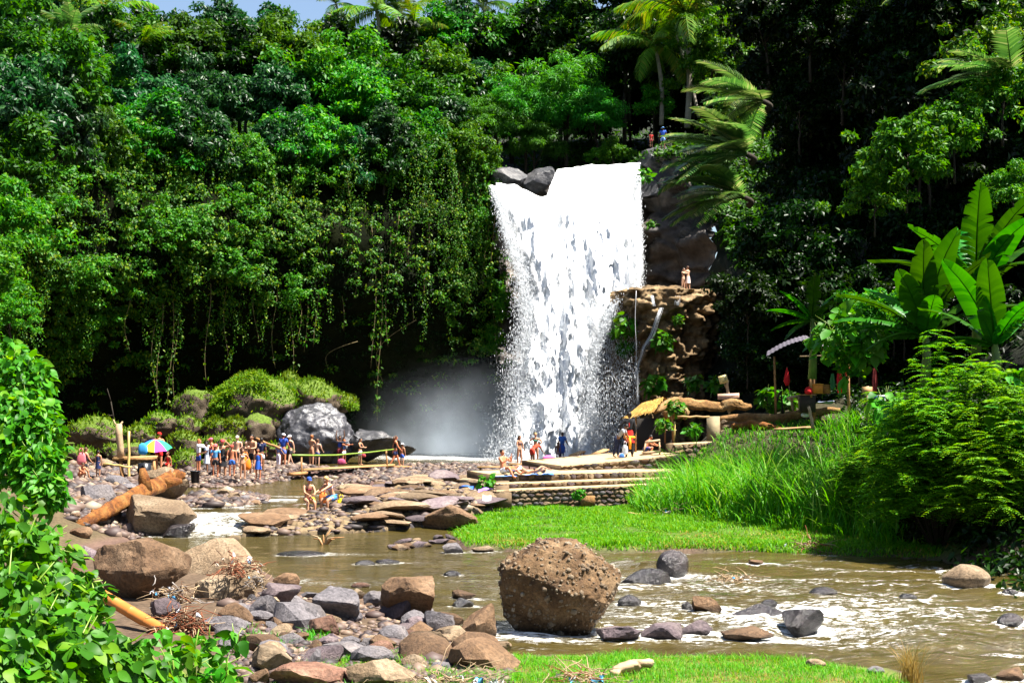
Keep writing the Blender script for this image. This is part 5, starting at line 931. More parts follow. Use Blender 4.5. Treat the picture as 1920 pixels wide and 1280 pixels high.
for i, (px, row, Y, rp, lab) in enumerate([(1300, 715, 84, 16, 'small leafy sapling at the foot of the rock block'), (1345, 722, 82, 18, 'thin sapling behind the tilted sign'), (1263, 762, 61, 15, 'leafy sprig in front of the log'), (1243, 795, 60, 14, 'potted looking plant under the thatch roof'), (1300, 805, 60.5, 14, 'broad leaved plants under the low rail'), (1275, 768, 62, 14, 'bright sprig beside the thatch roof'), (1440, 745, 63, 22, 'ferny green plant beside the stick tripod'), (1472, 748, 63, 20, 'ferny green plant behind the stick table'), (1085, 925, 50.5, 10, 'little plant growing from the terrace wall'), (912, 905, 52, 16, 'dark leafy plant at the end of the terrace'), (1168, 612, 94.2, 22, 'leafy tuft growing on the shaded corner of the rock block'), (1172, 650, 94.6, 16, 'lower leafy tuft on the shaded corner of the rock block'), (1243, 640, 93, 18, 'green plant on the sunlit face of the rock block below the water thread'), (1270, 600, 93, 10, 'little tuft near the top of the rock block'), (1225, 720, 93.2, 20, 'leafy patch low on the rock block above the thatch'), (1208, 330, 99.4, 14, 'green tuft beside the top corner of the waterfall'), (1222, 425, 99.6, 12, 'green tuft halfway up the dark rock wall')]):
    leafy_shrub('small_plant', lab, P(px, row+rp, Y), [(px, row, Y, rp)], 36, 60, .008*rp*Y/60*1.7, 'small plants around the terrace', 20+i, 'plant')

# --- grasses
def blades(name, Pp, h, w, lean, m, seg=2, seed=0, bend=1.0):
    r = np.random.default_rng(seed); n = len(Pp); az = r.uniform(0, 6.28, n); d = np.stack([np.cos(az), np.sin(az), 0*az], -1); ln = lean*r.uniform(.3, 1.4, n)*bend; sdir = np.stack([-np.sin(az+r.normal(0, .8, n)), np.cos(az), 0*az], -1); rows = []
    for k in range(seg+1):
        t = k/seg; c = Pp+d*(h*ln*t*t)[:, None]+np.array([0, 0, 1.0])*(h*(t-.35*ln*t*t*t))[:, None]; ww = w*(1-t)**.6 if k < seg else 0*w
        if k < seg: rows += [c-sdir*ww[:, None]/2, c+sdir*ww[:, None]/2]
        else: rows += [c]
    V = np.stack(rows, 1).reshape(-1, 3); q = 2*seg+1; b_ = np.arange(n)[:, None]*q; quads = [b_+np.array([[2*k, 2*k+1, 2*k+3, 2*k+2]]) for k in range(seg-1)]; tri = b_+np.array([[2*seg-2, 2*seg-1, 2*seg]])
    return new_mesh(name, V, ([np.concatenate(quads).astype(np.int32)] if quads else [])+[tri.astype(np.int32)], m)
def scatter(poly, n, seed, inset=.0, dens=None):
    r = np.random.default_rng(seed); a = np.array(poly); x = r.uniform(a[:, 0].min(), a[:, 0].max(), n*3); y = r.uniform(a[:, 1].min(), a[:, 1].max(), n*3); ok = poly_sdf(poly, x, y) < -inset
    if dens is not None: ok &= r.random(n*3) < dens(x, y)
    x, y = x[ok][:n], y[ok][:n]; return np.stack([x, y, ground_z(x, y)-.01], -1)
MEAD_A = wpoly([(858, 1002), (882, 1028), (1000, 1035), (1300, 1033), (1500, 1039), (1680, 1043), (1760, 1052)], 0)+[(11, 40), (9, 46), (6.2, 52), (5.0, 55), (-.4, 51.2), (-1.9, 50), (-2.2, 45.8)]
pt = scatter(MEAD_A, 66000, 1, -.12, lambda x, y: np.clip(.85+1.5*fbm(np.stack([x*.9, y*.9, 0*x], -1), 4, 44), .12, 1)); r_ = np.random.default_rng(2); nn_ = fbm(pt*np.array([.8, .8, 0]), 3, 8); hh = r_.uniform(.06, .18, len(pt))*(1+1.1*nn_); kind(obj('meadow_grass', blades('meadow_grass', pt, hh, r_.uniform(.022, .04, len(pt)), .9, LF['grass'], 2, 3)), 'stuff')
pt = scatter(MEAD_A, 12000, 5, -.15, lambda x, y: np.maximum(sstep(1.8, .2, -poly_sdf(MEAD_A, x, y)), .5*sstep(3.2, 6.5, x))*sstep(-.1, .3, fbm(np.stack([x*.6, y*.6, 0*x], -1), 3, 3)+.08)*(y < 41.5)); r_ = np.random.default_rng(6); kind(obj('dry_grass_edge', blades('dry_grass_edge', pt, r_.uniform(.08, .2, len(pt)), r_.uniform(.015, .03, len(pt)), 1.6, LF['dry'], 2, 7)), 'stuff')
NEARG = wpoly([(600, 1250), (700, 1236), (960, 1229), (1200, 1229), (1500, 1246), (1660, 1264), (1715, 1290)], .1)+[(5.0, 13.5), (-3.6, 13.5)]
pt = scatter(NEARG, 52000, 11, .0, lambda x, y: np.clip(.55+1.4*fbm(np.stack([x*1.1, y*1.1, 0*x], -1), 3, 12)+.5*sstep(-1.5, 1.5, x), .05, 1)); r_ = np.random.default_rng(12); kind(obj('near_grass', blades('near_grass', pt, r_.uniform(.04, .15, len(pt))*(1+.8*fbm(pt*np.array([1.7, 1.7, 0]), 3, 19)), r_.uniform(.008, .016, len(pt)), 1.0, LF['grass'], 2, 13)), 'stuff')
pt = scatter(NEARG, 12000, 14, .0, lambda x, y: np.clip(.25+1.6*fbm(np.stack([x*.9, y*1.3, 0*x], -1), 3, 33), .03, 1)); r_ = np.random.default_rng(15); kind(obj('dry_straw', blades('dry_straw', pt, r_.uniform(.04, .12, len(pt)), r_.uniform(.006, .014, len(pt)), 1.8, LF['dry'], 2, 16)), 'stuff')
pt = np.array([G(a, b_, .3) for a, b_ in zip(rng.uniform(430, 640, 2600), rng.uniform(1170, 1240, 2600))]); pt = pt[fbm(pt*np.array([1.6, 1.6, 0]), 3, 9) > .12]; pt[:, 2] = ground_z(pt[:, 0], pt[:, 1]); kind(obj('sparse_grass', blades('sparse_grass', pt, rng.uniform(.06, .2, len(pt)), rng.uniform(.012, .02, len(pt)), .9, LF['grass'], 2, 17)), 'stuff')
REED = [(4.3, 48.0), (6.2, 46.2), (8.6, 41.5), (10.6, 38.2), (11.6, 40.5), (12.0, 46), (12, 52), (11.5, 57), (8.8, 56.5), (6.6, 56.2), (5.4, 54.5), (4.6, 52.2)]
pt = scatter(REED, 6500, 21); r_ = np.random.default_rng(22); hs = .75+.55*sstep(4.2, 7.5, pt[:, 0])+.0; hh = r_.uniform(.9, 2.0, len(pt))*hs*(1+.35*fbm(pt*np.array([.7, .7, 0]), 2, 3)); kind(obj('tall_grass', blades('tall_grass', pt, hh, r_.uniform(.03, .065, len(pt)), .75, LF['reed'], 6, 23)), 'stuff')
pt = scatter(REED, 9000, 24, -.5); r_ = np.random.default_rng(25); kind(obj('undergrowth_grass', blades('undergrowth_grass', pt, r_.uniform(.3, .8, len(pt)), r_.uniform(.03, .05, len(pt)), .9, LF['grass'], 3, 26)), 'stuff')
BANKG = [(6.3, 55.2), (9, 54), (12.6, 52.5), (17, 51), (19, 56), (17.5, 59.6), (14, 60.4), (11, 60.5), (9.4, 60), (7.8, 58.8)]
pt = scatter(BANKG, 9500, 31); r_ = np.random.default_rng(32); kind(obj('bank_grass', blades('bank_grass', pt, r_.uniform(.5, 1.2, len(pt))*(.35+.65*sstep(11.5, 14.5, pt[:, 0])), r_.uniform(.03, .06, len(pt)), .75, LF['reed'], 5, 33)), 'stuff')
for i, (px, row, n, h, lab) in enumerate([(1356, 870, 60, 2.3, 'tall cane like grass clump standing out before the logs'), (1500, 830, 50, 2.0, 'tall grass clump in front of the stall'), (1250, 880, 30, 1.3, 'grass clump at the end of the terrace steps'), (1560, 830, 50, 1.9, 'arching grass clump near the feathery shrub')]):
    c = P(px, row, 51-(i == 3)*4); r_ = np.random.default_rng(60+i); pt = np.array(c)[None]+r_.normal(0, .28, (n, 3))*np.array([1, 1, 0]); pt[:, 2] = ground_z(pt[:, 0], pt[:, 1]); tag(obj('grass_clump', blades('grass_clump', pt, r_.uniform(.6, 1, n)*h, r_.uniform(.04, .07, n), .6, LF['reed'], 7, 61+i)), lab, 'grass clump', 'tall grass clumps')
c = G(1708, 1280, .1); r_ = np.random.default_rng(70); pt = np.array(c)[None]+r_.normal(0, .09, (110, 3))*np.array([1, 1, 0]); tag(obj('dry_grass_tuft', blades('dry_grass_tuft', pt, r_.uniform(.25, .72, 110), r_.uniform(.008, .014, 110), .5, LF['dry'], 5, 71)), 'tall yellowing grass tuft at the river edge', 'grass tuft')
# flower on the rim
fl = P(906, 284, 101); mb = MB(); [mb.tube([(0, 0, 0), (.12*math.cos(k), .1*math.sin(k), .22), (.3*math.cos(k), .2*math.sin(k), .32+.1*math.sin(k*2))], [.06, .08, .01], 5) for k in np.linspace(0, 5, 5)]; tag(mb.build('red_flower', plain('red_petal', (.65, .02, .012), .5), None, True, tuple(fl)), 'single red flower among the dark leaves above the fall', 'flower')
# ------------------------------------------------------------------ people
SKIN = {k: plain('skin_'+k, c, .5, .06, 12) for k, c in {'fair': (.52, .30, .20), 'tan': (.42, .21, .12), 'red': (.46, .17, .085), 'brown': (.20, .095, .05), 'dark': (.11, .055, .03)}.items()}
_cl = {}
def cloth(c, name='cloth'):
    k = tuple(c)
    if k not in _cl: _cl[k] = plain(name, c, .8, .12, 10)
    return _cl[k]
BLACK, NAVY, BLUE, LBLUE, WHITE, RED, PINK, GREY, BURG, GREEN, ORANGE = (.012, .012, .015), (.015, .022, .075), (.02, .09, .42), (.10, .32, .60), (.75, .76, .80), (.55, .012, .010), (.62, .10, .16), (.28, .29, .32), (.16, .02, .03), (.01, .22, .16), (.70, .16, .01)
EYE = cloth((.02, .015, .012), 'eye'); LIP = cloth((.38, .10, .08), 'lip'); EYEW = cloth((.7, .7, .68), 'eye_white')
HAIR = {'black': plain('black_hair', (.012, .009, .008), .5, .3, 20), 'brown': plain('brown_hair', (.07, .03, .014), .5, .3, 20), 'blond': plain('blond_hair', (.42, .26, .10), .5, .25, 20), 'ginger': plain('ginger_hair', (.30, .09, .02), .5, .3, 20)}
def hand_verts():
    mb = MB(); mb.ell((0, 0, -.028), (.020, .011, .030), 8)
    for k, (x, l) in enumerate([(-.014, .034), (-.005, .040), (.005, .037), (.014, .029)]): mb.tube([(x*.8, 0, -.045), (x, -.003, -.05-l*.5), (x*1.02, -.013, -.05-l)], [.0062, .0058, .0042], 5)
    mb.tube([(.012, -.004, -.015), (.027, -.011, -.03), (.030, -.016, -.048)], [.0075, .0068, .005], 5); return mb
HAND = hand_verts()
def V3(*a): return Vector(a)
def adir(sd, f, o): return V3(sd*math.sin(o), -math.sin(f)*math.cos(o), -math.cos(f)*math.cos(o))
POSES = {   # lean, armL (fwd,out), foreL, armR, foreR, legL (fwd,out), shinL fwd, legR, shinR
 'stand': dict(), 'walk': dict(legL=(.42, .03), shinL=.25, legR=(-.28, .03), shinR=-.55, armL=(-.3, .15), foreL=(.0, .1), armR=(.3, .15), foreR=(.7, .05)),
 'hips': dict(armL=(-.25, .75), foreL=(.35, -.75), armR=(-.25, .75), foreR=(.35, -.75)), 'hip1': dict(armL=(-.25, .7), foreL=(.35, -.7)),
 'forward': dict(armL=(1.45, .05), foreL=(1.6, 0), armR=(1.3, .05), foreR=(1.55, 0)), 'up': dict(armL=(2.7, .25), foreL=(2.9, -.1), armR=(2.7, .25), foreR=(2.9, -.1)),
 'head': dict(armL=(1.7, .5), foreL=(2.7, -.7), armR=(.9, .2), foreR=(1.9, -.5)), 'front': dict(armL=(.4, .2), foreL=(1.5, -.5), armR=(.4, .2), foreR=(1.5, -.5)), 'spread': dict(armL=(.2, 1.0), foreL=(1.2, .2), armR=(.2, 1.0), foreR=(1.2, .2)),
 'carry': dict(armL=(.1, .15), foreL=(.25, .1), armR=(.2, .2), foreR=(.9, .0)), 'bend': dict(lean=1.05, armL=(.35, .1), foreL=(.5, 0), armR=(.6, .1), foreR=(.8, 0), legL=(.15, .1), shinL=-.1, legR=(.05, .1), shinR=-.15), 'bend2': dict(lean=.7, armL=(.5, .1), foreL=(.6, 0), armR=(.3, .1), foreR=(.5, 0), legL=(.12, .06), shinL=-.1, legR=(-.1, .06), shinR=-.3),
 'sit': dict(lean=.22, legL=(1.42, .12), shinL=-.05, legR=(1.42, .12), shinR=.15, armL=(.55, .12), foreL=(1.2, -.45), armR=(.55, .12), foreR=(1.2, -.45)), 'sitlean': dict(lean=.5, legL=(1.4, .15), shinL=-.1, legR=(1.45, .15), shinR=.05, armL=(1.15, .05), foreL=(1.15, 0), armR=(.9, .1), foreR=(1.1, 0)),
 'ground': dict(lean=-.12, legL=(1.75, .15), shinL=1.1, legR=(1.95, .15), shinR=.55, armL=(.9, .4), foreL=(2.7, -.5), armR=(.8, .1), foreR=(2.3, -.5)), 'squat': dict(lean=.55, legL=(1.9, .2), shinL=-.5, legR=(1.9, .2), shinR=-.5, armL=(.9, .1), foreL=(1.3, -.2), armR=(.9, .1), foreR=(1.3, -.2)), 'hug': dict(armL=(1.2, .2), foreL=(1.6, -.7), armR=(1.1, .25), foreR=(1.6, -.7)),
 'lie': dict(lean=-1.5, legL=(2.35, .1), shinL=.55, legR=(2.2, .1), shinR=.65, armL=(-2.3, .5), foreL=(-1.2, -.3), armR=(-2.3, .5), foreR=(-1.2, -.3))}
def joints(pose, fem):
    d = dict(lean=.03, armL=(.08, .14), foreL=(.25, .05), armR=(.05, .14), foreR=(.2, .05), legL=(.03, .06), shinL=-.02, legR=(-.03, .06), shinR=-.06); d.update(POSES[pose]); t = V3(0, -math.sin(d['lean']), math.cos(d['lean'])); J = {}
    J['pelvis'] = V3(0, 0, 0); J['spine'] = t*.105; J['chest'] = t*.225; J['base'] = t*.305; hd = (t+V3(0, -.12, .25 if abs(d['lean']) < 1.3 else 0)).normalized(); J['neck'] = J['base']+hd*.045; J['head'] = J['base']+hd*.098; J['hd'] = hd
    sw = .096 if fem else .110
    for s, n in ((1, 'L'), (-1, 'R')):
        J['sh'+n] = t*.285+V3(s*sw, 0, 0); J['el'+n] = J['sh'+n]+adir(s, *d['arm'+n])*.165; J['wr'+n] = J['el'+n]+adir(s, *d['fore'+n])*.145; J['fd'+n] = adir(s, *d['fore'+n])
        J['hip'+n] = V3(s*.050, 0, -.015); J['kn'+n] = J['hip'+n]+adir(s, *d['leg'+n])*.245; J['an'+n] = J['kn'+n]+adir(s, d['shin'+n], .0)*.235
        if pose == 'lie': J['toe'+n] = J['an'+n]+V3(0, -.08, -.01)
        else: J['toe'+n] = J['an'+n]+V3(s*.015, -.085, -.022) if abs(d['shin'+n]) < .9 else J['an'+n]+V3(0, -.05, .06)
    return J
RAD = dict(pelvis=.066, spine=.058, chest=.070, base=.040, neck=.030, sh=.040, el=.026, wr=.019, hip=.058, kn=.037, an=.023, toe=.019)
SKINNED = []
def skin_obj(name, pts, edges, rad, m, parent, sub=1):
    me = bpy.data.meshes.new(name); me.from_pydata([tuple(p) for p in pts], edges, []); me.materials.append(m); o = obj(name, me, parent); md = o.modifiers.new('skin', 'SKIN'); md.use_smooth_shade = True
    sv = me.skin_vertices[0].data
    for v, r in zip(sv, rad): v.radius = r if isinstance(r, tuple) else (r, r)
    sv[0].use_root = True; ss = o.modifiers.new('sub', 'SUBSURF'); ss.levels = sub; ss.render_levels = sub; SKINNED.append((o, None)); return o
NP = [0]
def person(foot, H, rot, pose, skin, hair, label, wear, fem=False, hat=None, tilt=0.0, group='bathers', longhair=False, child=False):
    """foot: point on the ground under the lowest part of the body"""
    NP[0] += 1; J = joints(pose, fem); lowest = min([J[k].z-.021 for k in J if k[:3] == 'toe']+[J[k].z-.028 for k in J if k[:2] == 'an']+[J['pelvis'].z-.066, J['spine'].z-.058])
    if pose in ('sit', 'sitlean'): lowest = min(J[k].z-.021 for k in J if k[:3] == 'toe')
    for k in J:
        if k not in ('hd', 'fdL', 'fdR'): J[k] = J[k]+V3(0, 0, -lowest)
    t_ = thing('person', label, 'person', tuple(foot), (0, tilt, rot), group, H); hs = 1.18 if child else 1.0
    names = ['pelvis', 'spine', 'chest', 'base', 'neck']+[a+n for n in 'LR' for a in ('sh', 'el', 'wr')]+[a+n for n in 'LR' for a in ('hip', 'kn', 'an', 'toe')]; ix = {n: i for i, n in enumerate(names)}
    E = [('pelvis', 'spine'), ('spine', 'chest'), ('chest', 'base'), ('base', 'neck')]+[e for n in 'LR' for e in (('chest', 'sh'+n), ('sh'+n, 'el'+n), ('el'+n, 'wr'+n), ('pelvis', 'hip'+n), ('hip'+n, 'kn'+n), ('kn'+n, 'an'+n), ('an'+n, 'toe'+n))]
    def rr(n): b_ = n if n in RAD else n[:-1]; r = RAD[b_]*(.92 if fem and b_ in ('sh', 'el', 'wr', 'chest', 'spine') else 1)*(.9 if child else 1); return (r*1.12, r*.82) if b_ in ('pelvis', 'spine', 'chest') else r
    body = skin_obj('body', [J[n] for n in names], [(ix[a], ix[b_]) for a, b_ in E], [rr(n) for n in names], SKIN[skin], t_)
    # head and hands are joined into the body mesh once it is baked
    mb = MB(); c = J['head']; up = J['hd']; Rm = up.to_track_quat('Z', 'Y').to_matrix() if up.z > .3 else up.to_track_quat('Z', 'X').to_matrix(); fwd = (V3(0, -1, 0)-up*V3(0, -1, 0).dot(up)); fwd = fwd.normalized() if fwd.length > .1 else V3(0, 0, 1); sd = up.cross(fwd)*-1; Rm = Matrix((sd, -fwd, up)).transposed()
    q = lambda x, y, z: c+Rm@(V3(x, y, z)*hs)
    mb.ell(c, (.047*hs, .056*hs, .066*hs), 12, 0, Rm); mb.ell(q(0, -.022, -.035), (.030*hs, .032*hs, .030*hs), 8, 0, Rm); mb.ell(q(0, -.058, -.006), (.008*hs, .012*hs, .014*hs), 6, 0, Rm)
    for s in (-1, 1): mb.ell(q(s*.047, .004, -.004), (.008*hs, .012*hs, .018*hs), 6, 0, Rm); mb.ell(q(s*.019, -.048, .010), (.009*hs, .006*hs, .006*hs), 6, 3, Rm); mb.ell(q(s*.019, -.0525, .010), (.0042*hs, .004*hs, .0045*hs), 6, 1, Rm)
    mb.ell(q(0, -.052, -.032), (.014*hs, .006*hs, .006*hs), 6, 2, Rm)
    for s, n in ((1, 'L'), (-1, 'R')):
        z = -J['fd'+n]; x = z.orthogonal().normalized(); y = z.cross(x); M = Matrix((x*s, y, z)).transposed(); mb.add([J['wr'+n]+M@Vector(v) for v in HAND.V], HAND.F, 0)
    SKINNED[-1] = (body, mb)
    # hair or hat
    hm = MB(); hm.ell(q(0, .006, .016), (.053*hs, .060*hs, .060*hs), 12, 0, Rm); hv = [v for v in hm.V]; hm.V = [tuple((Vector(v) if (Rm.transposed()@(Vector(v)-c)).y > -.03*hs or (Rm.transposed()@(Vector(v)-c)).z > .03*hs else c+(Vector(v)-c)*.72)) for v in hv]
    if longhair: hm.tube([q(0, .03, .02), q(0, .058, -.04), q(0, .06, -.12), q(0, .05, -.17)], [.045*hs, .046*hs, .036*hs, .014*hs], 8)
    hm.build('hair', HAIR[hair], t_, True)
    if hat:
        k = MB(); k.ell(q(0, .002, .030), (.057*hs, .064*hs, .050*hs), 12, 0, Rm)
        k.ell(q(0, -.075, .030) if hat[1] == 'cap' else q(0, 0, .024), (.042*hs, .045*hs, .006) if hat[1] == 'cap' else (.095*hs, .10*hs, .007), 12, 0, Rm); k.build('hat', cloth(hat[0]), t_, True)
    def garment(name, nodes, edges, col, grow):
        pts = [n[1] if isinstance(n, tuple) else J[n] for n in nodes]; rads = []
        for n in nodes:
            if isinstance(n, tuple): rads.append(n[2])
            else: r = rr(n); rads.append(tuple(x*1.06+grow for x in r) if isinstance(r, tuple) else r*1.06+grow)
        skin_obj(name, pts, edges, rads, cloth(col), t_)
    L = lambda a, b_, t: J[a].lerp(J[b_], t)
    for w, col in wear:
        if w in ('shirt', 'long_sleeve', 'tank_top'):
            n_ = ['pelvis', 'spine', 'chest', ('b', J['chest'].lerp(J['base'], .75), .052)]; e = [(0, 1), (1, 2), (2, 3)]
            if w != 'tank_top':
                k = .62 if w == 'shirt' else 1.0
                for n in 'LR':
                    b0 = len(n_); n_ += ['sh'+n, ('a', L('sh'+n, 'el'+n, k), .040 if w == 'shirt' else .034)]; e += [(2, b0), (b0, b0+1)]
                    if w == 'long_sleeve': n_ += [('w', L('el'+n, 'wr'+n, .95), .028)]; e += [(b0+1, b0+2)]
            garment(w, n_, e, col, .010)
        elif w in ('shorts', 'briefs', 'trousers'):
            k = {'shorts': .68, 'briefs': .06, 'trousers': 1.0}[w]; n_ = ['pelvis', ('s', L('pelvis', 'spine', .5 if w != 'briefs' else .12), (.074, .056))]; e = [(0, 1)]
            for n in 'LR':
                b0 = len(n_); n_ += ['hip'+n, ('k', L('hip'+n, 'kn'+n, k), .056 if w == 'shorts' else .060 if w == 'briefs' else .046)]; e += [(0, b0), (b0, b0+1)]
                if w == 'trousers': n_ += [('t', L('kn'+n, 'an'+n, .92), .034)]; e += [(b0+1, b0+2)]
            garment(w, n_, e, col, .011 if w != 'briefs' else .005)
        elif w == 'bikini_top':
            t = (J['base']-J['pelvis']).normalized(); a = J['chest']-t*.012; m_ = MB(); f2 = V3(0, -1, 0)-t*V3(0, -1, 0).dot(t); f2.normalize(); s2 = t.cross(f2); Mr = Matrix((s2, -f2, t)).transposed()
            m_.ell(a, (.084, .066, .020), 12, 0, Mr); [m_.ell(a+f2*.048+s2*x, (.030, .024, .026), 8, 0, Mr) for x in (-.032, .032)]; m_.tube([a+f2*.05+s2*.035, J['base']+s2*.04+f2*.02, J['base']-f2*.04], .006, 5); m_.tube([a+f2*.05-s2*.035, J['base']-s2*.04+f2*.02, J['base']-f2*.04], .006, 5); m_.build('bikini_top', cloth(col), t_, True)
        elif w in ('dress', 'skirt', 'swimsuit'):
            if w != 'skirt': garment('bodice', ['pelvis', 'spine', 'chest', ('b', J['chest'].lerp(J['base'], .6), .054)], [(0, 1), (1, 2), (2, 3)], col, .008)
            if w == 'swimsuit': garment('briefs', ['pelvis', 'hipL', 'hipR'], [(0, 1), (0, 2)], col, .006)
            else:
                m_ = MB(); top = J['spine'].lerp(J['pelvis'], .35); kn = (J['knL']+J['knR'])/2; bot = J['pelvis'].lerp(kn, .78); rings = []; n = 16
                for i in range(6):
                    t = i/5; p = top.lerp(bot, t); 
                    for a in range(n): an = 6.283*a/n; rw = .074+.035*t+.006*t*math.sin(an*5+i); rings.append(p+V3(math.cos(an)*rw*1.05, math.sin(an)*rw*.85, 0))
                m_.add(rings, [(i*n+a, i*n+(a+1) % n, (i+1)*n+(a+1) % n, (i+1)*n+a) for i in range(5) for a in range(n)]); m_.build('skirt', cloth(col), t_, True)
    return t_
def on_ground(px, py, z=None):
    if z is not None: return G(px, py, z)
    c = G(px, py, .5)
    for _ in range(8): c = G(px, py, max(.36, float(ground_z(np.array([c.x]), np.array([c.y]), False)[0])+.02))
    return c
def pp(px, py, hpx, rot, pose, skin, hair, label, wear, z=None, Y=None, **k):
    f = P(px, py, Y) if Y else on_ground(px, py, z); return person(f, hpx*f.y/F*(1/.985), rot, pose, skin, hair, label, wear, **k)
pp(160, 898, 60, 2.3, 'walk', 'tan', 'brown', 'woman in dark top and black shorts walking off with a pink backpack', [('tank_top', NAVY), ('shorts', BLACK)], fem=True)
pp(184, 895, 50, 2.9, 'stand', 'tan', 'black', 'woman in a plain dark blue dress seen from behind beside the backpack', [('dress', NAVY)], fem=True)
pp(150, 898, 52, .8, 'squat', 'red', 'brown', 'reddish skinned bather crouching low behind the woman with the backpack', [('briefs', BURG)])
pp(298, 882, 70, 2.9, 'front', 'red', 'brown', 'shirtless man in red shorts and red cap in front of the rainbow umbrella', [('shorts', RED)], hat=(RED, 'cap'))
pp(315, 894, 48, -.5, 'walk', 'red', 'brown', 'girl in a red swimsuit stepping off the platform', [('swimsuit', RED)], fem=True, child=True)
pp(372, 888, 64, 1.5, 'forward', 'red', 'ginger', 'man in white shirt and blue shorts stretching both arms out', [('long_sleeve', WHITE), ('shorts', (.02, .05, .26))])
pp(388, 888, 58, -1.2, 'front', 'brown', 'black', 'person in a long pale blue shirt facing the man with stretched arms', [('shirt', (.55, .65, .82)), ('skirt', (.62, .70, .84))])
pp(397, 882, 60, -1.0, 'carry', 'red', 'brown', 'bather with a bright pink cap behind the boy in light blue', [('tank_top', PINK), ('shorts', NAVY)], hat=((.75, .10, .16), 'cap'))
pp(404, 894, 60, .15, 'carry', 'red', 'ginger', 'boy in a light blue shirt and black shorts', [('shirt', LBLUE), ('shorts', BLACK)], hat=((.6, .12, .12), 'cap'), child=True)
pp(417, 899, 74, .3, 'head', 'tan', 'brown', 'tall woman in a black swimsuit and red cap with a hand at her head', [('swimsuit', BLACK), ('skirt', BLACK)], fem=True, hat=((.6, .05, .06), 'cap'))
pp(435, 893, 58, .2, 'carry', 'red', 'ginger', 'shirtless bather in bright blue shorts with reddish hair', [('shorts', (.03, .12, .45))], hat=((.45, .06, .04), 'cap'))
pp(445, 882, 64, .1, 'carry', 'fair', 'brown', 'shirtless man with a pale cap at the back of the crowd', [('shorts', BLACK)], hat=((.62, .55, .42), 'cap'))
pp(462, 887, 60, -.2, 'spread', 'fair', 'black', 'woman in a black bikini top holding her arms wide', [('bikini_top', BLACK), ('briefs', BLACK)], fem=True)
pp(455, 898, 56, .3, 'hip1', 'tan', 'brown', 'girl in a white bikini top beside the orange bag', [('bikini_top', WHITE), ('briefs', (.45, .25, .12))], fem=True, longhair=True)
pp(473, 890, 74, -.4, 'front', 'tan', 'black', 'tallest shirtless man in dark shorts with bent arms', [('shorts', BLACK)])
pp(484, 899, 58, -.1, 'stand', 'red', 'black', 'woman in a vivid blue dress with long dark hair', [('dress', (.02, .10, .48))], fem=True, longhair=True)
s_ = pp(490, 884, 62, 2.9, 'stand', 'brown', 'black', 'person in navy shirt marked with a white star seen from behind', [('shirt', NAVY), ('shorts', (.5, .5, .55))])
def star_patch(parent):
    V = [(0, .078, .80)]+[((.042 if k % 2 == 0 else .018)*math.sin(k*math.pi/5), .078, .80+(.042 if k % 2 == 0 else .018)*math.cos(k*math.pi/5)) for k in range(10)]; obj('star_print', new_mesh('star_print', V, [(0, 1+k, 1+(k+1) % 10) for k in range(10)], cloth(WHITE)), parent)
star_patch(s_)
pp(531, 874, 60, 2.8, 'carry', 'red', 'black', 'man in white cap and blue shirt seen from behind', [('shirt', (.02, .06, .34)), ('shorts', (.10, .14, .42))], hat=(WHITE, 'cap'))
pp(544, 873, 58, -.6, 'walk', 'fair', 'brown', 'woman in white cap and dark tank top beside the blue shirted man', [('tank_top', (.06, .06, .10)), ('shorts', BLACK)], fem=True, hat=(WHITE, 'cap'))
pp(522, 875, 44, 2.6, 'carry', 'fair', 'black', 'child in pale clothes next to the man in blue shirt', [('shirt', (.16, .18, .34)), ('trousers', (.62, .56, .64))], child=True)
pp(584, 874, 58, 2.6, 'front', 'tan', 'ginger', 'bare backed bather with light brown hair and dark red briefs', [('briefs', BURG)], fem=True)
pp(595, 876, 52, 2.8, 'carry', 'fair', 'brown', 'shirtless boy in navy shorts seen from behind', [('shorts', (.012, .03, .16))], child=True)
pp(637, 869, 52, .3, 'up', 'brown', 'black', 'figure in blue vest holding a dark board overhead', [('tank_top', (.02, .05, .30)), ('shorts', BURG)])
pp(645, 869, 44, 1.0, 'forward', 'red', 'ginger', 'red haired child in white shorts beside the overhead board', [('tank_top', (.10, .16, .40)), ('shorts', WHITE)], child=True)
pp(675, 872, 50, 1.2, 'front', 'tan', 'black', 'woman in black top and white shorts walking along the footbridge rail', [('tank_top', BLACK), ('shorts', WHITE)], fem=True)
pp(741, 874, 58, 1.9, 'walk', 'red', 'brown', 'long haired woman in dark clothes stepping at the end of the footbridge', [('tank_top', BLACK), ('shorts', NAVY)], fem=True, longhair=True, Y=75)
pp(754, 874, 42, 2.6, 'stand', 'tan', 'brown', 'child in white hat and blue shorts at the end of the footbridge', [('shorts', (.03, .10, .50))], hat=(WHITE, 'brim'), child=True, Y=75.5)
pp(577, 964, 88, .45, 'sit', 'tan', 'black', 'woman in burgundy bikini and dark blue cap sitting on the rocky shelf', [('bikini_top', BURG), ('briefs', BURG)], fem=True, hat=((.015, .05, .22), 'cap'), z=.14)
pp(625, 961, 90, -.75, 'sitlean', 'tan', 'blond', 'blond woman in blue shorts leaning forward as she sits on the rocky shelf', [('bikini_top', (.55, .45, .60)), ('shorts', (.06, .22, .55))], fem=True, z=.16)
pp(944, 895, 82, .9, 'ground', 'red', 'black', 'sunburnt person sitting on the terrace with a hand at the head', [('shorts', WHITE)], Y=52.8)
pp(985, 891, 80, -1.5, 'lie', 'tan', 'brown', 'person lying on a blue towel with knees bent up', [('bikini_top', BLACK), ('briefs', BLACK)], fem=True, Y=53.0)
pp(974, 871, 54, .6, 'carry', 'tan', 'brown', 'woman in a brown and white bikini standing before the waterfall', [('bikini_top', (.35, .22, .20)), ('briefs', (.12, .05, .03))], fem=True, longhair=True)
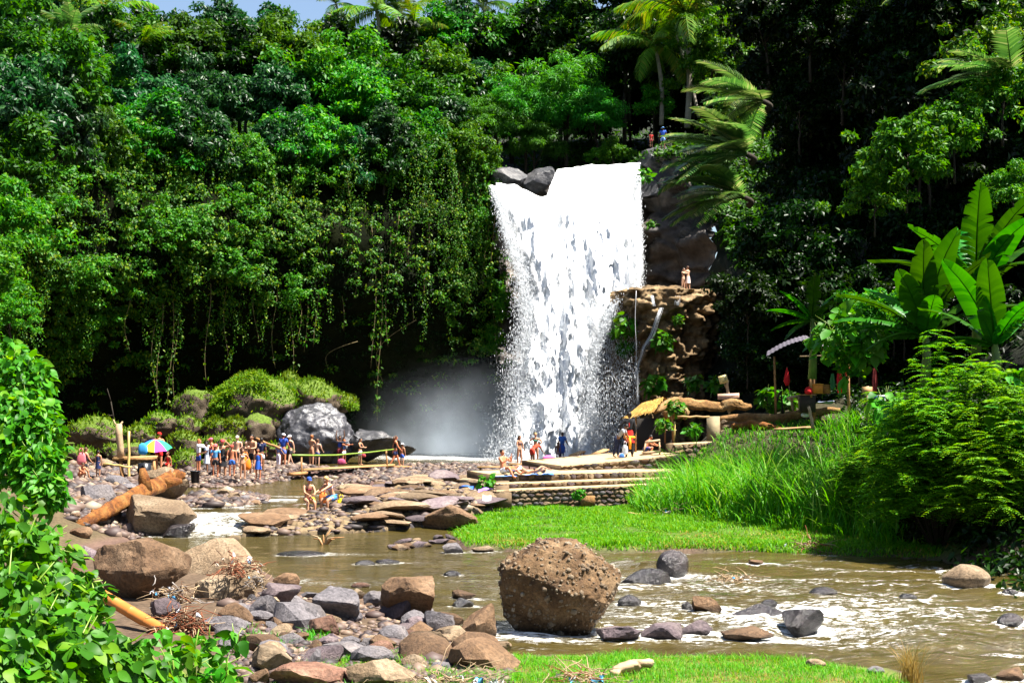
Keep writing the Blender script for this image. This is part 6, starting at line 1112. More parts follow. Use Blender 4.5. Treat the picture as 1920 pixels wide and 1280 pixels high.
pp(1004, 869, 57, .0, 'hips', 'tan', 'blond', 'woman in green bikini top with hands on her hips', [('bikini_top', GREEN), ('briefs', (.02, .05, .05))], fem=True)
pp(998, 872, 54, 2.4, 'bend', 'brown', 'black', 'person in red bending over beside the woman in green bikini', [('shirt', (.55, .05, .02)), ('shorts', (.48, .04, .02))], fem=True)
pp(1054, 865, 54, 2.7, 'carry', 'brown', 'black', 'man in a blue patterned shirt with a backpack in front of the waterfall', [('shirt', (.03, .12, .42)), ('trousers', (.02, .03, .10))])
pp(1046, 866, 36, .4, 'stand', 'brown', 'black', 'small child with bare shoulders beside the man with the blue backpack', [('shorts', (.30, .22, .22))], child=True)
pp(1157, 858, 68, 1.3, 'bend2', 'brown', 'black', 'person in a grey shirt stooping with white plastic bags', [('shirt', GREY), ('trousers', (.012, .018, .05))], Y=57.2)
pp(1180, 858, 84, 3.0, 'hip1', 'dark', 'black', 'woman in red dress over black sleeves and leggings seen from behind', [('long_sleeve', BLACK), ('trousers', BLACK), ('dress', (.62, .018, .012))], fem=True, Y=57.6)
pp(1209, 853, 62, 2.0, 'squat', 'red', 'black', 'person with a bare orange tanned back crouching beside the low table', [('shorts', (.02, .04, .20))], Y=58.6)
pp(1281, 547, 44, .8, 'hug', 'fair', 'black', 'darker haired bather hugging a friend on the rock ledge', [('bikini_top', BLACK), ('briefs', BLACK)], Y=96.2, fem=True)
pp(1290, 547, 47, -2.4, 'hug', 'fair', 'brown', 'bather in a pale skirt hugging a friend on the rock ledge', [('skirt', (.70, .58, .55))], Y=96.4, fem=True)
pp(1326, 567, 46, .3, 'squat', 'brown', 'black', 'person in purple shirt and red shorts sitting at the edge of the rock ledge', [('shirt', (.12, .07, .22)), ('shorts', RED)], Y=95.2)
pp(1376, 565, 44, 2.5, 'walk', 'brown', 'black', 'figure in blue clothes climbing in the shade beside the rock ledge', [('shirt', (.03, .06, .45)), ('trousers', (.03, .06, .40))], Y=93)
pp(1243, 280, 41, 2.9, 'stand', 'brown', 'black', 'man in a blue shirt and light blue shorts standing above the waterfall', [('shirt', (.03, .10, .50)), ('shorts', (.16, .32, .62))], Y=99.4, hat=((.10, .25, .5), 'brim'))
pp(1221, 276, 27, .3, 'stand', 'brown', 'black', 'child in red near the dirt path above the waterfall', [('shirt', (.50, .03, .03)), ('shorts', (.3, .04, .05))], Y=100, child=True)
def bake_people():
    dg = bpy.context.evaluated_depsgraph_get(); done = []
    for o, extra in SKINNED: done.append((o, extra, bpy.data.meshes.new_from_object(o.evaluated_get(dg), depsgraph=dg)))
    for o, extra, me in done:
        if extra is not None:
            n = len(me.vertices); co = np.zeros(n*3, np.float32); me.vertices.foreach_get('co', co); V = [tuple(v) for v in co.reshape(-1, 3)]; Fs = [tuple(p.vertices) for p in me.polygons]; k = len(V); M = [0]*len(Fs)
            V += extra.V; Fs += [tuple(i+k for i in f) for f in extra.F]; M += extra.M; me2 = new_mesh('body', V, Fs, [o.data.materials[0], EYE, LIP, EYEW], True, M); me = me2
        o.modifiers.clear(); me.name = o.name.split('.')[0]; o.data = me
bake_people()
# ------------------------------------------------------------------ built things and small objects
def m2(mb, name, m, par, **k): return mb.build(name, m, par, **k)
def at(px, py, Y, base): return P(px, py, Y)-Vector(base)
# stone terrace with its concrete edged steps
M_MORTAR = plain('mortar', (.12, .08, .045), .9, .3, 6, .5); M_CAP = plain('pale_concrete', (.36, .26, .14), .8, .15, 4, .3)
WALLST = [rock_mesh('stone', 900+i, (1, .5, .62), 2, 8, .04, .6, RK[k]) for i, k in enumerate(('tan', 'brown', 'tan', 'grey', 'tan', 'brown', 'purple', 'tan'))]
def wall_run(par, a, b, zb0, zb1, zt0, zt1, depth, cap=True, sw=.24, sh=.15, seed=0, face='step'):
    """a stone faced wall between plan points a and b; bottom and top heights at both ends"""
    r = random.Random(seed); a = Vector(a); b = Vector(b); d = (b-a); L_ = d.length; d.normalize(); nrm = Vector((d.y, -d.x)); back = -nrm*depth; V = []
    for (p, zb, zt) in ((a, zb0, zt0), (b, zb1, zt1)):
        for q in (p, p+back): V += [(q.x, q.y, zb), (q.x, q.y, zt)]
    obj(face, new_mesh(face, V, [(0, 4, 5, 1), (1, 5, 7, 3), (2, 3, 7, 6), (0, 1, 3, 2), (4, 6, 7, 5)], M_MORTAR), par)
    if cap:
        mb = MB(); n = 10; pa = a-nrm*-.03; 
        for k in range(n):
            t0, t1 = k/n, (k+1)/n; p0 = a.lerp(b, t0)+nrm*.04; p1 = a.lerp(b, t1)+nrm*.04; z0 = zt0+(zt1-zt0)*t0+r.uniform(-.008, .008); z1 = zt0+(zt1-zt0)*t1; q0 = p0+back*.9; q1 = p1+back*.9
            mb.add([(p0.x, p0.y, z0-.045), (p1.x, p1.y, z1-.045), (p1.x, p1.y, z1+.012), (p0.x, p0.y, z0+.012), (q0.x, q0.y, z0+.004), (q1.x, q1.y, z1+.004)], [(0, 1, 2, 3), (3, 2, 5, 4)])
        mb.build('concrete_edge', M_CAP, par)
    rows = max(1, int(round(((zt0-zb0)+(zt1-zb1))/2/sh)))
    for j in range(rows):
        x = r.uniform(0, .1)
        while x < L_-.05:
            w = sw*r.uniform(.7, 1.5); t = (x+w/2)/L_
            if t < 1:
                zb, zt = zb0+(zb1-zb0)*t, zt0+(zt1-zt0)*t; h = (zt-zb)/rows; p = a.lerp(b, t)+nrm*.02; obj('stone', WALLST[r.randrange(8)], par, (p.x, p.y, zb+h*(j+.5)+r.uniform(-.015, .015)), (r.uniform(-.1, .1), r.uniform(-.2, .2), math.atan2(d.y, d.x)+r.uniform(-.1, .1)), (w*1.0, .28, h*1.45))
            x += w
XY = lambda v: (v.x, v.y)
c0, c1 = P(930, 919, 51), P(1262, 906, 53.3); b0, b1 = P(930, 906, 51.7), P(1262, 895, 54); a0, a1 = P(926, 890, 52.4), P(1275, 881, 54.7); u0, u1 = P(1052, 873, 55.2), P(1285, 852, 56.6)
ter = thing('stone_terrace', 'low terrace of mortared stones with pale concrete edged steps behind the meadow', 'terrace')
wall_run(ter, XY(c0), XY(c1), .1, .2, c0.z, c1.z, .72, seed=1); wall_run(ter, XY(b0), XY(b1), c0.z, c1.z, b0.z, b1.z, .72, seed=2, sh=.2); wall_run(ter, XY(a0), XY(a1), b0.z, b1.z, a0.z, a1.z, 3.6, seed=3, sh=.22)
wall_run(ter, XY(u0), XY(u1), a0.z, a1.z, u0.z, u1.z, 5.5, seed=4, sh=.16, sw=.3); e0 = (c0.x-.03, c0.y+2.2); wall_run(ter, e0, (c0.x-.03, c0.y+.05), .1, .1, a0.z-.03, c0.z, .5, False, seed=5)
o = thing('concrete_block', 'square tan concrete block at the end of the terrace wall', 'block', tuple(P(943, 948, 50.7))); mb = MB(); mb.box((0, 0, .22), (.62, .3, .48), None, 0, .02); m2(mb, 'block_body', M_MORTAR, o)
o = thing('concrete_block', 'small square block let into the foot of the terrace wall', 'block', tuple(P(1102, 946, 51.9))); mb = MB(); mb.box((0, 0, .15), (.5, .3, .34), None, 0, .02); m2(mb, 'block_body', WD['log'], o)
low = thing('retaining_wall', 'low stone retaining wall behind the tall grass', 'wall'); q0, q1 = P(1262, 832, 59.2), P(1335, 828, 60); wall_run(low, XY(q0), XY(q1), 1.6, 1.8, q0.z, q1.z, .6, seed=7, sw=.35, sh=.2)
pil = thing('concrete_pillar', 'square grey concrete pillar at the corner of the upper bank', 'pillar', tuple(P(1337, 824, 61))); mb = MB(); mb.box((0, 0, .35), (.5, .5, 1.3), None, 0, .01); m2(mb, 'pillar_body', plain('weathered_concrete', (.24, .19, .11), .85, .3, 5, .4), pil)
upw = thing('upper_retaining_wall', 'reddish stone wall holding up the bank below the logs', 'wall'); q0, q1 = P(1350, 786, 61.3), P(1500, 782, 62.2); wall_run(upw, XY(q0), XY(q1), 1.5, 1.5, q0.z, q1.z, .8, False, .4, .22, 8)
# logs
def log(name, pts, rad, m, label, cat='log', stubs=(), n=10, wob=.10, smooth=None):
    smooth = name not in ('driftwood_log', 'driftwood_piece') if smooth is None else smooth
    base = P(*pts[0]); t_ = thing(name, label, cat, tuple(base), (0, 0, 0), 'driftwood logs'); w = [P(*p)-base for p in pts]; q = []; rr = []
    for i in range(len(w)-1):
        for k in range(5): t = k/5; q.append(w[i].lerp(w[i+1], t)+Vector([random.uniform(-.03, .03) for _ in range(3)])); rr.append((rad[i]*(1-t)+rad[i+1]*t)*random.uniform(.96, 1.04))
    q.append(w[-1]); rr.append(rad[-1]); mb = MB(); mb.tube(q, rr, n if smooth else n+4, wob=wob if smooth else .025)
    n = n if smooth else n+4
    if not smooth:
        g = np.random.default_rng(5); rd = 1+g.normal(0, .16, n); N_ = len(q)
        for i in range(N_):
            for k_ in range(n): v = Vector(mb.V[i*n+k_]); mb.V[i*n+k_] = tuple(q[i]+(v-q[i])*rd[k_]*(1 if i < N_-6 else g.uniform(.45, 1.25)))
    m2(mb, 'trunk', m, t_, smooth=smooth)
    for (i, d, l, r) in stubs: s = MB(); p = q[i]; d = Vector(d); s.tube([p, p+d*l*.6, p+d*l], [r, r*.8, r*.4], 7, wob=.1); m2(s, 'branch_stub', m, t_, smooth=True)
    return t_
log('driftwood_log', [(146, 985, 41.4), (190, 963, 42.4), (240, 936, 44), (290, 912, 46.2), (322, 897, 48), (342, 889, 49)], [.13, .19, .21, .23, .22, .13], WD['orange'], 'big bright orange log slanting up out of the water onto the slab', stubs=((13, (-.1, -.1, 1), .72, .22), (17, (.9, .2, .1), .75, .20), (4, (-.4, -.3, .6), .3, .12)), n=11, wob=.09, smooth=False)
log('driftwood_log', [(1225, 770, 62), (1262, 752, 63), (1300, 758, 63.5), (1350, 762, 64), (1370, 758, 64), (1408, 762, 64.5)], [.12, .2, .22, .2, .26, .13], WD['log'], 'long pale log lying level below the plank sign', stubs=((20, (0, -.2, 1), .3, .12),))
log('driftwood_log', [(1345, 787, 61.5), (1400, 782, 61.5), (1465, 785, 61), (1510, 772, 61), (1575, 769, 61)], [.18, .22, .22, .17, .12], WD['log'], 'curved log lying along the bank in front of the stall', stubs=((14, (.7, -.3, -.25), 1.0, .10),))
log('driftwood_log', [(1372, 800, 60), (1405, 796, 60), (1445, 799, 60), (1475, 806, 60)], [.14, .20, .18, .05], WD['orange'], 'short golden piece of driftwood under the curved log')
log('driftwood_log', [(1245, 778, 62), (1275, 768, 62), (1290, 778, 62)], [.2, .32, .2], WD['log'], 'thick rounded log end beside the thatch roof', wob=.1)
log('beam', [(1270, 782, 60.5), (1330, 781, 60.5)], [.045, .045], WD['plank'], 'thin straight rail in front of the broad leaved plants', 'beam', wob=0)
log('beam', [(1450, 806, 59.5), (1520, 801, 59.5)], [.05, .05], WD['plank'], 'straight pale board edge in front of the golden driftwood', 'beam', wob=0)
log('stake', [(1524, 802, 58), (1516, 762, 58)], [.07, .06], WD['pale'], 'pale wooden stake leaning in front of the curved log', 'stake', wob=.03)
log('bamboo_pole', [(480, 822, 74), (524, 840, 73)], [.07, .06], WD['pole'], 'brown pole leaning on the rocks between the two groups of bathers', 'pole', wob=.05)
log('driftwood_piece', [(614, 1193, 25), (650, 1178, 25.2), (688, 1162, 25.4)], [.13, .15, .08], WD['pale'], 'grooved grey driftwood chunk among the near stones', 'driftwood')
log('driftwood_piece', [(692, 1178, 25.6), (715, 1165, 25.8), (736, 1160, 26)], [.09, .11, .06], WD['log'], 'brown driftwood knot behind the grooved chunk', 'driftwood')
log('driftwood_piece', [(716, 1190, 25), (740, 1176, 25.1), (768, 1172, 25.2)], [.10, .12, .06], WD['pale'], 'ridged driftwood block beside the little reddish stone', 'driftwood')
log('driftwood_piece', [(1145, 1263, 19.2), (1185, 1247, 19.5), (1222, 1243, 19.6)], [.05, .08, .06], WD['pale'], 'short rotten log lying in the near grass', 'driftwood')
log('driftwood_piece', [(1178, 963, 47), (1215, 966, 47)], [.05, .04], WD['plank'], 'small yellowish stick lying on the meadow', 'driftwood')
log('fallen_branch', [(360, 1176, 23.6), (395, 1186, 23.4), (420, 1178, 23.4)], [.035, .03, .02], WD['pole'], 'thin branch lying beyond the root tangle', 'branch')
# orange pipe with its muddy upper length
pb = P(305, 1182, 22.6); pipe = thing('fallen_bamboo', 'thick orange bamboo trunk sloping down through the shrub to the root tangle', 'bamboo', tuple(pb))
mb = MB(); k0, k1 = P(162, 1098, 23.6)-pb, Vector((0, 0, 0)); seg = 5
for i in range(seg): a_, b_ = k1.lerp(k0, i/seg), k1.lerp(k0, (i+1)/seg); mb.tube([a_, a_.lerp(b_, .03), a_.lerp(b_, .97), b_], [.105, .100, .099, .105], 14, caps=i in (0, seg-1))
m2(mb, 'culm', plain('orange_bamboo', (.42, .15, .03), .45, .25, 4), pipe, smooth=True); mb = MB(); mb.tube([k0, k0.lerp(P(118, 1058, 24.2)-pb, .5), P(118, 1058, 24.2)-pb], [.125, .14, .12], 12, wob=.16); m2(mb, 'muddy_end', plain('dark_mud', (.07, .035, .018), .95, .5, 9, 1.0), pipe)
# tangles of roots, reeds and rubbish stranded on the stones
STRAW = [plain('straw_'+n, c, .8, .3, 9) for n, c in (('red', (.17, .05, .02)), ('pale', (.27, .19, .11)), ('brown', (.075, .036, .016)), ('grey', (.24, .21, .19)))]; LITTER = [cloth((.72, .72, .74), 'plastic'), cloth((.10, .35, .60), 'plastic'), cloth((.6, .5, .42), 'plastic')]
def tangle(px, py, Y, rx, rz, n, label, seed, mats=(0, 0, 1, 2), litter=4, thick=.011):
    r = random.Random(seed); b_ = P(px, py, Y); k = Y/F; rx, rz = rx*k, rz*k; t_ = thing('debris_tangle', label, 'debris', tuple(b_), (0, 0, 0), 'stranded debris'); bs = {}
    for i in range(n):
        mi = mats[r.randrange(len(mats))]; mb = bs.setdefault(mi, MB()); p = Vector((r.gauss(0, rx*.45), r.gauss(0, rx*.35), abs(r.gauss(0, .4))*rz+.02)); d = Vector((r.uniform(-1, 1), r.uniform(-1, 1), r.uniform(-.5, .6))); pts = []
        for q in range(5): pts.append(p.copy()); p = p+d*rx*.22; d += Vector((r.uniform(-.6, .6), r.uniform(-.6, .6), r.uniform(-.6, .35))); p.z = max(p.z, .0)
        mb.tube(pts, [thick*r.uniform(.6, 1.5)*(1-.15*q) for q in range(5)], 4)
    for mi, mb in bs.items(): kind(m2(mb, 'fibres', STRAW[mi], t_), 'stuff')
    for i in range(litter):
        mb = MB(); c = Vector((r.gauss(0, rx*.5), -rx*.3+r.gauss(0, rx*.2), rz*r.uniform(.2, 1.0))); V = [c+Vector((r.uniform(-1, 1), r.uniform(-.4, .4), r.uniform(-1, 1)))*rx*.14 for _ in range(6)]; mb.add(V, [(0, 1, 2), (0, 2, 3), (0, 3, 4), (0, 4, 5), (1, 2, 5)]); m2(mb, 'plastic_scrap', LITTER[r.randrange(3)], t_)
    return t_
tangle(345, 1186, 22.6, 46, 44, 190, 'ball of reddish roots caught at the end of the orange trunk', 1, (0, 0, 0, 1, 2), 5)
tangle(330, 1132, 24.5, 44, 40, 90, 'pale twigs and rubbish stranded against the big brown boulder', 2, (1, 1, 3, 2), 8); tangle(445, 1078, 26.6, 44, 42, 90, 'twigs and bark piled on top of the square tan block', 3, (0, 2, 1, 0), 7); tangle(482, 1105, 25.6, 20, 40, 40, 'strips of rubbish hanging down between the tan block and grey stones', 4, (3, 1), 6)
tangle(1090, 1275, 18.6, 70, 10, 60, 'scattered straw and plastic scraps in the near grass', 5, (1, 1, 0), 10, .008); tangle(855, 1278, 18.4, 90, 6, 50, 'straw and scraps beside the wide flat slab', 6, (1, 1), 12, .007); tangle(1260, 966, 47, 60, 6, 24, 'line of litter washed up along the meadow', 7, (1,), 9); tangle(1520, 1030, 38, 34, 16, 80, 'nest of brown sticks at the edge of the meadow', 8, (2, 0, 1), 2, .012); tangle(1372, 1088, 29.5, 42, 12, 60, 'yellow grass stranded on a rock in midstream', 9, (1, 1), 2); tangle(460, 1270, 20, 40, 14, 40, 'scraps and straw among the stones by the shrub', 10, (1, 3), 5, .007); tangle(1830, 1035, 36, 30, 14, 30, 'reddish debris at the dark river bend', 11, (0,), 1)
def snag():
    b_ = G(607, 1020, 0); t_ = thing('dead_branch', 'tangled dead branch sticking out of the calm river', 'branch', tuple(b_), (0, 0, 0)); r = random.Random(4)
    for i in range(13):
        mb = MB(); a = r.uniform(-1.35, 1.35); l = r.uniform(.3, .62); d = Vector((math.sin(a), r.uniform(-.3, .3), abs(math.cos(a))*.75)); mb.tube([(0, 0, -.1), d*l*.5+Vector((0, 0, .08)), d*l*1.1], [.035, .022, .008], 5); m2(mb, 'twig', WD['pole' if i % 3 else 'pale'], t_)
snag()
# platform, stump and rail by the left bank
pf = P(252, 908, 60); pl = thing('wooden_platform', 'rough wooden platform on posts beside the tall forked stump', 'platform', tuple(pf)); A = lambda px, py, Y=60: P(px, py, Y)-pf
for (a_, b_, r_) in (((226, 864), (232, 915), .085), ((243, 862), (240, 912), .06), ((288, 864), (292, 900), .07)): mb = MB(); mb.tube([A(*a_), A(*b_)], r_, 7, wob=.06); m2(mb, 'post', WD['pole'], pl)
for k, (x0, x1, y, dy) in enumerate([(212, 290, 860, 0), (214, 275, 857, .35), (216, 293, 858, .7), (250, 294, 856, 1.0)]): mb = MB(); p0, p1 = A(x0, y, 60+dy), A(x1, y+1, 60+dy); mb.box((p0+p1)/2, ((p1-p0).length, .3, .09), (0, 0, random.uniform(-.04, .04)), 0, .02); m2(mb, 'plank', WD['plank' if k % 2 else 'log'], pl)
sb_ = P(226, 860, 60.3); st = thing('forked_stump', 'tall pale forked tree stump standing on the platform', 'stump', tuple(sb_)); mb = MB(); mb.tube([(0, 0, 0), P(226, 840, 60.3)-sb_, P(223, 815, 60.3)-sb_, P(223, 794, 60.3)-sb_], [.17, .14, .15, .13], 9, wob=.08); m2(mb, 'trunk', WD['pale'], st, smooth=True)
for (a_, b_, c_, r_) in (((223, 800), (227, 794), (230, 790), .06), ((222, 800), (215, 793), (212, 784), .05), ((213, 785), (212, 775), (208, 752), .04), ((208, 752), (205, 742), (201, 728), .025), ((212, 778), (206, 779), (203, 777), .03)): mb = MB(); mb.tube([P(*a_, 60.3)-sb_, P(*b_, 60.3)-sb_, P(*c_, 60.3)-sb_], [r_, r_*.8, r_*.5], 6); m2(mb, 'branch', WD['pale' if r_ > .045 else 'bark'], st)
log('bamboo_pole', [(241, 912, 59.6), (242, 808, 59.8)], [.06, .05], WD['bamboo'], 'slim upright pole standing through the platform', 'pole', wob=.02); log('bamboo_pole', [(192, 869, 59.5), (247, 875, 59.3)], [.04, .035], WD['bamboo'], 'thin horizontal bamboo rail behind the women walking off', 'pole', wob=0); log('stick', [(100, 788, 62), (118, 787, 62)], [.05, .04], WD['pale'], 'cut pale stick poking out of the round sunlit bush', 'stick', wob=0); log('stick', [(100, 893, 52), (112, 891, 52)], [.04, .03], WD['pale'], 'lower cut stick poking out of the round sunlit bush', 'stick', wob=0)
def lathe(mb, prof, n=16, m=0, c=(0, 0, 0)):
    V = [(c[0]+r*math.cos(6.2832*k/n), c[1]+r*math.sin(6.2832*k/n), c[2]+z) for r, z in prof for k in range(n)]; mb.add(V, [(i*n+k, i*n+(k+1) % n, (i+1)*n+(k+1) % n, (i+1)*n+k) for i in range(len(prof)-1) for k in range(n)], m)
M_BLK = plain('black_plastic', (.010, .012, .018), .35, .2, 5)
def bucket(px, py, w, h, label):
    f = on_ground(px, py); k = f.y/F; w *= k; h *= k; t_ = thing('bucket', label, 'bucket', tuple(f), (0, 0, 0), 'black buckets'); mb = MB(); lathe(mb, [(0, .01), (w*.38, .0), (w*.47, h*.93), (w*.54, h*.94), (w*.54, h), (w*.46, h), (w*.40, h*.1), (0, h*.09)]); m2(mb, 'body', M_BLK, t_, smooth=False)
    mb = MB(); mb.tube([(w*.5*math.cos(a), -.05-.12*math.sin(a), h*.95-.12*math.sin(a)) for a in np.linspace(0, math.pi, 9)], .008, 5); m2(mb, 'handle', M_BLK, t_)
bucket(366, 905, 19, 23, 'black bucket beside the white cloth in front of the crowd'); bucket(834, 899, 20, 20, 'black bucket alone on the brown gravel')
br = P(271, 906, 61.5); t_ = thing('barrel', 'black drum shape under the wooden platform', 'barrel', tuple(br)); mb = MB(); lathe(mb, [(0, 0), (.27, 0), (.29, .1), (.29, .42), (.30, .45), (.29, .48), (.28, .88), (0, .88)]); m2(mb, 'drum', M_BLK, t_)  # drum form fills the dark spot below the planks
def towel(px, py, Y, w, d, c, label, name='towel', rz=0, amp=.04, cat='towel', seed=1, sag=0.0, group=None):
    f = P(px, py, Y); n = 14; V = []; 
    for i in range(n):
        for j in range(n): x, y = (i/(n-1)-.5)*w, (j/(n-1)-.5)*d; V.append((x, y, .03+amp*(vnoise(np.array([x*4.3+seed, y*4.1, seed*2.0]))+1)-sag*max(0, -y/d*2)**2))
    o = tag(obj(name, new_mesh(name, V, grid_faces(n, n), cloth(c), True), None, tuple(f), (0, 0, rz)), label, cat, group); return o
towel(383, 891, 70, .75, 1.0, WHITE, 'white cloth spread on the gravel beside the bucket', 'cloth', cat='cloth'); towel(1000, 891.5, 53.0, 1.5, .9, (.05, .16, .50), 'blue towel under the person lying on the terrace', seed=2); towel(944, 895, 52.8, 1.0, .9, (.10, .22, .55), 'blue towel under the sunburnt person on the terrace', seed=3, amp=.05); towel(965, 890, 52.7, .5, .35, (.72, .74, .82), 'white cloth heaped beside the sunburnt person', 'cloth', amp=.16, cat='cloth', seed=5); towel(874, 921, 49, .5, .3, (.03, .10, .42), 'crumpled blue cloth on the rock shelf', 'cloth', amp=.10, cat='cloth', seed=7); towel(910, 924, 48.6, .5, .4, (.25, .14, .52), 'purple cloth at the end of the rock shelf', 'cloth', amp=.09, cat='cloth', seed=8); towel(913, 935, 48.2, .28, .3, (.75, .74, .72), 'white cloth hanging from the end of the rock shelf', 'cloth', amp=.05, cat='cloth', seed=9, sag=.12); towel(1015, 867, 60, .6, .5, (.74, .74, .76), 'white cloth on the gravel below the pink bag', 'cloth', amp=.05, cat='cloth', seed=10)
# bags
def bag(p, w, h, c, label, name='bag', strap=True, d=None, cat='bag', group='bags of the bathers', rz=0):
    t_ = thing(name, label, cat, tuple(p), (0, 0, rz), group); d = d or w*.5; V, Fc = ICO[3]; V = V.copy(); V = np.sign(V)*np.abs(V)**.7; V *= np.array((w/2, d/2, h/2))*(1+.10*fbm(V*2+w*50, 2, 3))[:, None]; V[:, 2] += h/2; V[:, :2] *= (1-.28*np.clip(V[:, 2]/h, 0, 1)**2)[:, None]; obj('bag_body', new_mesh('bag_body', V, Fc, cloth(c), True), t_)
    if strap:
        for s in (-1, 1): mb = MB(); mb.tube([(s*w*.18, -d*.3, h*.85), (s*w*.2, -d*.2, h*1.2), (s*w*.05, 0, h*1.35)], w*.045, 5); m2(mb, 'strap', cloth(tuple(x*.7 for x in c)), t_)
    return t_
on = on_ground(461, 897); bag((on.x+.02, on.y-.15, on.z+.38), .50, .62, (.75, .19, .01), 'orange bag held by the girl in the white bikini', 'dry_bag'); f = on_ground(155, 880, 1.0); pk = P(160, 868, on_ground(160, 898).y-.0); bag((pk.x-.10, pk.y-.2, pk.z-.05), .38, .5, (.55, .14, .16), 'pink backpack on the back of the woman walking off', 'backpack')
pk = P(1054, 842, on_ground(1054, 865).y-.22); bag((pk.x, pk.y, pk.z-.25), .42, .52, (.025, .08, .34), 'blue backpack on the back of the man before the waterfall', 'backpack'); sh = G(606, 942, .55); bag(tuple(G(606, 943, .35)), .34, .40, (.72, .17, .03), 'orange net bag between the two seated women', 'net_bag'); bag(tuple(G(640, 952, .22)), .34, .36, (.75, .55, .01), 'yellow bag under the blond woman', 'bag'); bag(tuple(G(586, 943, .42)), .22, .22, (.72, .45, .02), 'small yellow pouch on the rocks beside the woman in the blue cap', 'pouch', False)
pk = P(268, 852, 62); bag(tuple(pk), .44, .5, (.03, .25, .55), 'bright blue bag hanging below the rainbow umbrella', 'bag', False); bag(tuple(P(1030, 865, 62)), .62, .28, (.70, .12, .38), 'pink rolled mat or bag lying on the terrace edge', 'bag', False, .3); bag(tuple(P(1172, 852, 57)), .24, .4, (.70, .74, .78), 'white plastic bag held by the stooping person', 'plastic_bag'); bag(tuple(P(1062, 862, 72)), .3, .45, (.70, .72, .76), 'white plastic bag held by the man with the blue backpack', 'plastic_bag'); bag(tuple(P(682, 857, on_ground(675, 872).y-.15)), .26, .22, (.40, .05, .06), 'small red bag held by the woman in white shorts', 'bag', False); bag(tuple(P(1166, 858, 56.8)), .22, .18, (.05, .16, .5), 'small blue and white bundle on the terrace by the stooping person', 'bundle', False)
bag(tuple(P(640, 871, 80)), .5, .35, (.35, .05, .12), 'dark red bag on the stones under the overhead board', 'bag', False); bag(tuple(P(658, 885, 79)), .3, .1, (.03, .03, .04), 'dark bundle on the gravel near the footbridge', 'bundle', False)
t_ = thing('board', 'dark board carried overhead in front of the wet boulder', 'board', tuple(P(638, 828, on_ground(637, 869).y))); mb = MB(); mb.box((0, 0, 0), (.95, .3, .06), (0, .04, 0), 0, .01); m2(mb, 'board_body', cloth((.03, .035, .06)), t_)
# sash of the red dress
sa = P(1180, 822, 57.4); t_ = thing('sash', 'orange sash tied at the back of the red dress', 'sash', tuple(sa)); mb = MB(); mb.tube([(-.22, .0, .05), (0, -.10, .07), (.22, .0, .05)], .05, 7); mb.tube([(0, -.12, .06), (.01, -.17, -.12), (.02, -.16, -.42)], [.05, .06, .05], 7); m2(mb, 'band', cloth((.78, .30, .01)), t_, smooth=True)
# rainbow umbrella
ub = P(291, 824, 70); um = thing('umbrella', 'rainbow coloured umbrella open behind the man in red shorts', 'umbrella', tuple(ub), (.25, 0, .2)); cols = [(.02, .35, .20), (.60, .03, .10), (.65, .08, .25), (.03, .08, .55), (.02, .30, .35), (.70, .45, .02), (.40, .05, .45), (.02, .30, .12)]
for k in range(8):
    V = []; a0_, a1_ = 6.2832*k/8+.004, 6.2832*(k+1)/8-.004
    for i in range(6):
        t = i/5; r_ = .82*t; z = -.42*t**1.8
        for j in range(4): s = j/3; a = a0_+(a1_-a0_)*s; rr_ = r_*(1-.06*math.sin(s*math.pi)*t); V.append((rr_*math.cos(a), rr_*math.sin(a), z+.03*math.sin(s*math.pi)*t))
    obj('panel', new_mesh('panel', V, grid_faces(6, 4), cloth(cols[k]), True), um)
mb = MB(); mb.tube([(0, 0, .1), (0, 0, -1.3)], .014, 6); m2(mb, 'pole', WD['pole'], um)
# footbridge
fb = P(650, 880, 72); fo_ = thing('footbridge', 'plank footbridge with a green bamboo handrail over the side channel', 'footbridge', tuple(fb)); B = lambda px, py, Y: P(px, py, Y)-fb
def deck(par, a_, b_, wd, th, k, m, name='plank'):
    mb = MB(); a_, b_ = Vector(a_), Vector(b_); d = b_-a_; mb.box((a_+b_)/2+Vector((0, k, 0)), (d.length, wd, th), (0, -math.atan2(d.z, math.hypot(d.x, d.y)), math.atan2(d.y, d.x)), 0, .012); m2(mb, name, m, par)
for k in range(3): deck(fo_, B(566, 881, 69.6), B(736, 872, 74), .27, .09, k*.30, WD['plank'])
deck(fo_, B(735, 876, 74.2), B(762, 875, 75), .8, .12, .1, WD['pole']); deck(fo_, B(545, 889, 68.6), B(570, 886, 69.4), .5, .14, 0, WD['pole'])
for a_, b_ in (((565, 852, 69), (566, 906, 69)), ((724, 842, 73.6), (727, 890, 73.6))): mb = MB(); mb.tube([B(*a_), B(*b_)], .045, 7); m2(mb, 'post', WD['pole'], fo_)
mb = MB(); mb.tube([B(548, 853, 68.4), B(590, 853.5, 69.8), B(630, 853, 71), B(690, 848, 72.4), B(738, 842, 73.8)], [.05, .048, .045, .04, .035], 7); m2(mb, 'handrail', WD['green'], fo_, smooth=True)
for k in range(3): mb = MB(); mb.tube([B(580+70*k, 883-3*k, 70+1.7*k)+Vector((0, .1, 0)), B(580+70*k, 900-3*k, 70+1.7*k)+Vector((0, .1, -.1))], .07, 6); m2(mb, 'support', WD['bark'], fo_)
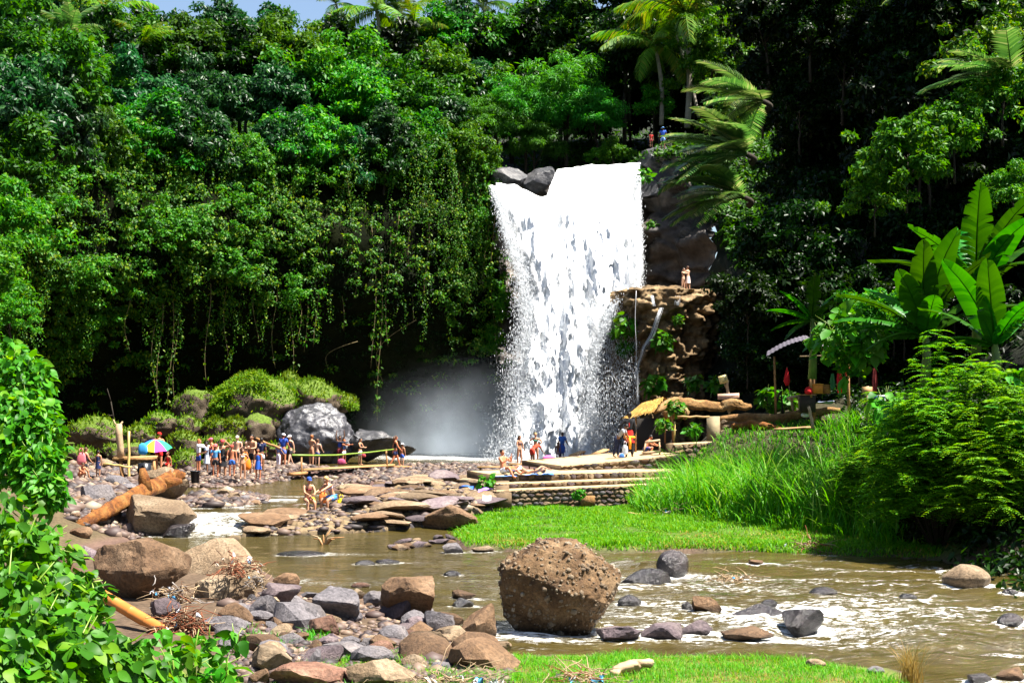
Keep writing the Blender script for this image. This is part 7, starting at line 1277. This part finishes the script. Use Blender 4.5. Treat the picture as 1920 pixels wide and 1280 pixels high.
# benches and loungers on the terrace
def bench(px, py, Y, l, label, tilt=0, rz=0, n=3, h=.34, name='bench', m='plank'):
    f = P(px, py, Y); t_ = thing(name, label, 'lounger' if name == 'lounger' else 'bench', tuple(f), (0, 0, rz), 'benches by the pool')
    for k in range(n): mb = MB(); mb.box((0, (k-(n-1)/2)*.19, h+ (0)), (l, .17, .05), (0, -tilt, 0), 0, .004); m2(mb, 'slat', WD[m], t_)
    for sx in (-1, 1):
        for sy in (-1, 1): mb = MB(); zt = h+math.sin(tilt)*sx*l*.42; mb.tube([(sx*l*.42, sy*.2, zt), (sx*l*.42, sy*.2, -.12)], .03, 6); m2(mb, 'leg', WD['log'], t_)
bench(930, 890, 61, 1.6, 'long low bench behind the sunburnt person', 0, .1); bench(985, 884, 64, 1.5, 'low bench standing nearer the pool', 0, .1); bench(1002, 874, 65, .55, 'small wooden stool in front of the bending person in red', 0, 0, 3, .28, 'stool'); bench(1082, 862, 66, .62, 'slanted wooden lounger next to the pool edge', .35, .3, 4, .3, 'lounger'); bench(1124, 860, 64, .72, 'second slanted wooden lounger nearer the stooping person', .35, .3, 4, .3, 'lounger'); bench(1050, 872, 60, 1.4, 'plank bench on the terrace edge below the pink bag', 0, .12, 2, .1)
tb = P(1224, 857, 57.8); t_ = thing('low_table', 'small low table of pale poles at the edge of the terrace', 'table', tuple(tb)); 
for (a_, b_) in (((1210, 829, 57.8), (1237, 825, 58)), ((1205, 849, 57.6), (1238, 846, 57.8))): mb = MB(); mb.tube([P(*a_)-tb, P(*b_)-tb], .05, 7); m2(mb, 'rail', WD['pale'], t_)
for (a_, b_) in (((1211, 829, 57.8), (1206, 850, 57.7)), ((1236, 826, 58), (1237, 851, 57.9))): mb = MB(); mb.tube([P(*a_)-tb, P(*b_)-tb], .035, 6); m2(mb, 'leg', WD['pale'], t_)
mb = MB(); mb.box(P(1223, 826, 58.2)-tb, (.55, .5, .03), (0, -.1, 0)); m2(mb, 'top', WD['plank'], t_)
# thatched shelter
hb = P(1222, 840, 61); hut = thing('thatched_shelter', 'little shelter with a shaggy golden thatch roof beside the fall', 'shelter', tuple(hb)); H_ = lambda px, py, Y: P(px, py, Y)-hb; r = random.Random(3)
ridge0, ridge1, eave0, eave1 = H_(1204, 757, 61.6), H_(1245, 745, 62.6), H_(1172, 784, 60.2), H_(1226, 772, 60.6); ra, rb = H_(1215, 760, 63.2), H_(1256, 758, 63.8)
mb = MB(); mb.add([ridge0, ridge1, eave1, eave0], [(0, 1, 2, 3)]); mb.add([ridge0, ridge1, rb, ra], [(0, 3, 2, 1)]); m2(mb, 'roof_base', WD['log'], hut)
mb = MB(); 
for i in range(900):
    u = r.random(); v = r.random(); back = r.random() < .25; e0, e1 = (ra, rb) if back else (eave0, eave1); p = ridge0.lerp(ridge1, u).lerp(e0.lerp(e1, u), v*.9); d = (e0.lerp(e1, u)-ridge0.lerp(ridge1, u)).normalized(); l = r.uniform(.25, .5); w = r.uniform(.012, .03); n_ = Vector((0, 0, .05)); sd = Vector((.8, .5, .1)).normalized(); q = p+d*l+Vector((r.uniform(-.09, .09), 0, r.uniform(-.06, .05))); mb.add([p+n_-sd*w, p+n_+sd*w, q+n_*.6+sd*w*.5, q+n_*.6-sd*w*.5], [(0, 1, 2, 3)])
THATCH = leaf_mat('thatch_straw', (.22, .10, .02), (.36, .19, .045), (.46, .30, .10), trans=.15, rough=.7, objvar=.02); kind(m2(mb, 'thatch', THATCH, hut), 'stuff')
for (a_, b_) in (((1192, 775, 60.6), (1192, 850, 60.6)), ((1260, 772, 61), (1262, 832, 61)), ((1246, 758, 63), (1247, 830, 63)), ((1265, 790, 60.8), (1264, 830, 60.8))): mb = MB(); mb.tube([H_(*a_), H_(*b_)], .04, 6); m2(mb, 'post', WD['pole' if a_[0] != 1265 else 'bamboo'], hut)
mb = MB(); mb.box(H_(1248, 806, 61.4), (.9, .4, .04)); m2(mb, 'shelf', WD['pale'], hut); mb = MB(); mb.box(H_(1228, 820, 63.4), (1.6, .08, 1.7)); m2(mb, 'back_panel', cloth((.03, .025, .02), 'shade_cloth'), hut)
# signs
sg = P(1367, 752, 66); t_ = thing('sign', 'tilted yellowish sign board on a crooked branch', 'sign', tuple(sg)); S_ = lambda px, py, Y=66: P(px, py, Y)-sg
mb = MB(); mb.tube([(0, 0, -.5), S_(1365, 735), S_(1363, 722), S_(1365, 712)], [.085, .075, .07, .05], 8, wob=.06); m2(mb, 'post', WD['pale'], t_, smooth=True); mb = MB(); mb.tube([S_(1362, 727), S_(1359, 721), S_(1357, 718)], [.04, .03, .02], 6); m2(mb, 'branch_stub', WD['pale'], t_)
c_ = S_(1356, 711, 65.8); mb = MB(); mb.box(c_, (.40, .05, .37), (0, -.26, 0)); m2(mb, 'board', plain('yellow_board', (.58, .48, .20), .6, .12, 6), t_)
mb = MB(); r = random.Random(9); E_ = Euler((0, -.26, 0)).to_matrix()
for j in range(5):
    x = -.15
    while x < .13: w = r.uniform(.02, .045); mb.box(c_+E_@Vector((x+w/2, -.032, .13-j*.062)), (w, .006, .026), (0, -.26+r.uniform(-.4, .4), 0)); x += w+.018
m2(mb, 'faded_lettering', cloth((.16, .14, .05), 'faded_paint'), t_)
t_ = thing('plank_sign', 'wide weathered plank nailed up below the tilted sign', 'sign', tuple(P(1366, 743, 65.6))); mb = MB(); mb.box((0, 0, 0), (.99, .05, .27), (0, -.04, 0), 0, .012); m2(mb, 'plank', plain('pinkish_plank', (.55, .33, .23), .7, .18, 5, .3), t_); mb = MB(); [mb.box((0, -.03, z), (.9, .006, .008), (0, -.04, 0)) for z in (-.07, .03)]; m2(mb, 'grain_line', WD['bark'], t_); mb = MB(); mb.tube([(.05, .08, .1), (.05, .1, -.9)], .05, 6); m2(mb, 'post', WD['pale'], t_)
t_ = thing('small_sign', 'small square wooden sign on a post beside the white cooler', 'sign', tuple(P(1626, 745, 56))); mb = MB(); mb.box((0, 0, .28), (.40, .04, .27), None, 0, .01); m2(mb, 'board', WD['plank'], t_); mb = MB(); mb.tube([(.03, .05, .45), (0, .05, -.9)], .05, 6); m2(mb, 'post', WD['pale'], t_)
t_ = thing('cooler', 'white and blue box half hidden by leaves at the edge of the tall grass', 'box', tuple(P(1648, 756, 55))); mb = MB(); mb.box((0, 0, .12), (.46, .35, .3), None, 0, .01); m2(mb, 'box_body', cloth((.70, .72, .76)), t_); mb = MB(); mb.box((-.14, -.19, .12), (.14, .02, .28)); m2(mb, 'blue_panel', cloth((.05, .25, .55)), t_); mb = MB(); mb.box((0, 0, .29), (.50, .38, .05)); m2(mb, 'lid', cloth((.74, .75, .78)), t_)
# tin roof stall
sl = P(1530, 775, 60); stl = thing('market_stall', 'dark stall under a curved tin roof among the leaves', 'stall', tuple(sl)); T_ = lambda px, py, Y=60: P(px, py, Y)-sl
n = 34; V = []; 
for i in range(n):
    t = i/(n-1); a_ = T_(1437, 668, 59).lerp(T_(1512, 636, 59.4), t); bow = math.sin(t*math.pi)*.10
    for j in range(6): s = j/5; V.append(a_+Vector((.5*s, 2.6*s, bow+.30*s+.018*math.sin(i*1.9))))
obj('tin_roof', new_mesh('tin_roof', V, grid_faces(n, 6)[:, ::-1], plain('tin_sheet', (.15, .135, .165), .4, .2, 2, .2, .35)), stl)
V = []
for i in range(n):
    t = i/(n-1); a_ = T_(1512, 637, 59.4).lerp(T_(1600, 672, 59.4), t)
    for j in range(6): s = j/5; V.append(a_+Vector((.5*s, 2.6*s, .30*s+.018*math.sin(i*1.9))))
obj('tin_roof', new_mesh('tin_roof', V, grid_faces(n, 6)[:, ::-1], bpy.data.materials['tin_sheet']), stl)
for (a_, b_, r_) in (((1526, 655, 60.2), (1527, 790, 60.2), .07), ((1519, 690, 59.8), (1521, 745, 59.8), .07), ((1590, 672, 60.4), (1592, 790, 60.4), .06), ((1452, 668, 61.6), (1455, 780, 61.6), .05)): mb = MB(); mb.tube([T_(*a_), T_(*b_)], r_, 7, wob=.05); m2(mb, 'post', WD['pole'], stl)
mb = MB(); mb.tube([T_(1500, 668, 59.5), T_(1545, 666, 59.5)], .03, 6); m2(mb, 'crossbeam', WD['pale'], stl); mb = MB(); mb.box(T_(1514, 757, 60), (.58, .5, .72)); m2(mb, 'counter', WD['bark'], stl); mb = MB(); mb.box(T_(1514, 740, 60), (.66, .55, .04)); m2(mb, 'counter_top', WD['pole'], stl)
def simple(name, label, cat, p, parts): 
    t_ = thing(name, label, cat, tuple(p))
    for pn, fn, m in parts: mb = MB(); fn(mb); m2(mb, pn, m, t_)
    return t_
simple('pot', 'red cooking pot on the stall counter', 'pot', P(1516, 739, 59.8), [('pot_body', lambda mb: lathe(mb, [(0, 0), (.15, .01), (.17, .12), (.15, .24), (.13, .25), (0, .25)]), cloth((.5, .01, .012))), ('lid', lambda mb: lathe(mb, [(.15, .25), (.08, .30), (.02, .31), (.02, .34), (0, .34)]), cloth((.45, .01, .012)))])
simple('crate', 'orange crate standing on the stall counter', 'crate', P(1532, 738, 59.9), [('crate_side', lambda mb: mb.box((0, 0, .2), (.42, .35, .38), None, 0, .01), cloth((.50, .17, .02))), ('crate_rim', lambda mb: mb.box((0, 0, .40), (.46, .39, .04)), cloth((.55, .22, .03)))])
simple('crate', 'brown box beside the orange crate on the stall', 'crate', P(1548, 738, 60.3), [('crate_side', lambda mb: mb.box((0, 0, .18), (.36, .35, .36), None, 0, .01), cloth((.30, .13, .03))), ('crate_rim', lambda mb: mb.box((0, 0, .37), (.39, .38, .04)), cloth((.34, .16, .04)))])
def hang(px, y0, y1, w, c, label, Y=60):
    a_ = P(px, y1, Y); h = (y1-y0)/F*Y; w = w*Y/F; V = []; 
    for i in range(9):
        for j in range(9): t = i/8; V.append(((j/8-.5)*w*(.55+.45*math.sin(t*2.6+.2)), .05*math.sin(j*1.9+t*2), h*(1-t)))
    o = tag(obj('hanging_cloth', new_mesh('hanging_cloth', V, grid_faces(9, 9), cloth(c), True), None, tuple(a_)), label, 'cloth', 'cloths hanging in the stall')
hang(1574, 692, 736, 10, (.55, .012, .015), 'long red cloth hanging inside the stall'); hang(1561, 700, 730, 9, (.04, .16, .05), 'green cloth hanging inside the stall'); hang(1589, 686, 705, 9, (.50, .06, .02), 'short orange red cloth hanging inside the stall'); hang(1640, 690, 735, 9, (.22, .03, .03), 'dark red cloth hanging at the far end of the stall', 58)
simple('closed_umbrella', 'closed red umbrella standing tilted beside the stall', 'umbrella', P(1481, 745, 62), [('canopy', lambda mb: mb.tube([Vector((-.12, 0, .52)), Vector((-.13, 0, .72)), Vector((-.12, 0, .95)), Vector((-.13, 0, 1.30))], [.07, .145, .11, .02], 9, wob=.12), cloth((.60, .012, .02))), ('pole', lambda mb: mb.tube([Vector((.05, 0, -.3)), Vector((-.04, 0, .5)), Vector((-.13, 0, 1.34))], .014, 6), WD['pale'])])
simple('stick_table', 'rough little table made of driftwood sticks under the red umbrella', 'table', P(1490, 765, 61), [('top', lambda mb: mb.tube([Vector((-.35, 0, .42)), Vector((.0, 0, .50)), Vector((.38, 0, .54))], [.05, .06, .05], 7), WD['pale']), ('leg', lambda mb: mb.tube([Vector((.18, 0, .48)), Vector((.22, 0, -.1))], .05, 6), WD['pale']), ('leg', lambda mb: mb.tube([Vector((-.12, .1, .46)), Vector((-.05, .1, -.1))], .06, 6), WD['pale']), ('shelf', lambda mb: mb.box((.0, .05, .36), (.55, .3, .04)), WD['plank'])])
simple('stick_tripod', 'crooked arch of driftwood sticks beside the ferny plant', 'driftwood', P(1459, 772, 62), [('stick', lambda mb: mb.tube([Vector((-.12, 0, -.1)), Vector((-.1, 0, .4)), Vector((.05, 0, .8)), Vector((.18, 0, .92))], [.07, .06, .06, .04], 7, wob=.1), WD['bark']), ('stick', lambda mb: mb.tube([Vector((.2, 0, -.1)), Vector((.18, 0, .3)), Vector((.12, 0, .85))], [.06, .05, .03], 7, wob=.1), WD['bark'])])
towel(1546, 763, 60, .7, .7, (.22, .25, .34), 'greyish blue tarp sagging over something beside the stall', 'tarp', amp=.14, cat='tarp', seed=12); simple('bottle_bundle', 'pale bundle lying against the curved log', 'bundle', P(1510, 782, 60.2), [('bundle_body', lambda mb: mb.ell((0, 0, .1), (.2, .15, .12), 10), cloth((.50, .52, .52)))])
t_ = thing('rope', 'thin pale rope hanging down the face of the rock block', 'rope', tuple(P(1192, 540, 93))); mb = MB(); mb.tube([P(1192, y, 92.6)-P(1192, 540, 93)+Vector((.04*math.sin(y*.05), 0, 0)) for y in range(545, 745, 20)], .018, 5); m2(mb, 'strand', cloth((.6, .6, .62)), t_)
build_water()
